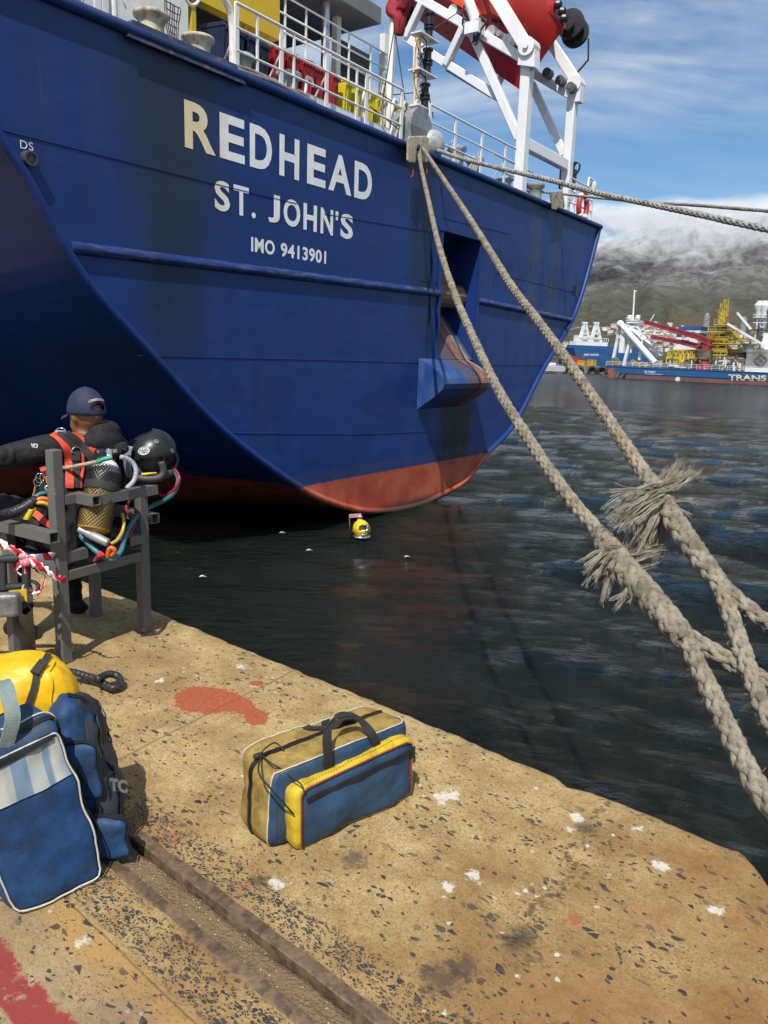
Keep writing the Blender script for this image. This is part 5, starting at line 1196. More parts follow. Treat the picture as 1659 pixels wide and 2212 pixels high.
# ---------------------------------------------------------------- dive chair
Z1 = lambda X, Y: (X*.2728, 823+Y*.2728)
lp, rp = G(140, 1430), G(313, 1365); cu_ = (rp-lp)/np.linalg.norm(rp-lp); cf = V3(-cu_[1], cu_[0], 0)
steel = pm('grey_steel', (.13, .13, .128), .46, var=.2, scale=9, col2=(.24, .235, .22), amt=.36, bump=.15, bscale=60)
def steel_mat():
    m, t, b = newmat('worn_grey_steel'); co = t.coord(); n1 = t.noise(co, 8, 7, .65); n2 = t.noise(co, 38, 6, .7)
    c = t.mix(n1, (.085, .083, .080), (.155, .150, .140)); c = t.mix(t.step(n2, .68, .72), c, (.55, .54, .50)); c = t.mix(t.mul(t.step(t.noise(co, 15, 5, .7), .62, .7), .6), c, (.10, .055, .03))
    t.put(b.inputs['Base Color'], c); t.put(b.inputs['Roughness'], t.add(.34, t.mul(n2, .25))); t.put(b.inputs['Normal'], t.bump(n2, .2, .002)); return m
ST = steel_mat()
chair = empty('dive_chair', 'grey square-tube steel dive chair at the quay edge with a diver sitting in it', 'chair', tuple((lp+rp)/2)); och = (lp+rp)/2
fl, fr = lp+cf*.42, G(208, 1331); fl = fr-(rp-lp)
def cb(name, p, q, w=.052, ht=False, up=(0, 0, 1)):
    mb = MB(); p = np.asarray(p)-och; q = np.asarray(q)-och
    (mb.htube(p, q, w, .005, up) if ht else mb.beam(p, q, w, w, up)); o = mb.build(name, ST, chair); return o if ht else bevel(o, .005, 2)
up3 = lambda p, z_: V3(p[0], p[1], z_)
cb('leg', lp, up3(lp, 1.085), .056, up=cf); cb('leg', rp, up3(rp, 1.02), .056, up=cf); cb('leg', fr, up3(fr, .64), .052, up=cf); cb('leg', fl, up3(fl, .64), .052, up=cf)
cb('seat_rail', up3(lp, .452)+cu_*.03, up3(rp, .452)-cu_*.03); cb('seat_rail', up3(fl, .47)+cu_*.03, up3(fr, .47)-cu_*.03); cb('seat_rail', up3(lp, .50)+cf*.03, up3(fl, .50)-cf*.03); cb('seat_rail', up3(rp, .50)+cf*.03, up3(fr, .50)-cf*.03)
cb('seat_rail', up3(lp, .545)+cu_*.03, up3(lp, .545)+cu_*.15, ht=True)
mb = MB(); mb.box((-.01, -.01, -.01), (.01, .01, .01))
sp = MB(); A_, B_, C_, D_ = [up3(q, .50)-och for q in (lp+cu_*.04, rp-cu_*.04, fr-cu_*.04, fl+cu_*.04)]
sp.hexa([A_, B_, C_, D_]+[q+V3(0, 0, .018) for q in (A_, B_, C_, D_)]); sp.build('seat', pm('seat_dark', (.03, .03, .03), .6), chair)
# arm rests and the cylinder bracket behind the back
aL = onplane(*Z1(455, 1205), lp-cu_*.055-cf*.04, cu_); cb('arm_rest', up3(lp-cu_*.056-cf*.05, .668), up3(fl-cu_*.056+cf*.06, .668), .055, True); cb('arm_rest', up3(rp+cu_*.056-cf*.05, .655), up3(fr+cu_*.056+cf*.06, .655), .055, True)
cb('arm_rest', up3(rp-cu_*.12, .555)-cf*.02, up3(rp-cu_*.02, .555)-cf*.02, .05, True)
k1 = up3(lp, .835)+cu_*.03; k2_ = up3(lp, .835)+cu_*.12; k3 = k2_-cf*.115
cb('bracket', k1, k2_+cu_*.025); cb('bracket', k2_-cf*.0, k3-cf*.03, .05, True)
cb('bracket', k3+cu_*.03, k3+cu_*.40, .05, True)
cb('leg', up3(lp-cu_*.0, 0)-cf*0+V3(-.0, 0, .0)+cf*.0, up3(lp, .02), .058, up=cf)

# ---------------------------------------------------------------- the seated diver
def capsule(mb, P, R, n=14):
    P = catmull(P, 6); R = np.interp(np.linspace(0, 1, len(P)), np.linspace(0, 1, len(R)), R); mb.tube(P, R, n)
    for p, r in ((P[0], R[0]), (P[-1], R[-1])): mb.ell(p, (r, r, r), 12, 8)
def remeshed(mb, name, mats, parent, vox=.011, smooth=6, world=True):
    o = mb.build(name, mats, parent, world=world)
    m = o.modifiers.new('r', 'REMESH'); m.mode = 'VOXEL'; m.voxel_size = vox
    m = o.modifiers.new('s', 'SMOOTH'); m.factor = .5; m.iterations = smooth
    dg = bpy.context.evaluated_depsgraph_get(); me = bpy.data.meshes.new_from_object(o.evaluated_get(dg))
    old = o.data; o.modifiers.clear(); o.data = me; bpy.data.meshes.remove(old); me.materials.clear()
    for mt in mats: me.materials.append(mt)
    me.polygons.foreach_set('use_smooth', [True]*len(me.polygons)); return o
PF = cf; PR2 = cu_                                  # the way he faces, and his right hand side
hd = Z(186, 893, 4.12); hipc = up3((lp+rp)/2+cf*.21, .60)
diver = empty('person', 'seated diver seen from behind in black neoprene, orange harness and navy cap', 'person', (hipc[0], hipc[1], 0))
neo = pm('neoprene', (.012, .012, .013), .78, spec=.25, var=.25, scale=10, col2=(.024, .024, .025), amt=.45, bump=.3, bscale=70)
skin = pm('skin_brown', (.20, .082, .042), .5, var=.12, scale=14)
mb = MB()
shL, shR = Z(134, 962, 3.99), Z(247, 966, 4.28); chest = (shL+shR)/2
neck = hd-V3(0, 0, .15)-PF*.02
def ring_torso():
    prof = [(hipc-V3(0, 0, .10), .175, .13), (hipc, .18, .135), (hipc+V3(0, 0, .12)+PF*.0, .165, .125), (hipc+V3(0, 0, .26)+PF*.02, .18, .13), (chest-V3(0, 0, .10), .20, .135), (chest-V3(0, 0, .02), .185, .115), (chest+V3(0, 0, .05), .12, .085), (neck+V3(0, 0, -.02), .075, .070)]
    P = catmull([p for p, _, _ in prof], 5); a_ = np.interp(np.linspace(0, 1, len(P)), np.linspace(0, 1, len(prof)), [q[1] for q in prof]); b_ = np.interp(np.linspace(0, 1, len(P)), np.linspace(0, 1, len(prof)), [q[2] for q in prof])
    V = [p+PR2*math.cos(th)*a+PF*math.sin(th)*b for p, a, b in zip(P, a_, b_) for th in np.linspace(0, 2*math.pi, 25)[:-1]]
    F = [(i*24+k, i*24+(k+1) % 24, i*24+24+(k+1) % 24, i*24+24+k) for i in range(len(P)-1) for k in range(24)]+[tuple(range(23, -1, -1)), tuple((len(P)-1)*24+k for k in range(24))]
    mb.add(V, F)
ring_torso()
capsule(mb, [chest-V3(0, 0, .01), shL], [.07, .075]); capsule(mb, [chest-V3(0, 0, .01), shR], [.07, .075])
elL = Z(-20, 994, 3.80); wrL = elL+PF*.23-PR2*.05+V3(0, 0, -.04)
capsule(mb, [shL, (shL+elL)/2+V3(0, 0, .005), elL], [.076, .064, .054]); capsule(mb, [elL, (elL+wrL)/2, wrL], [.052, .046, .033])
elR = shR-V3(0, 0, .26)+PF*.06+PR2*.05; wrR = elR+PF*.22-PR2*.10-V3(0, 0, .02)
capsule(mb, [shR, (shR+elR)/2, elR], [.072, .06, .05]); capsule(mb, [elR, (elR+wrR)/2, wrR], [.05, .044, .032])
for sg in (-1, 1):
    h_ = hipc+PR2*.10*sg-V3(0, 0, .03); kn = h_+PF*.42+PR2*.08*sg-V3(0, 0, .01)
    if sg < 0: kn = Z(12, 1092, 4.1)
    ft = V3(kn[0], kn[1], .09)-PF*.10
    if sg > 0: kn = h_+PF*.36+V3(0, 0, .0); ft = up3(G(166, 1322), .09)
    capsule(mb, [h_, (h_+kn)/2+V3(0, 0, .015), kn], [.095, .082, .062]); capsule(mb, [kn, (kn+ft)/2-PF*.02, ft], [.06, .058, .04])
    mb.ell(ft+PF*.07-V3(0, 0, .04), (.055, .055, .05), 12, 8); capsule(mb, [ft-PF*.03-V3(0, 0, .045), ft+PF*.14-V3(0, 0, .05)], [.045, .038])
# neck and head
capsule(mb, [neck-V3(0, 0, .03), neck+V3(0, 0, .07)+PF*.02], [.062, .058])
Rm = np.stack([PR2, PF, V3(0, 0, 1)], 1)
mb.ell(hd, (.076, .098, .115), 20, 14, Rm); mb.ell(hd+PF*.03-V3(0, 0, .06), (.060, .075, .065), 16, 10, Rm)
mb.ell(hd+PF*.102-V3(0, 0, .015), (.013, .02, .024), 10, 8, Rm); mb.ell(hd+PF*.09-V3(0, 0, .062), (.024, .014, .008), 10, 6, Rm)
for sg in (-1, 1): mb.ell(hd+PR2*.078*sg-PF*.005-V3(0, 0, .012), (.012, .022, .034), 10, 8, Rm); mb.ell(hd+PR2*.03*sg+PF*.088+V3(0, 0, .012), (.014, .010, .008), 8, 6, Rm)
# hands: palm, four fingers and a thumb
for wr, dv, inw in ((wrL, PF, PR2), (wrR, PF, -PR2)):
    mb.ell(wr+dv*.05, (.042, .05, .018), 12, 8, np.stack([inw, dv, V3(0, 0, 1)], 1))
    for j, ln in enumerate((.070, .080, .075, .058)):
        b_ = wr+dv*.085+inw*(.030-.021*j); capsule(mb, [b_, b_+dv*ln*.5-V3(0, 0, .008), b_+dv*ln*.85-V3(0, 0, .035)], [.0095, .009, .0075], 8)
    b_ = wr+dv*.03+inw*.04; capsule(mb, [b_, b_+dv*.03+inw*.022, b_+dv*.06+inw*.026-V3(0, 0, .01)], [.012, .011, .009], 8)
body = remeshed(mb, 'body', [neo, skin], diver, .0095, 5)
dl = V3(*diver.location)
for v in body.data.vertices:
    q = V3(*v.co); e = .0095*(1-2.4*abs(fbm((q[0]*1., q[1]*1., q[2]*.7+3), 2, 13)))+.003*fbm(q, 3, 40); v.co = v.co+v.normal*float(e if q[2]+dl[2]*0 < hd[2]-.16 else e*.12)
C = np.array([v.co[:] for v in body.data.vertices])+dl
for p in body.data.polygons:
    c_ = C[list(p.vertices)].mean(0)
    if c_[2] > neck[2]+.005 and np.linalg.norm((c_-hd)*V3(1, 1, .5)) < .2: p.material_index = 1
    for wr in (wrL, wrR):
        if (c_-wr)@PF > .01 and np.linalg.norm(c_-wr) < .26: p.material_index = 1
bvh = BVHTree.FromObject(body, bpy.context.evaluated_depsgraph_get())
def onbody(x, y, fallback=4.1, tree=None):
    r = ray(x, y); o_ = EYEP-dl; h = (tree or bvh).ray_cast(Vector(o_), Vector(r/np.linalg.norm(r)))
    if h[0] is None: return Z(x, y, fallback)-dl, -r/np.linalg.norm(r)
    return V3(*h[0]), V3(*h[1])
# hood thrown back at the neck
mb = MB(); mb.ell(neck+V3(0, 0, .0)-PF*.075+PR2*.02, (.135, .075, .075), 16, 10, Rm); mb.ell(neck+V3(0, 0, .05)-PF*.055+PR2*.055, (.10, .065, .07), 16, 10, Rm); mb.ell(neck-PF*.03+V3(0, 0, -.04), (.15, .10, .06), 16, 10, Rm)
mb.ell(neck+V3(0, 0, -.05)-PF*.11+PR2*.045, (.09, .05, .06), 12, 8, Rm)
hood = remeshed(mb, 'hood', [neo], diver, .009, 10)
# cap
cap = pm('cap_navy', (.012, .020, .052), .75, var=.2, scale=20, bump=.3, bscale=160)
capc = hd+V3(0, 0, .012)-PF*.004; mb = MB()
def capf(th, ph, off=0.):
    q = V3(math.cos(ph)*math.cos(th)*(.092+off), math.cos(ph)*math.sin(th)*(.110+off), math.sin(ph)*(.128+off)); return capc+Rm@q
nth, nph = 40, 12; V, F = [], []
for j in range(nph+1):
    for i in range(nth):
        th = 2*math.pi*i/nth; ph0 = -.12; ph = ph0+(math.pi/2-ph0)*j/nph; V.append(capf(th, ph))
for j in range(nph):
    for i in range(nth):
        thm = 2*math.pi*(i+.5)/nth; phm = -.12+(math.pi/2+.12)*(j+.5)/nph
        dth = abs((thm-math.radians(270)+math.pi) % (2*math.pi)-math.pi)
        if .06 < phm < .40 and (dth/.50)**2+((phm-.06)/.34)**2 < 1: continue
        F.append((j*nth+i, j*nth+(i+1) % nth, (j+1)*nth+(i+1) % nth, (j+1)*nth+i))
mb.add(V, F); co_ = mb.build('cap', cap, diver, smooth=True, world=True); sm = co_.modifiers.new('sol', 'SOLIDIFY'); sm.thickness = .003
mb = MB(); mb.grid(lambda a, b: capc+Rm@V3(.085*(2*a-1)*(1-.25*b), .09+.075*b-.03*(2*a-1)**2, -.01-.02*b-.02*(2*a-1)**2), 12, 5); bo = mb.build('brim', cap, co_, smooth=True, world=True); sm = bo.modifiers.new('sol', 'SOLIDIFY'); sm.thickness = .003
mb = MB(); mb.ell(capc+V3(0, 0, .128), (.007, .007, .004), 8, 5); mb.build('button', cap, co_, world=True)
vw = EYEP-capc; vth = math.atan2(vw@PF, vw@PR2)
mb = MB(); txt = 'COMMERCIAL DIVER'; V, F = text_geo(txt, .02); lo, hi = V.min(0), V.max(0)
def cappos(v):
    a = (v[0]-lo[0])/(hi[0]-lo[0]); b = (v[1]-lo[1])/(hi[1]-lo[1]); th = math.radians(270)-.62+1.24*a; ph = .40+.115*b+.10*(1-(2*a-1)**2); return capf(th, ph, .0025)
mb.add([cappos(v) for v in V], F); mb.build('cap_letters', pm('thread_cream', (.55, .48, .36), .7), co_, world=True)
mb = MB(); P = [capf(math.radians(270)+a, .02, .002) for a in np.linspace(-.6, .6, 12)]; mb.ribbon(P, [p-capc for p in P], .02, .003); mb.build('cap_strap', cap, co_, world=True)

# harness: webbing laid over the back
orange = pm('harness_orange', (.62, .055, .020), .62, var=.12, scale=25, bump=.3, bscale=120)
harn = bpy.data.objects.new('harness', None); COL.objects.link(harn); harn.parent = diver
def strap(name, pts, w, mat, off=.006, kfb=4.1):
    P, N = [], []
    for x, y in catmull([V3(a, b, 0) for a, b in pts], 6)[:, :2]:
        p, n_ = onbody(*Z1(x, y), kfb); P.append(p); N.append(n_)
    P = np.array(P); N = np.array(N)
    for _ in range(3):
        P[1:-1] = (P[:-2]+2*P[1:-1]+P[2:])/4; N[1:-1] = (N[:-2]+2*N[1:-1]+N[2:])/4
    N /= np.linalg.norm(N, axis=1)[:, None]
    mb = MB(); mb.ribbon(P+N*off, N, w, .005); return mb.build(name, mat, harn)
strap('orange_strap', [(415, 428), (480, 462), (530, 540), (550, 640), (552, 740), (548, 850)], .040, orange, .006)
strap('black_strap', [(470, 425), (560, 500), (600, 600), (602, 720), (600, 840)], .036, webbing, .010)
strap('orange_strap', [(648, 560), (652, 660), (645, 760), (632, 850)], .014, orange, .008)
strap('orange_strap', [(560, 425), (640, 470), (720, 520), (780, 540), (830, 515)], .036, orange, .006)
strap('orange_strap', [(700, 545), (760, 570), (800, 540)], .040, orange, .007)
strap('black_strap', [(520, 425), (600, 480), (690, 580), (780, 660)], .044, webbing, .012)
strap('black_strap', [(915, 515), (850, 545), (790, 620), (760, 660)], .040, webbing, .012)
strap('orange_strap', [(915, 470), (960, 510), (968, 560), (950, 620)], .026, orange, .008)
strap('orange_strap', [(890, 620), (884, 680), (885, 740)], .014, orange, .010)
strap('orange_strap', [(335, 680), (360, 740), (400, 810)], .03, orange, .010)
strap('orange_strap', [(270, 1050), (330, 1095), (420, 1140)], .035, orange, .012)
chrome = pm('chrome', (.62, .62, .62), .18, metal=1., var=.05)
def dring(c, r, up_, name='d_ring', parent=None):
    p, n_ = onbody(*Z1(*c)); a_, b_ = frame(n_, up_); mb = MB()
    mb.tube([p+n_*.016+a_*math.cos(q)*r+b_*(math.sin(q)*r*1.1 if math.sin(q) > 0 else 0) for q in np.linspace(0, 2*math.pi, 22)[:-1]], .0035, 6, closed=True); return mb.build(name, chrome, harn, smooth=True)
dring((590, 560), .026, V3(0, 0, 1)); dring((482, 418), .024, V3(0, 0, 1)); dring((400, 840), .022, V3(0, 0, -1))
p, n_ = onbody(*Z1(600, 580)); a_, b_ = frame(n_); mb = MB(); mb.obox(p+n_*.02-V3(0, 0, .01), a_, b_, n_, .022, .022, .004); mb.build('buckle', webbing, harn)
# white print on the sleeve
mb = MB()
for k, (x0, x1, y0, y1, s_) in enumerate(((246, 312, 486, 500, 'DIVE'), (250, 318, 502, 514, 'CREW'))):
    pass
V, F = text_geo('NCP', .03); lo, hi = V.min(0), V.max(0)
def sl_(v):
    a = (v[0]-lo[0])/(hi[0]-lo[0]); b = (v[1]-lo[1])/(hi[1]-lo[1]); p, n_ = onbody(*Z1(246+52*a+8*(1-b), 528-34*b+6*a)); return p+n_*.003
mb.add([sl_(v) for v in V], F); mb.build('sleeve_print', pm('print_white', (.6, .6, .6), .6), diver)

# bail-out cylinder on his back, in its net
c1, c0_ = Z(231, 1000, 3.93), Z(203, 1140, 3.86)
cax = (c1-c0_); cl_ = np.linalg.norm(cax); cax /= cl_
bott = empty('scuba_cylinder', 'yellow bail-out cylinder in black netting on the back of the seated diver', 'cylinder', tuple(c0_)); a_, b_ = frame(cax)
def cyl_mat():
    m, t, b = newmat('cylinder_paint'); co = t.coord(); h = t.vmath('DOT_PRODUCT', co, tuple(cax))
    c = t.mix(t.step(h, cl_*.84, cl_*.85), t.mix(t.step(h, cl_*.55, cl_*.56), (.30, .17, .012), (.02, .02, .02)), (.68, .68, .66)); t.put(b.inputs['Base Color'], c); b.inputs['Roughness'].default_value = .4; return m
mb = MB(); mb.lathe([(.05, -.03), (.078, -.01), (.080, .02), (.080, cl_*.74), (.078, cl_*.84), (.066, cl_*.95), (.045, cl_*1.02), (.022, cl_*1.05), (.02, cl_*1.12)], (0, 0, 0), 28, cax); mb.build('cylinder_body', cyl_mat(), bott, smooth=True, autosmooth=50)
mb = MB(); prof = [(.0815, .0), (.0825, cl_*.74), (.0805, cl_*.84), (.068, cl_*.95)]; nk = 30
rad_ = lambda h: np.interp(h, [q[1] for q in prof], [q[0] for q in prof])+.001
for sg in (-1, 1):
    for k in range(nk):
        hs_ = np.linspace(0, cl_*.95, 26); mb.tube([cax*h+(a_*math.cos(2*math.pi*k/nk+sg*h*10)+b_*math.sin(2*math.pi*k/nk+sg*h*10))*rad_(h) for h in hs_], .0016, 4, caps=False)
mb.build('net', blackp, bott)
mb = MB(); mb.lathe([(.087, cl_*.56), (.088, cl_*.58), (.088, cl_*.66), (.087, cl_*.68)], (0, 0, 0), 28, cax); mb.build('band', webbing, bott, smooth=True, autosmooth=40)
mb = MB(); tpv = cax*(cl_*1.12); mb.cyl(cax*cl_*1.05, tpv+cax*.03, .02, 12); rgt = PR2*.9-PF*.2; rgt /= np.linalg.norm(rgt)
mb.cyl(tpv-rgt*.02+cax*.01, tpv+rgt*.05+cax*.02, .016, 12); mb.build('valve', chrome, bott, smooth=True, autosmooth=40)
mb = MB(); mb.lathe([(.020, 0), (.025, .006), (.025, .04), (.02, .046)], tpv-rgt*.07+cax*.012, 14, rgt); mb.build('knob', blackp, bott, smooth=True, autosmooth=40)
mb = MB(); fs_ = tpv+rgt*.06+cax*.03; mb.lathe([(.02, -.03), (.032, -.02), (.032, .02), (.026, .034)], fs_, 16, (rgt+cax*.5)); mb.cyl(fs_, fs_-PF*.05, .012, 10); mb.build('first_stage', pm('black_gloss', (.015, .015, .016), .2), bott, smooth=True, autosmooth=40)
# hoses
teal = pm('hose_teal', (.035, .16, .19), .45); redh = pm('hose_red', (.26, .015, .03), .45); yelh = pm('hose_yellow', (.50, .32, .05), .5); orah = pm('hose_orange', (.62, .13, .02), .45)
greyh = pm('hose_grey', (.40, .42, .45), .45); tanh_ = pm('hose_tan', (.36, .31, .22), .6, var=.2, scale=30); greenh = pm('hose_green', (.03, .27, .17), .5)
def hose(name, pts, r, mat, label, group=None, wrap=False):
    P = catmull([Z(*Z1(x, y), k) for x, y, k in pts], 10); mb = MB()
    wrapped(mb, P, r, .02) if wrap else mb.tube(P, r, 10)
    return tag(mb.build(name, mat, smooth=True), label, 'hose', group)
hose('hose', [(400, 690, 4.0), (545, 685, 3.93), (650, 665, 3.86), (770, 640, 3.82)], .0105, tanh_, 'tan hose behind the chair post, running level across the diver back')
hose('hose', [(765, 642, 3.82), (820, 622, 3.82), (890, 604, 3.83)], .0125, greenh, 'short green taped hose at the cylinder valve')
hose('hose', [(955, 600, 3.9), (1015, 620, 3.93), (1060, 660, 3.95), (1078, 720, 3.95), (1060, 790, 3.94), (1005, 850, 3.9)], .0115, greyh, 'pale grey spiral-wrapped hose curving down from the cylinder valve', wrap=True)
hose('hose', [(1310, 690, 4.28), (1350, 690, 4.24), (1395, 730, 4.2), (1412, 790, 4.18), (1380, 880, 4.18), (1300, 945, 4.2), (1210, 985, 4.25), (1110, 1050, 4.2), (1040, 1130, 4.1), (990, 1230, 4.0), (960, 1340, 3.9), (905, 1405, 3.86), (840, 1402, 3.85), (740, 1330, 3.85), (630, 1215, 3.9)], .013, teal, 'long teal hose looping out from the dive helmet and under the seat')
hose('hose', [(1310, 680, 4.27), (1360, 685, 4.22), (1405, 730, 4.18), (1418, 790, 4.16), (1370, 870, 4.17), (1290, 905, 4.2), (1215, 870, 4.25), (1120, 860, 4.3), (1000, 1000, 4.3), (1060, 1080, 4.2), (1050, 1170, 4.15), (960, 1290, 4.0), (840, 1385, 3.86), (740, 1310, 3.88), (640, 1190, 3.92)], .0085, redh, 'thin dark red hose running beside the teal one')
hose('hose', [(965, 1050, 4.0), (980, 1120, 3.98), (965, 1200, 3.95), (925, 1262, 3.9), (880, 1290, 3.88)], .0095, yelh, 'short yellow hose hanging below the cylinder')
hose('hose', [(850, 1400, 3.84), (865, 1330, 3.82), (895, 1325, 3.82), (908, 1350, 3.83), (880, 1385, 3.84)], .011, orah, 'small orange hose loop under the cylinder')
mb = MB(); a1_, a2_ = Z(*Z1(665, 1192), 3.82), Z(*Z1(860, 1285), 3.82); mb.tube([a1_+(a2_-a1_)*q for q in (-.22, -.2, .1, .12, .3, .32, .95, 1.0)], np.array([.014, .018, .018, .022, .022, .024, .022, .015]), 14)
tag(mb.build('hose_coupling', pm('dull_metal', (.30, .30, .29), .45, metal=.4, var=.2), smooth=True, autosmooth=40), 'dull metal hose coupling hanging under the cylinder', 'coupling')
mb = MB()
for k in range(5):
    c_ = Z(*Z1(795+random.uniform(-15, 15), 1375+random.uniform(-12, 12)), 3.82); mb.ell(c_, (.022, .012, .012), 8, 6, np.array(Matrix.Rotation(random.random()*3, 3, 'Z')))
P = [Z(*Z1(x, y), 3.81) for x, y in ((790, 1385), (765, 1400), (745, 1432))]; mb.ribbon(catmull(P, 5), np.tile(-PF, (11, 1)), .018, .003)
tag(mb.build('rag', pm('rag_red', (.42, .03, .04), .8, var=.2, scale=30), smooth=True), 'red rag knotted round the hoses under the seat', 'rag')
hose('hose_bundle', [(-60, 1075, 3.7), (0, 1070, 3.75), (90, 1045, 3.8), (180, 1010, 3.82), (250, 965, 3.84), (290, 945, 3.86)], .026, tape, 'thick black taped hose bundle coming in from the left', wrap=True)
for nm_, pts, m_, lb in (('hose', [(250, 965, 3.85), (300, 905, 3.87), (370, 888, 3.9), (425, 920, 3.93), (450, 985, 3.95)], teal, 'teal hose arching out of the taped bundle'), ('hose', [(270, 955, 3.84), (330, 930, 3.85), (390, 945, 3.87), (410, 990, 3.9)], orah, 'orange hose arching out of the taped bundle'), ('hose', [(280, 965, 3.84), (340, 965, 3.85), (395, 985, 3.87)], yelh, 'yellow hose end tucked into the taped bundle')):
    hose(nm_, pts, .0105, m_, lb)
# clips, yellow cord
mb = MB()
for c_, r_, rot in (((315, 770), .026, .6), ((298, 800), .022, -.3), ((335, 760), .018, 1.)):
    q = Z(*Z1(*c_), 3.92); mb.tube([q+V3(math.cos(s_)*r_*.5*math.cos(rot), 0, math.sin(s_)*r_)+PR2*math.cos(s_)*r_*.4 for s_ in np.linspace(0, 6.28, 16)[:-1]], .0028, 6, closed=True)
tag(mb.build('karabiner', chrome, smooth=True), 'steel snap clips hanging at the left side of the diver', 'clip')
hose('strap_cord', [(285, 820, 3.93), (270, 890, 3.93), (255, 940, 3.92)], .006, pm('cord_olive', (.17, .15, .06), .8), 'olive cord hanging from the snap clips')
mb = MB(); P = []
for i in range(120): 
    f_ = i/119; q = Z(*Z1(255-45*f_, 1010+85*f_), 3.83); P.append(q+V3(.016*math.cos(i*.55), .016*math.sin(i*.55), 0))
mb.tube(P, .003, 5); tag(mb.build('coiled_cord', pm('cord_yellow', (.70, .55, .01), .5), smooth=True), 'coiled bright yellow cord beside the arm rest', 'cord')

# ---------------------------------------------------------------- dive helmet on the chair post
hc = Z(*Z1(1205, 570), 4.20); hel = empty('dive_helmet', 'black dive helmet with oval badge hung on the right chair post', 'helmet', tuple(hc))
vd = EYEP-hc; vd[2] = 0; vd /= np.linalg.norm(vd); rt = V3(-vd[1], vd[0], 0); Rh = np.stack([rt, -vd, V3(0, 0, 1)], 1)   # x right, y away, z up
shellm = pm('helmet_black', (.014, .015, .017), .34, var=.2, scale=12, bump=.05, bscale=40)
def helm(th, ph, off=0.):
    return Rh@V3((.128+off)*math.cos(ph)*math.cos(th)*(1+.06*math.sin(ph)), (.135+off)*math.cos(ph)*math.sin(th), (.122+off)*math.sin(ph)+.012*math.cos(th))
nth, nph = 56, 30; V, F = [], []
for j in range(nph+1):
    for i in range(nth): V.append(helm(2*math.pi*i/nth, -1.25+(math.pi/2+1.25)*j/nph))
for j in range(nph):
    for i in range(nth):
        th = 2*math.pi*(i+.5)/nth; ph = -1.25+(math.pi/2+1.25)*(j+.5)/nph; dth = (th-math.radians(262)+math.pi) % (2*math.pi)-math.pi
        if -1.15 < ph < -.13+.1*dth and -1.25 < dth < .62: continue
        F.append((j*nth+i, j*nth+(i+1) % nth, (j+1)*nth+(i+1) % nth, (j+1)*nth+i))
mb = MB(); mb.add(V, F); so_ = mb.build('shell', shellm, hel, smooth=True); sm = so_.modifiers.new('s', 'SOLIDIFY'); sm.thickness = .012
mb = MB(); mb.ell((0, 0, -.02), (.108, .115, .10), 20, 14, Rh); mb.build('liner', pm('liner_grey', (.035, .037, .04), .8), hel, smooth=True)
mb = MB(); mb.tube([Rh@V3(.035+.115*math.cos(q)*.9-.03, .11*math.sin(q), -.125+.028*math.cos(q)) for q in np.linspace(0, 2*math.pi, 30)[:-1]], .022, 10, closed=True); mb.build('neck_ring', pm('neck_dam', (.04, .042, .045), .7), hel, smooth=True)
mb = MB(); mb.tube(catmull([Rh@V3(*q) for q in ((.045, -.135, -.03), (.055, -.13, -.08), (.03, -.135, -.115), (-.05, -.125, -.12), (-.10, -.09, -.11))], 8), .018, 10); mb.build('face_seal', pm('seal_grey', (.06, .065, .07), .6), hel, smooth=True)
mb = MB(); fn = lambda a, b: Rh@V3(-.135-.015*math.sin(b*3.1)+.035*a, -.06-.055*a, .05-.17*b); mb.grid(fn, 5, 12); o_ = mb.build('side_plate', pm('plate_bluegrey', (.20, .23, .30), .4), hel, smooth=True); o_.modifiers.new('s', 'SOLIDIFY').thickness = .006
mb = MB(); mb.prism([Rh@V3(-.07, -.06, .075), Rh@V3(-.165, -.05, .03), Rh@V3(-.10, -.07, .085)], tuple(Rh@V3(0, .03, -.004))); mb.build('visor_peak', shellm, hel)
bc = math.radians(262)-.20
mb = MB(); V, F = [], []
for i in range(24): V.append(helm(bc+.22*math.cos(i*math.pi/12), .26+.155*math.sin(i*math.pi/12), .003))
V.append(helm(bc, .26, .0045)); F = [(i, (i+1) % 24, 24) for i in range(24)]; mb.add(V, F)
def badge_mat():
    m, t, b = newmat('badge_pattern'); co = t.coord(); n = t.noise(co, 170, 3, .6); t.put(b.inputs['Base Color'], t.mix(t.step(n, .47, .53), (.06, .06, .06), (.62, .62, .60))); b.inputs['Roughness'].default_value = .5; return m
mb.build('badge', badge_mat(), hel)
mb = MB(); mb.tube([helm(bc+.235*math.cos(q), .26+.165*math.sin(q), .004) for q in np.linspace(0, 6.283, 30)[:-1]], .0022, 5, closed=True); mb.build('badge_rim', pm('rim_white', (.6, .6, .58), .5), hel, smooth=True)
for dth, ph in ((.55, .62), (1.25, .1)):
    p = helm(bc+dth, ph, .002); mb = MB(); mb.lathe([(.012, 0), (.013, .004), (.007, .005), (.006, .002)], p, 14, p/np.linalg.norm(p)); mb.build('stud', pm('stud_metal', (.12, .12, .12), .35), hel, smooth=True, autosmooth=40)
mb = MB(); mb.tube(catmull([Rh@V3(*q) for q in ((-.055, -.128, -.098), (-.02, -.138, -.092), (.02, -.138, -.088))], 6), np.linspace(.004, .009, 13)[::-1]); mb.build('toggle', pm('toggle_yellow', (.68, .42, .01), .5), hel, smooth=True)
mb = MB(); mb.tube(catmull([Rh@V3(*q) for q in ((.10, -.06, .03), (.132, -.03, -.03), (.10, -.05, -.10), (.03, -.06, -.15))], 8), .010, 8); mb.build('clamp', shellm, hel, smooth=True)

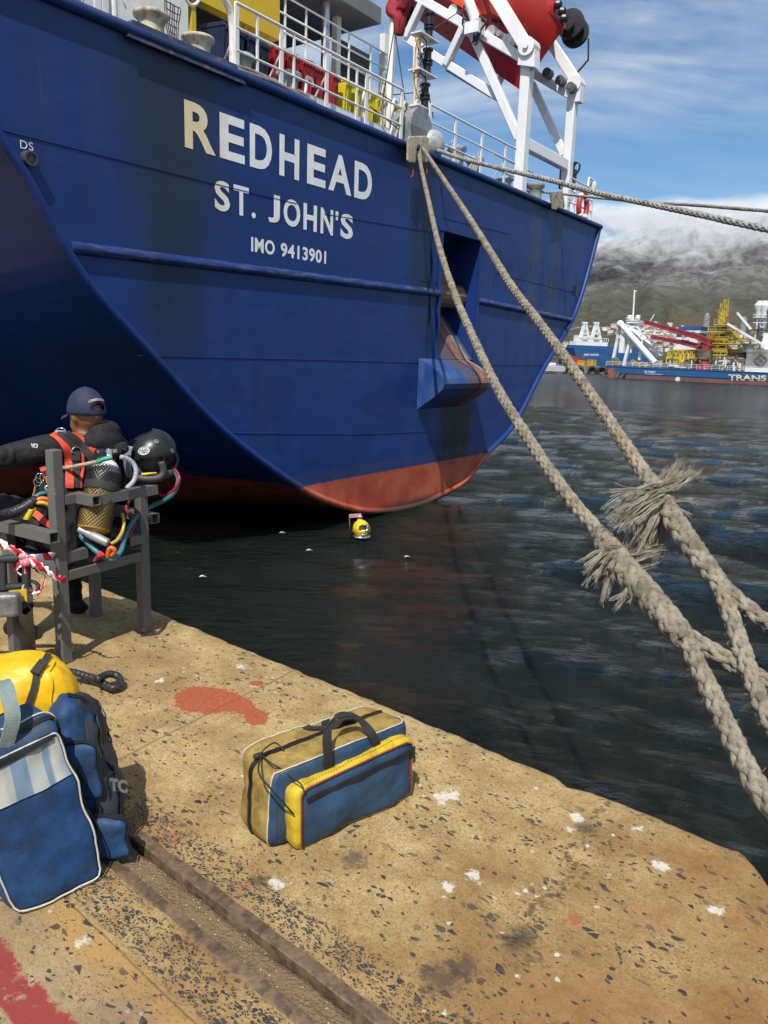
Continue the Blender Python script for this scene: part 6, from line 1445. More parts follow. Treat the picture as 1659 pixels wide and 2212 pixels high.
# ---------------------------------------------------------------- black tubular stand at the left edge, with barrier tape
ZS = lambda X, Y: (X*.1389, 1152+Y*.1389)
sb = G(64, 1405); stand = empty('trolley_stand', 'black tubular stand with yellow marked end cap, at the left edge beside the chair', 'stand', tuple(sb)); KS = 3.62
tubem = pm('tube_black', (.022, .022, .023), .5, var=.2, scale=20, col2=(.35, .35, .34), amt=.30, sharp=True)
tS = lambda X, Y, k=KS: Z(*ZS(X, Y), k)-sb
lg1 = tS(330, 1190); mb = MB(); mb.htube(V3(0, 0, 0), V3(lg1[0]+.02, lg1[1], lg1[2]), .045, .004, cf); mb.build('leg', ST, stand)
q_ = tS(180, 1300, KS+.10); mb = MB(); mb.htube(V3(q_[0]-.0, q_[1]+.02, 0), V3(q_[0], q_[1]+.02, q_[2]+.1), .045, .004, cf); mb.build('leg', ST, stand)
mb = MB(); mb.beam(tS(-900, 1150, KS+.05), tS(415, 1000), .085, .085); bevel(mb.build('box_beam', tubem, stand), .006)
mb = MB(); e0_, e1_ = tS(140, 985, KS-.046), tS(415, 960, KS-.046); mb.hexa([e0_+V3(0, 0, -.03), e1_+V3(0, 0, -.03), e1_+V3(0, .006, -.03), e0_+V3(0, .006, -.03), e0_+V3(0, 0, .028), e1_+V3(0, 0, .028), e1_+V3(0, .006, .028), e0_+V3(0, .006, .028)]); mb.build('yellow_mark', pm('mark_yellow', (.68, .40, .01), .5, var=.15, scale=30), stand)
mb = MB(); mb.cyl(tS(412, 930), tS(440, 925), .048, 20); mb.build('end_cap', pm('cap_grey', (.25, .25, .25), .4), stand, smooth=True, autosmooth=40)
mb = MB(); mb.cyl(tS(-600, 470), tS(425, 375), .021, 12); mb.cyl(tS(410, 395), tS(412, 830), .020, 12); mb.cyl(tS(-600, 870, KS+.03), tS(420, 830), .02, 12); mb.cyl(tS(40, 460), tS(60, 880), .018, 12); mb.tube(catmull([tS(470, 740), tS(560, 770), tS(600, 840), tS(570, 900), tS(460, 900)], 6), .009, 8); mb.build('tube_rail', tubem, stand, smooth=True, autosmooth=40)
mb = MB(); cc = tS(70, 1110, KS-.09); mb.obox(cc, V3(1, .1, .05), V3(-.1, 1, 0), V3(0, 0, 1), .07, .035, .055); o_ = mb.build('clamp', pm('cast_grey', (.20, .20, .20), .45, metal=.4, var=.3, scale=20, bump=.4), stand); bevel(o_, .018, 3)
tapeW = None
def tape_mat():
    m, t, b = newmat('barrier_tape'); co = t.coord('UV'); u_, v_, w_ = t.sep(co)
    t.put(b.inputs['Base Color'], t.mix(t.step(t.math('FRACT', t.add(u_, t.mul(v_, .35))), .48, .52), (.78, .78, .78), (.55, .012, .030))); b.inputs['Roughness'].default_value = .35; return m
TPM = tape_mat()
def tape_strip(pts, w, name, twist=0., parent=None, off=0.):
    P = catmull([Z(*ZS(x, y), k) for x, y, k in pts], 8); T_, A_, B_ = frames(P); mb = MB(); V, F = [], []; L_ = np.r_[0, np.cumsum(np.linalg.norm(np.diff(P, axis=0), axis=1))]
    for i in range(len(P)):
        th = twist*i/len(P)+.25*math.sin(i*.9); dvec = V3(0, 0, 1)*math.cos(th)+np.cross(T_[i], V3(0, 0, 1))*math.sin(th)
        for j in range(4): V.append(P[i]+dvec*w*(j/3-.5)+np.cross(T_[i], dvec)*.006*math.sin(i*1.3+j*1.7))
    for i in range(len(P)-1):
        for j in range(3): F.append((i*4+j, i*4+j+1, i*4+5+j, i*4+4+j))
    mb.add(V, F); o = mb.build(name, TPM, parent, smooth=True, world=parent is not None); uv = o.data.uv_layers.new()
    for lp_ in o.data.loops: uv.data[lp_.index].uv = (L_[lp_.vertex_index//4]/.14+off, (lp_.vertex_index % 4)/3)
    o.modifiers.new('s', 'SOLIDIFY').thickness = .0008; return o
tk = Z(*ZS(420, 400), 3.58); tp_ = empty('barrier_tape', 'red and white barrier tape knotted to the black stand and blowing across the chair', 'tape', tuple(tk))
tape_strip([(-200, 60, 3.62), (0, 150, 3.6), (150, 230, 3.6), (320, 310, 3.59), (430, 390, 3.58)], .045, 'tape_run', .4, tp_, .3)
tape_strip([(430, 390, 3.58), (560, 390, 3.6), (700, 370, 3.68), (900, 345, 3.8), (1000, 330, 3.9)], .040, 'tape_run', .5, tp_, .6)
tape_strip([(430, 410, 3.57), (560, 470, 3.56), (700, 560, 3.56), (820, 650, 3.55), (930, 720, 3.54), (1020, 720, 3.54)], .045, 'tape_tail', .7, tp_, .1)
tape_strip([(440, 420, 3.57), (520, 520, 3.58), (640, 600, 3.6), (705, 690, 3.6), (650, 860, 3.6), (600, 930, 3.6), (510, 920, 3.6)], .032, 'tape_tail', 1.6, tp_, .45)
tape_strip([(420, 400, 3.575), (380, 470, 3.575), (400, 560, 3.575), (420, 620, 3.575)], .05, 'tape_tail', 1.5, tp_, .2)
tape_strip([(420, 420, 3.58), (330, 480, 3.6), (250, 540, 3.61), (300, 640, 3.62), (350, 650, 3.62)], .035, 'tape_tail', 1., tp_, .95)
mb = MB()
for k in range(5): mb.ell(tk+V3(random.uniform(-.02, .02), random.uniform(-.02, .02), random.uniform(-.02, .025)), (.026, .02, .018), 8, 6)
o = mb.build('tape_knot', pm('knot_pink', (.62, .22, .24), .45, var=.4, scale=60), tp_, smooth=True, world=True)
# ================================================================ MOORING LINES
def rope_mat(name, c1, c2, stain):
    m, t, b = newmat(name); co = t.coord(); n1 = t.noise(co, 9, 6, .65); n2 = t.noise(co, 60, 5, .7); n3 = t.noise(co, 3.1, 4, .6)
    c = t.mix(t.step(n1, .32, .66), c1, c2); c = t.mix(t.mul(t.step(n2, .52, .7), .55), c, stain); c = t.mix(t.mul(t.step(n3, .55, .68), .35), c, (.30, .21, .10))
    t.put(b.inputs['Base Color'], c); b.inputs['Roughness'].default_value = .85; b.inputs['Specular IOR Level'].default_value = .25
    wv = t.new('ShaderNodeTexWave', wave_type='BANDS', bands_direction='DIAGONAL'); t.l.new(co, wv.inputs[0]); wv.inputs['Scale'].default_value = 75; wv.inputs['Distortion'].default_value = 5.; wv.inputs['Detail'].default_value = 3
    t.put(b.inputs['Normal'], t.bump(t.add(t.mul(wv.outputs['Fac'], .55), t.mul(n2, 1.)), .75, .004)); return m
ROPE = rope_mat('hemp_rope', (.155, .128, .090), (.345, .298, .225), (.055, .043, .030))
ROPEG = rope_mat('grey_rope', (.22, .21, .20), (.46, .45, .42), (.08, .075, .07))
def strand(mb, P, R, n=6):
    mb.tube(P, R, n)
def plait(mb, P, R, lay=None, step=None, twist=0., n=6):
    """eight-strand plaited rope along P; R radius (number or per-point list)"""
    P = np.asarray(P, float); Rm_ = np.mean(R); lay = lay or Rm_*10.5; step = step or lay/22
    L0 = np.r_[0, np.cumsum(np.linalg.norm(np.diff(P, axis=0), axis=1))]; Rv = np.full(len(P), R) if np.isscalar(R) else np.interp(np.linspace(0, 1, len(P)), np.linspace(0, 1, len(R)), R)
    Rv = Rv*.87
    Q = resample(P, step); s = np.linspace(0, L0[-1], len(Q)); Rq = np.interp(s, L0, Rv); T_, A_, B_ = frames(Q)
    slack = np.array([1+.07*fbm((q*5)+3.3, 3) for q in Q])
    Rq = Rq*slack
    ph = 2*np.pi*np.cumsum(np.r_[0, np.diff(s)/(lay*Rq[1:]/Rm_)])
    for k in range(4):
        for sg in (1, -1):
            th = sg*ph+k*np.pi/2+(0 if sg > 0 else np.pi/4)+twist
            r_ = Rq*(.60+sg*.10*np.cos(4*(ph-np.pi/8)))
            C_ = Q+A_*(np.cos(th)*r_)[:, None]+B_*(np.sin(th)*r_)[:, None]
            strand(mb, C_, Rq*.44, n)
    return mb
def fray(mb, base, d0, n, ln, spread, r=.0014, droop=.5, rad=.03, curl=.35, bias=None):
    """loose yarns: clumps of fibres that leave together and part towards their tips"""
    d0 = np.asarray(d0, float)/np.linalg.norm(d0); per = 13
    for c in range(max(1, n//per)):
        o = np.random.normal(size=3)*rad*.55; dc = d0+np.random.normal(size=3)*spread*.75; cl_ = ln*random.uniform(.55, 1.12); cu = np.random.normal(size=3)*curl; cu2 = np.random.normal(size=3)*curl*.9; K = 10
        for i in range(per):
            dv = dc/np.linalg.norm(dc); p = base+o+np.random.normal(size=3)*.0045-d0*.04; P = [p]; l_ = cl_*random.uniform(.80, 1.04); sp = np.random.normal(size=3)*.16
            for k in range(K):
                dv = dv+cu*.13*math.cos(k*.5)+cu2*.13*math.sin(k*.75)+sp*max(0, k-5)/6+np.random.normal(size=3)*.012+V3(0, 0, -droop*.14*(1+k/5)); dv /= np.linalg.norm(dv); p = p+dv*l_/K; P.append(p)
            mb.tube(P, np.linspace(r*1.5, r*.9, K+1), 3, caps=False)
    return mb
def fuzz(mb, P, R, n, ln=.02):
    P = np.asarray(P)
    for i in range(n):
        f = random.random()*(len(P)-1); k = int(f); p = P[k]+(P[k+1]-P[k])*(f-k); v = np.random.normal(size=3); v /= np.linalg.norm(v); q = p+v*R*1.0; e = np.random.normal(size=3)*.5+v; e /= np.linalg.norm(e)
        mb.tube([q, q+e*ln*.5, q+e*ln+np.random.normal(size=3)*ln*.3], .0009, 3, caps=False)
    return mb
def inv_path(px, k0, k1, n=10):       # straight in depth: 1/k runs evenly along the line on the picture
    c = catmull([V3(x, y, 0) for x, y in px], n); L_ = np.r_[0, np.cumsum(np.linalg.norm(np.diff(c, axis=0), axis=1))]/1.; L_ /= L_[-1]
    return np.array([Z(p[0], p[1], 1/((1-f)/k0+f/k1)) for p, f in zip(c, L_)])
BOL = V3(2.55, .62, 0.)
RD = .044
# rope A (nearer) and rope B, from the stern fairlead to the quay
pxA = [(903, 322), (912, 372), (925, 430), (948, 530), (984, 640), (1025, 735), (1075, 840), (1130, 930), (1190, 1020), (1250, 1100), (1306, 1162)]
pxB = [(906, 310), (960, 390), (1010, 465), (1060, 545), (1110, 625), (1160, 690), (1215, 765), (1275, 850), (1340, 945), (1404, 1040)]
fA = inv_path(pxA, 17.3, 4.15); fB = inv_path(pxB, 17.4, 4.25)
in0 = ship2w(V3(.62, 1.0, DK+.25))
def line_root(label, p): return empty('mooring_line', label, 'rope', tuple(p), group='mooring lines from the ship stern')
def rpart(name, root, fn, mat=ROPE):
    mb = MB(); fn(mb); return mb.build(name, mat, root, smooth=True, world=True)
rA = line_root('pale plaited mooring line whose frayed splice hangs lower, nearest the concrete edge', fA[-1])
rB = line_root('pale plaited mooring line whose big frayed tuft stands higher, behind the nearer line', fB[-1])
rpart('rope', rA, lambda mb: plait(mb, np.vstack([[in0], fA[:70]]), RD, step=.035, n=5)); rpart('rope', rA, lambda mb: plait(mb, fA[69:], RD, step=.014, n=7))
rpart('rope', rB, lambda mb: plait(mb, np.vstack([[in0], fB[:60]]), RD, step=.035, n=5, twist=.4)); rpart('rope', rB, lambda mb: plait(mb, fB[59:], RD, step=.014, n=7, twist=.4))
zp = lambda pts: catmull([Z(*p) for p in pts], 10)
def sm_(P):
    Q = resample(P, .05)
    for _ in range(22): Q[2:-1] = .25*Q[1:-2]+.5*Q[2:-1]+.25*Q[3:]
    return Q
# splice of A: doubled rope with tails
sA = zp([(1296, 1150, 4.2), (1330, 1205, 4.0), (1398, 1285, 3.75), (1445, 1340, 3.55), (1482, 1385, 3.42)])
rpart('splice', rA, lambda mb: (plait(mb, sA, [.055, .078, .078, .068, .058], lay=.42, step=.014, n=7), plait(mb, sA+V3(-.02, .0, .012), [.03, .05, .055, .045, .03], lay=.3, step=.014, n=6, twist=.7)))
legA1 = np.vstack([zp([(1478, 1378, 3.44), (1512, 1445, 3.28), (1560, 1545, 3.02), (1606, 1650, 2.78), (1655, 1755, 2.56)]), catmull([Z(1662, 1770, 2.53), V3(1.62, 1.75, .10), V3(2.1, 1.10, .22), BOL+V3(-.24, .12, .32), BOL+V3(-.10, -.25, .33), BOL+V3(.2, -.18, .33)], 8)])
legA2 = np.vstack([zp([(1482, 1372, 3.48), (1515, 1392, 3.44), (1565, 1420, 3.38), (1615, 1453, 3.32), (1659, 1486, 3.26)]), catmull([Z(1668, 1492, 3.25), V3(2.2, 1.9, .42), V3(2.6, 1.2, .38), BOL+V3(.10, .26, .34), BOL+V3(.26, .0, .33), BOL+V3(.2, -.18, .33)], 8)])
rpart('eye_leg', rA, lambda mb: plait(mb, sm_(legA1), RD*1.02, step=.013, n=7)); rpart('eye_leg', rA, lambda mb: plait(mb, sm_(legA2), RD*1.02, step=.013, n=7, twist=.5), ROPE)
# splice of B
sB = zp([(1396, 1028, 4.3), (1425, 1075, 4.15), (1470, 1145, 3.95), (1520, 1215, 3.78), (1572, 1285, 3.62)])
rpart('splice', rB, lambda mb: (plait(mb, sB, [.046, .064, .062, .058, .048], lay=.40, step=.014, n=7), plait(mb, sB+V3(.018, 0, .008), [.02, .04, .04, .03, .02], lay=.3, step=.014, n=6, twist=.9)))
legB1 = np.vstack([zp([(1560, 1262, 3.66), (1590, 1297, 3.6), (1625, 1332, 3.52), (1662, 1362, 3.44)]), catmull([Z(1672, 1371, 3.42), V3(2.5, 2.1, .58), V3(2.95, 1.3, .5), BOL+V3(.30, .15, .46), BOL+V3(.28, -.12, .45), BOL+V3(0, -.30, .45)], 8)])
legB2 = np.vstack([zp([(1560, 1275, 3.64), (1582, 1340, 3.5), (1604, 1410, 3.34), (1632, 1490, 3.18), (1662, 1590, 3.0)]), catmull([Z(1668, 1610, 2.96), V3(1.95, 1.7, .30), V3(2.3, 1.1, .40), BOL+V3(-.22, .2, .45), BOL+V3(-.28, -.1, .45), BOL+V3(0, -.30, .45)], 8)])
rpart('eye_leg', rB, lambda mb: plait(mb, sm_(legB1), RD*.98, step=.013, n=7)); rpart('eye_leg', rB, lambda mb: plait(mb, sm_(legB2), RD*.98, step=.013, n=7, twist=.5))
# frayed strand ends sticking out of the splices
def dirpx(p, q): a = Z(*p); b = Z(*q); return a, (b-a)/np.linalg.norm(b-a), np.linalg.norm(b-a)
FR = rope_mat('frayed_fibre', (.26, .22, .165), (.50, .45, .36), (.11, .09, .065))
def tuft(root, p, q, n, spread, droop=.4, rad=.03, curl=.35, lnf=1.):
    a, d_, l_ = dirpx(p, q); rpart('frayed_end', root, lambda mb: fray(mb, a, d_, n, l_*lnf, spread, droop=droop, rad=rad, curl=curl), FR)
tuft(rA, (1318, 1195, 4.0), (1245, 1215, 3.95), 345, .26, .25, .05); tuft(rA, (1315, 1215, 3.98), (1285, 1290, 3.95), 240, .26, .3, .04); tuft(rA, (1378, 1275, 3.85), (1320, 1300, 3.8), 225, .25, .35, .04); tuft(rA, (1310, 1180, 4.05), (1280, 1165, 4.0), 60, .25, .1, .03)
tuft(rA, (1365, 1215, 4.0), (1425, 1165, 4.05), 195, .20, .2, .04)
tuft(rB, (1420, 1075, 4.1), (1315, 1110, 4.0), 630, .17, .16, .05, lnf=1.05); tuft(rB, (1410, 1100, 4.1), (1345, 1190, 4.05), 390, .24, .3, .05); tuft(rB, (1425, 1062, 4.15), (1512, 1018, 4.2), 345, .17, -.3, .045, lnf=1.0); tuft(rB, (1445, 1085, 4.15), (1505, 1092, 4.2), 165, .2, .1, .04)
tuft(rB, (1420, 1095, 4.2), (1420, 1215, 4.2), 390, .16, .3, .05); tuft(rB, (1400, 1090, 4.15), (1365, 1190, 4.15), 240, .2, .3, .05); tuft(rB, (1415, 1060, 4.15), (1340, 1080, 4.05), 300, .2, .25, .05, lnf=1.0)
for root, paths in ((rA, (fA[60:], sA, sm_(legA1)[:45], sm_(legA2)[:30])), (rB, (fB[55:], sB, sm_(legB1)[:25], sm_(legB2)[:35]))):
    mb = MB()
    for P in paths: fuzz(mb, P, RD*.98, 110, .014)
    tag(mb.build('rope_fuzz', FR, root, world=True), kind='stuff')
# two lines led away to the right
BOL2, BOL3 = V3(7.6, -3.6, 0), V3(9.2, -4.6, 0)
pxC = [(938, 322), (1000, 343), (1100, 368), (1200, 392), (1300, 419), (1400, 440), (1500, 461), (1600, 483), (1664, 496)]
fC = inv_path(pxC, 17.6, 8.6); rC = line_root('upper thick mooring line running off to the right across the sky', fC[40])
rpart('rope', rC, lambda mb: plait(mb, np.vstack([[ship2w(V3(1.1, .7, DK+.3))], fC, [fC[-1]*.55+(BOL2+V3(0, .2, .4))*.45-V3(0, 0, .12), BOL2+V3(-.1, .25, .35)]]), .046, step=.035, n=6), ROPEG)
pxD = [(1206, 418), (1250, 423), (1300, 428), (1400, 437), (1500, 443), (1600, 451), (1664, 456)]
fD = inv_path(pxD, 23.2, 13.5); rD = line_root('thinner upper mooring line from the far corner of the stern', fD[30])
rpart('rope', rD, lambda mb: plait(mb, np.vstack([[ship2w(V3(7.0, .9, DK+.35))], fD, [fD[-1]*.5+(BOL3+V3(0, .2, .4))*.5-V3(0, 0, .2), BOL3+V3(0, .25, .35)]]), .040, step=.05, n=5, twist=.3), ROPEG)
cast = pm('bollard_iron', (.03, .03, .032), .5, var=.3, col2=(.14, .06, .03), amt=.42, bump=.2)
for B_, lb in ((BOL, 'black iron bollard on the quay holding the two spliced rope eyes'), (BOL2, 'black iron bollard further along the quay holding the upper thick line'), (BOL3, 'black iron bollard furthest along the quay holding the thin line')):
    mb = MB(); mb.lathe([(.34, 0), (.34, .05), (.22, .09), (.20, .40), (.24, .47), (.30, .52), (.30, .58), (.2, .63), (.02, .64)], B_, 24); tag(mb.build('quay_bollard', cast, smooth=True, autosmooth=45), lb, 'bollard', 'bollards on the quay')

# ================================================================ DIVER IN THE WATER
dw = G(778, 1166, WATER); wd = empty('person', 'diver at the waterline in a yellow dive helmet, below the stern', 'person', (dw[0], dw[1], WATER))
KD = float(ray(778, 1166)@V3(0, CP, -SP)*0+(dw-EYEP)@V3(0, CP, -SP)); ZD = lambda X, Y, dk=0.: Z(685.8+X*.1323, 1069.8+Y*.1323, KD+dk)-V3(dw[0], dw[1], WATER)
hc2 = ZD(710, 540); mb = MB()
capsule(mb, [hc2+V3(0, .05, -.75), hc2+V3(0, .04, -.40), hc2+V3(0, .03, -.18)], [.17, .20, .09]); mb.ell(hc2+V3(0, .02, 0), (.09, .10, .12), 14, 10); mb.ell(hc2+V3(0, -.085, -.02), (.014, .02, .022), 8, 6)
for sg in (-1, 1):
    sh_ = hc2+V3(.19*sg, .04, -.30); e_ = sh_+V3(.10*sg, -.05, -.24); w_ = e_+V3(-.12*sg, -.20, .0); capsule(mb, [sh_, e_], [.07, .05]); capsule(mb, [e_, w_], [.048, .034]); mb.ell(w_+V3(-.03*sg, -.05, 0), (.035, .05, .018), 10, 6)
    for j in range(4): b_ = w_+V3(-.03*sg+(.024-.016*j), -.085, 0); capsule(mb, [b_, b_+V3(0, -.035, -.006), b_+V3(0, -.055, -.03)], [.009, .008, .007], 6)
    b_ = w_+V3(-.03*sg+.034, -.03, 0); capsule(mb, [b_, b_+V3(.02, -.035, 0)], [.011, .009], 6)
    h_ = hc2+V3(.10*sg, .05, -.75); k_ = h_+V3(.03*sg, .06, -.42); f_ = k_+V3(0, .14, -.40); capsule(mb, [h_, k_], [.09, .065]); capsule(mb, [k_, f_], [.062, .04]); capsule(mb, [f_, f_+V3(0, .10, -.14)], [.04, .03])
remeshed(mb, 'body', [neo], wd, .016, 5, world=False)
hy_ = pm('helmet_yellow', (.78, .50, .005), .25, var=.06, coat=.3)
mb = MB(); V, F = [], []
for j in range(13):
    for i in range(28):
        th = 2*math.pi*i/28; ph = -.9+(math.pi/2+.9)*j/12; V.append(hc2+V3(.165*math.cos(ph)*math.cos(th), .175*math.cos(ph)*math.sin(th), .175*math.sin(ph)))
for j in range(12):
    for i in range(28):
        th = (i+.5)/28*360; ph = -.9+(math.pi/2+.9)*(j+.5)/12
        if abs((th-292+180) % 360-180) < 34 and -.05 < ph < .62: continue
        F.append((j*28+i, j*28+(i+1) % 28, (j+1)*28+(i+1) % 28, (j+1)*28+i))
mb.add(V, F); sh_ = mb.build('helmet', hy_, wd, smooth=True); sh_.modifiers.new('s', 'SOLIDIFY').thickness = .02
mb = MB(); mb.ell(hc2+V3(.0, .01, .0), (.145, .155, .15), 16, 10); mb.build('faceplate', pm('faceplate_glass', (.05, .06, .06), .08), sh_, smooth=True)
mb = MB(); P = []
for i in range(26):
    q = 2*math.pi*i/26; P.append(hc2+V3(.07+.092*math.cos(q), -.148+.02*abs(math.cos(q)), .05+.062*math.sin(q)))
mb.tube(P, .012, 6, closed=True); mb.build('faceplate_rim', chrome, sh_, smooth=True)
mb = MB(); mb.lathe([(.19, -.03), (.20, 0), (.19, .03)], hc2+V3(0, 0, -.16), 24); mb.ell(hc2+V3(.05, -.17, -.10), (.05, .03, .03), 10, 6); mb.build('neck_clamp', chrome, sh_, smooth=True)
mb = MB(); mb.cyl(ZD(690, 455), ZD(690, 425), .06, 12); mb.cyl(ZD(650, 440), ZD(740, 425), .03, 8); mb.cyl(ZD(740, 430), ZD(825, 478), .02, 8); mb.build('manifold', chrome, wd, smooth=True)
whm = pm('tube_redwhite', (.6, .14, .14), .4, var=.1); 
def coil_mat():
    m, t, b = newmat('coil_striped'); co = t.coord(); x, y, z = t.sep(co); t.put(b.inputs['Base Color'], t.mix(t.step(t.math('SINE', t.mul(z, 62.)), -.1, .1), (.70, .60, .58), (.30, .03, .04))); b.inputs['Roughness'].default_value = .4; return m
mb = MB(); mb.cyl(ZD(692, 430), ZD(692, 335), .050, 12); mb.build('light_post', coil_mat(), wd, smooth=True, autosmooth=40)
mb = MB(); mb.beam(ZD(518, 342), ZD(715, 326), .07, .06); mb.build('light_bar', pm('bar_pink', (.55, .28, .27), .4), wd)
mb = MB(); mb.cyl(ZD(522, 350), ZD(530, 580), .009, 6); mb.tube(catmull([ZD(820, 470), ZD(850, 520), ZD(858, 570), ZD(845, 615)], 6), .012, 6); mb.tube(catmull([ZD(620, 560), ZD(595, 575), ZD(570, 590)], 5), .02, 6); mb.build('hose', pm('hose_pale', (.12, .11, .11), .5), wd, smooth=True)
scrap = pm('scrap_white', (.62, .62, .60), .7)
for i, (x, y, lb) in enumerate(((668, 1190, 'white scrap floating left of the diver'), (880, 1204, 'white scrap floating right of the diver'), (438, 1247, 'white scrap floating near the chair side of the water'), (610, 1152, 'tiny white scrap floating under the dark hull'))):
    q = G(x, y, WATER+.05); mb = MB(); mb.add([q+V3(a, b_, c_) for a, b_, c_ in ((-.07, 0, .0), (0, -.03, .03), (.07, 0, .01), (.02, .04, .0), (-.02, .02, .035))], [(0, 1, 4), (1, 2, 4), (2, 3, 4), (3, 0, 4), (0, 3, 2, 1)]); tag(mb.build('floating_scrap', scrap), lb, 'scrap', 'scraps floating on the water')
# ================================================================ ACROSS THE HARBOUR
fw0, fw1 = G(1404, 820, WATER), G(1659, 833, WATER); FA = (fw1-fw0); FA[2] = 0; FA /= np.linalg.norm(FA); FNb = V3(-FA[1], FA[0], 0)   # along, away
if FNb[1] < 0: FNb = -FNb
FO = G(1310, 815, WATER); FO = fw0+FA*((FO-fw0)@FA)
faz = math.atan2(FA[1], FA[0])
def fs(x, y, off=0.): p = onplane(x, y, fw0+FNb*off, FNb); q = p-FO; return V3(q@FA, q@FNb, q[2])
FX = lambda X, Y: (1404+X*.1534, 631+Y*.1534)       # close-up of the photograph to the picture grid
FY = lambda X, Y: (1152+X*.3055, 603.5+Y*.3055)
far = empty('mining_ship', 'blue working ship with yellow derrick and red crane across the harbour', 'ship', tuple(FO), faz)
bluef = pm('far_blue', (.018, .085, .225), .5, var=.12, scale=.2, col2=(.09, .13, .19), amt=.34, stretch=(1, 1, 3))  # blue desaturated, paint colour stands in for haze over the water
redf = pm('far_boot', (.16, .075, .07), .7, var=.2, scale=.4); whitef = pm('far_white', (.74, .74, .72), .5, var=.06, scale=.3, col2=(.45, .38, .30), amt=.34)
yelf = pm('far_yellow', (.52, .37, .03), .5, var=.2, scale=.5, col2=(.20, .11, .02), amt=.42); crane_r = pm('far_red', (.28, .035, .042), .5, var=.2, scale=.4); rustf = pm('far_rust', (.085, .060, .045), .7, var=.4, scale=.6, col2=(.20, .17, .14), amt=.45)  # yellow dulled likewise, haze carried by the colour
greyf = pm('far_grey', (.36, .35, .33), .6, var=.15, scale=.25, col2=(.16, .14, .12), amt=.42, stretch=(1, 1, .3)); ry = pm('far_rope_yellow', (.55, .38, .02), .6)
DKF = np.mean([fs(*FX(0, 1075))[2], fs(*FX(1500, 1118))[2]]); L0 = 0.; LF = 60.; BW = 13.
zr = fs(*FX(800, 1215))[2]*.0+.75
mb = MB()
prof = lambda x: (.0 if x > 8 else 0)
mb.add([(3, 0, -1.), (LF, 0, -1.), (LF, BW, -1.), (3, BW, -1.), (3, 0, zr), (LF, 0, zr), (LF, BW, zr), (3, BW, zr)], [(0, 1, 5, 4), (1, 2, 6, 5), (2, 3, 7, 6), (3, 0, 4, 7)]); mb.build('boot_topping', redf, far)
mb = MB(); mb.hexa([(2.5, -.02, zr), (LF, -.02, zr), (LF, BW, zr), (2.5, BW, zr), (-.3, -.02, DKF), (LF, -.02, DKF), (LF, BW, DKF), (-.3, BW, DKF)]); mb.beam((-.3, -.05, DKF-.05), (LF, -.05, DKF-.05), .12, .12); mb.beam((3, -.06, zr+.25), (LF, -.06, zr+.25), .08, .08); mb.build('hull', bluef, far)
def ftext(txt, a, b, c, d, mat, bold=.04, off=-.06):
    fn = bil(fs(*a, off), fs(*b, off), fs(*c, off), fs(*d, off)); mb = MB(); text_on(mb, txt, lambda x, y, z=0: fn(x, y), bold); return mb.build('hull_letters', mat, far)
crm = pm('far_cream', (.72, .62, .42), .6, var=.1, scale=.6, col2=(.5, .25, .12), amt=.36)
ftext('TRANS', FX(1105, 1240), FX(1640, 1252), FX(1105, 1158), FX(1640, 1172), crm, .03); ftext('YA TOIVO', FX(-85, 1132), FX(78, 1140), FX(-85, 1108), FX(78, 1114), whitef); ftext('NASSAU', FX(-60, 1160), FX(165, 1170), FX(-60, 1146), FX(165, 1156), whitef)
p = fs(*FX(392, 1226), -.05); mb = MB(); mb.cyl(p, p+V3(0, -.03, 0), .45, 20); mb.build('load_mark', whitef, far)
def fb(name, a, b, w, mat, off=2., offb=None, mbx=None):
    p, q = fs(*a, off), fs(*b, off if offb is None else offb); mb = mbx or MB(); mb.beam(p, q, w, w)
    return mb.build(name, mat, far) if mbx is None else None
def fbox(name, lo, hi, off, depth, mat, mbx=None):
    p, q = fs(*lo, off), fs(*hi, off); mb = mbx or MB(); mb.box((min(p[0], q[0]), off, min(p[2], q[2])), (max(p[0], q[0]), off+depth, max(p[2], q[2]))); return mb.build(name, mat, far) if mbx is None else None
# rail along the deck
mb = MB()
for h in (.35, .65, .95): mb.cyl((0, .1, DKF+h), (LF, .1, DKF+h), .03, 4)
for x in np.arange(0, LF, 1.4): mb.cyl((x, .1, DKF), (x, .1, DKF+.95), .03, 4)
mb.build('deck_rail', whitef, far)
# stern gantry (white tubular) and its two big legs
for a, b, w in (((612, 345), (568, 560), .9), ((690, 410), (640, 610), .9), ((600, 410), (690, 405), .6), ((640, 380), (625, 520), 1.6), ((700, 420), (690, 520), .5), ((765, 440), (752, 570), .8), ((735, 330), (770, 400), .5), ((680, 340), (765, 400), .8)):
    fb('gantry_leg', FY(*a), FY(*b), w*.62, whitef, 3.)
mb = MB(); mb.cyl(fs(*FY(615, 315), 2.4), fs(*FY(860, 590), 2.4), .62, 12); mb.ell(fs(*FY(615, 318), 2.4), (.8, .8, .8), 10, 8); mb.build('stinger_pipe', whitef, far, smooth=True, autosmooth=40)
mb = MB(); mb.cyl(fs(*FY(665, 330), 6), fs(*FY(690, 330), 6), .9, 10); mb.cyl(fs(*FY(690, 330), 6), fs(*FY(890, 550), 6), .68, 12); mb.build('stinger_pipe', whitef, far, smooth=True, autosmooth=40)
mb = MB()
for o in (0, 1): mb.beam(fs(*FY(795+14*o, 400-6*o), 4), fs(*FY(900+18*o, 540-10*o), 4), .15, .15)
for i in range(12): f_ = i/11; mb.beam(fs(*FY(795+105*f_, 400+140*f_), 4), fs(*FY(809+109*f_, 394+136*f_), 4), .1, .1)
mb.build('ladder', whitef, far)
fbox('mast_house', FY(657, 310), FY(752, 290), 5, 3, whitef); fbox('mast_house', FY(668, 345), FY(745, 320), 5.3, 2.4, whitef)
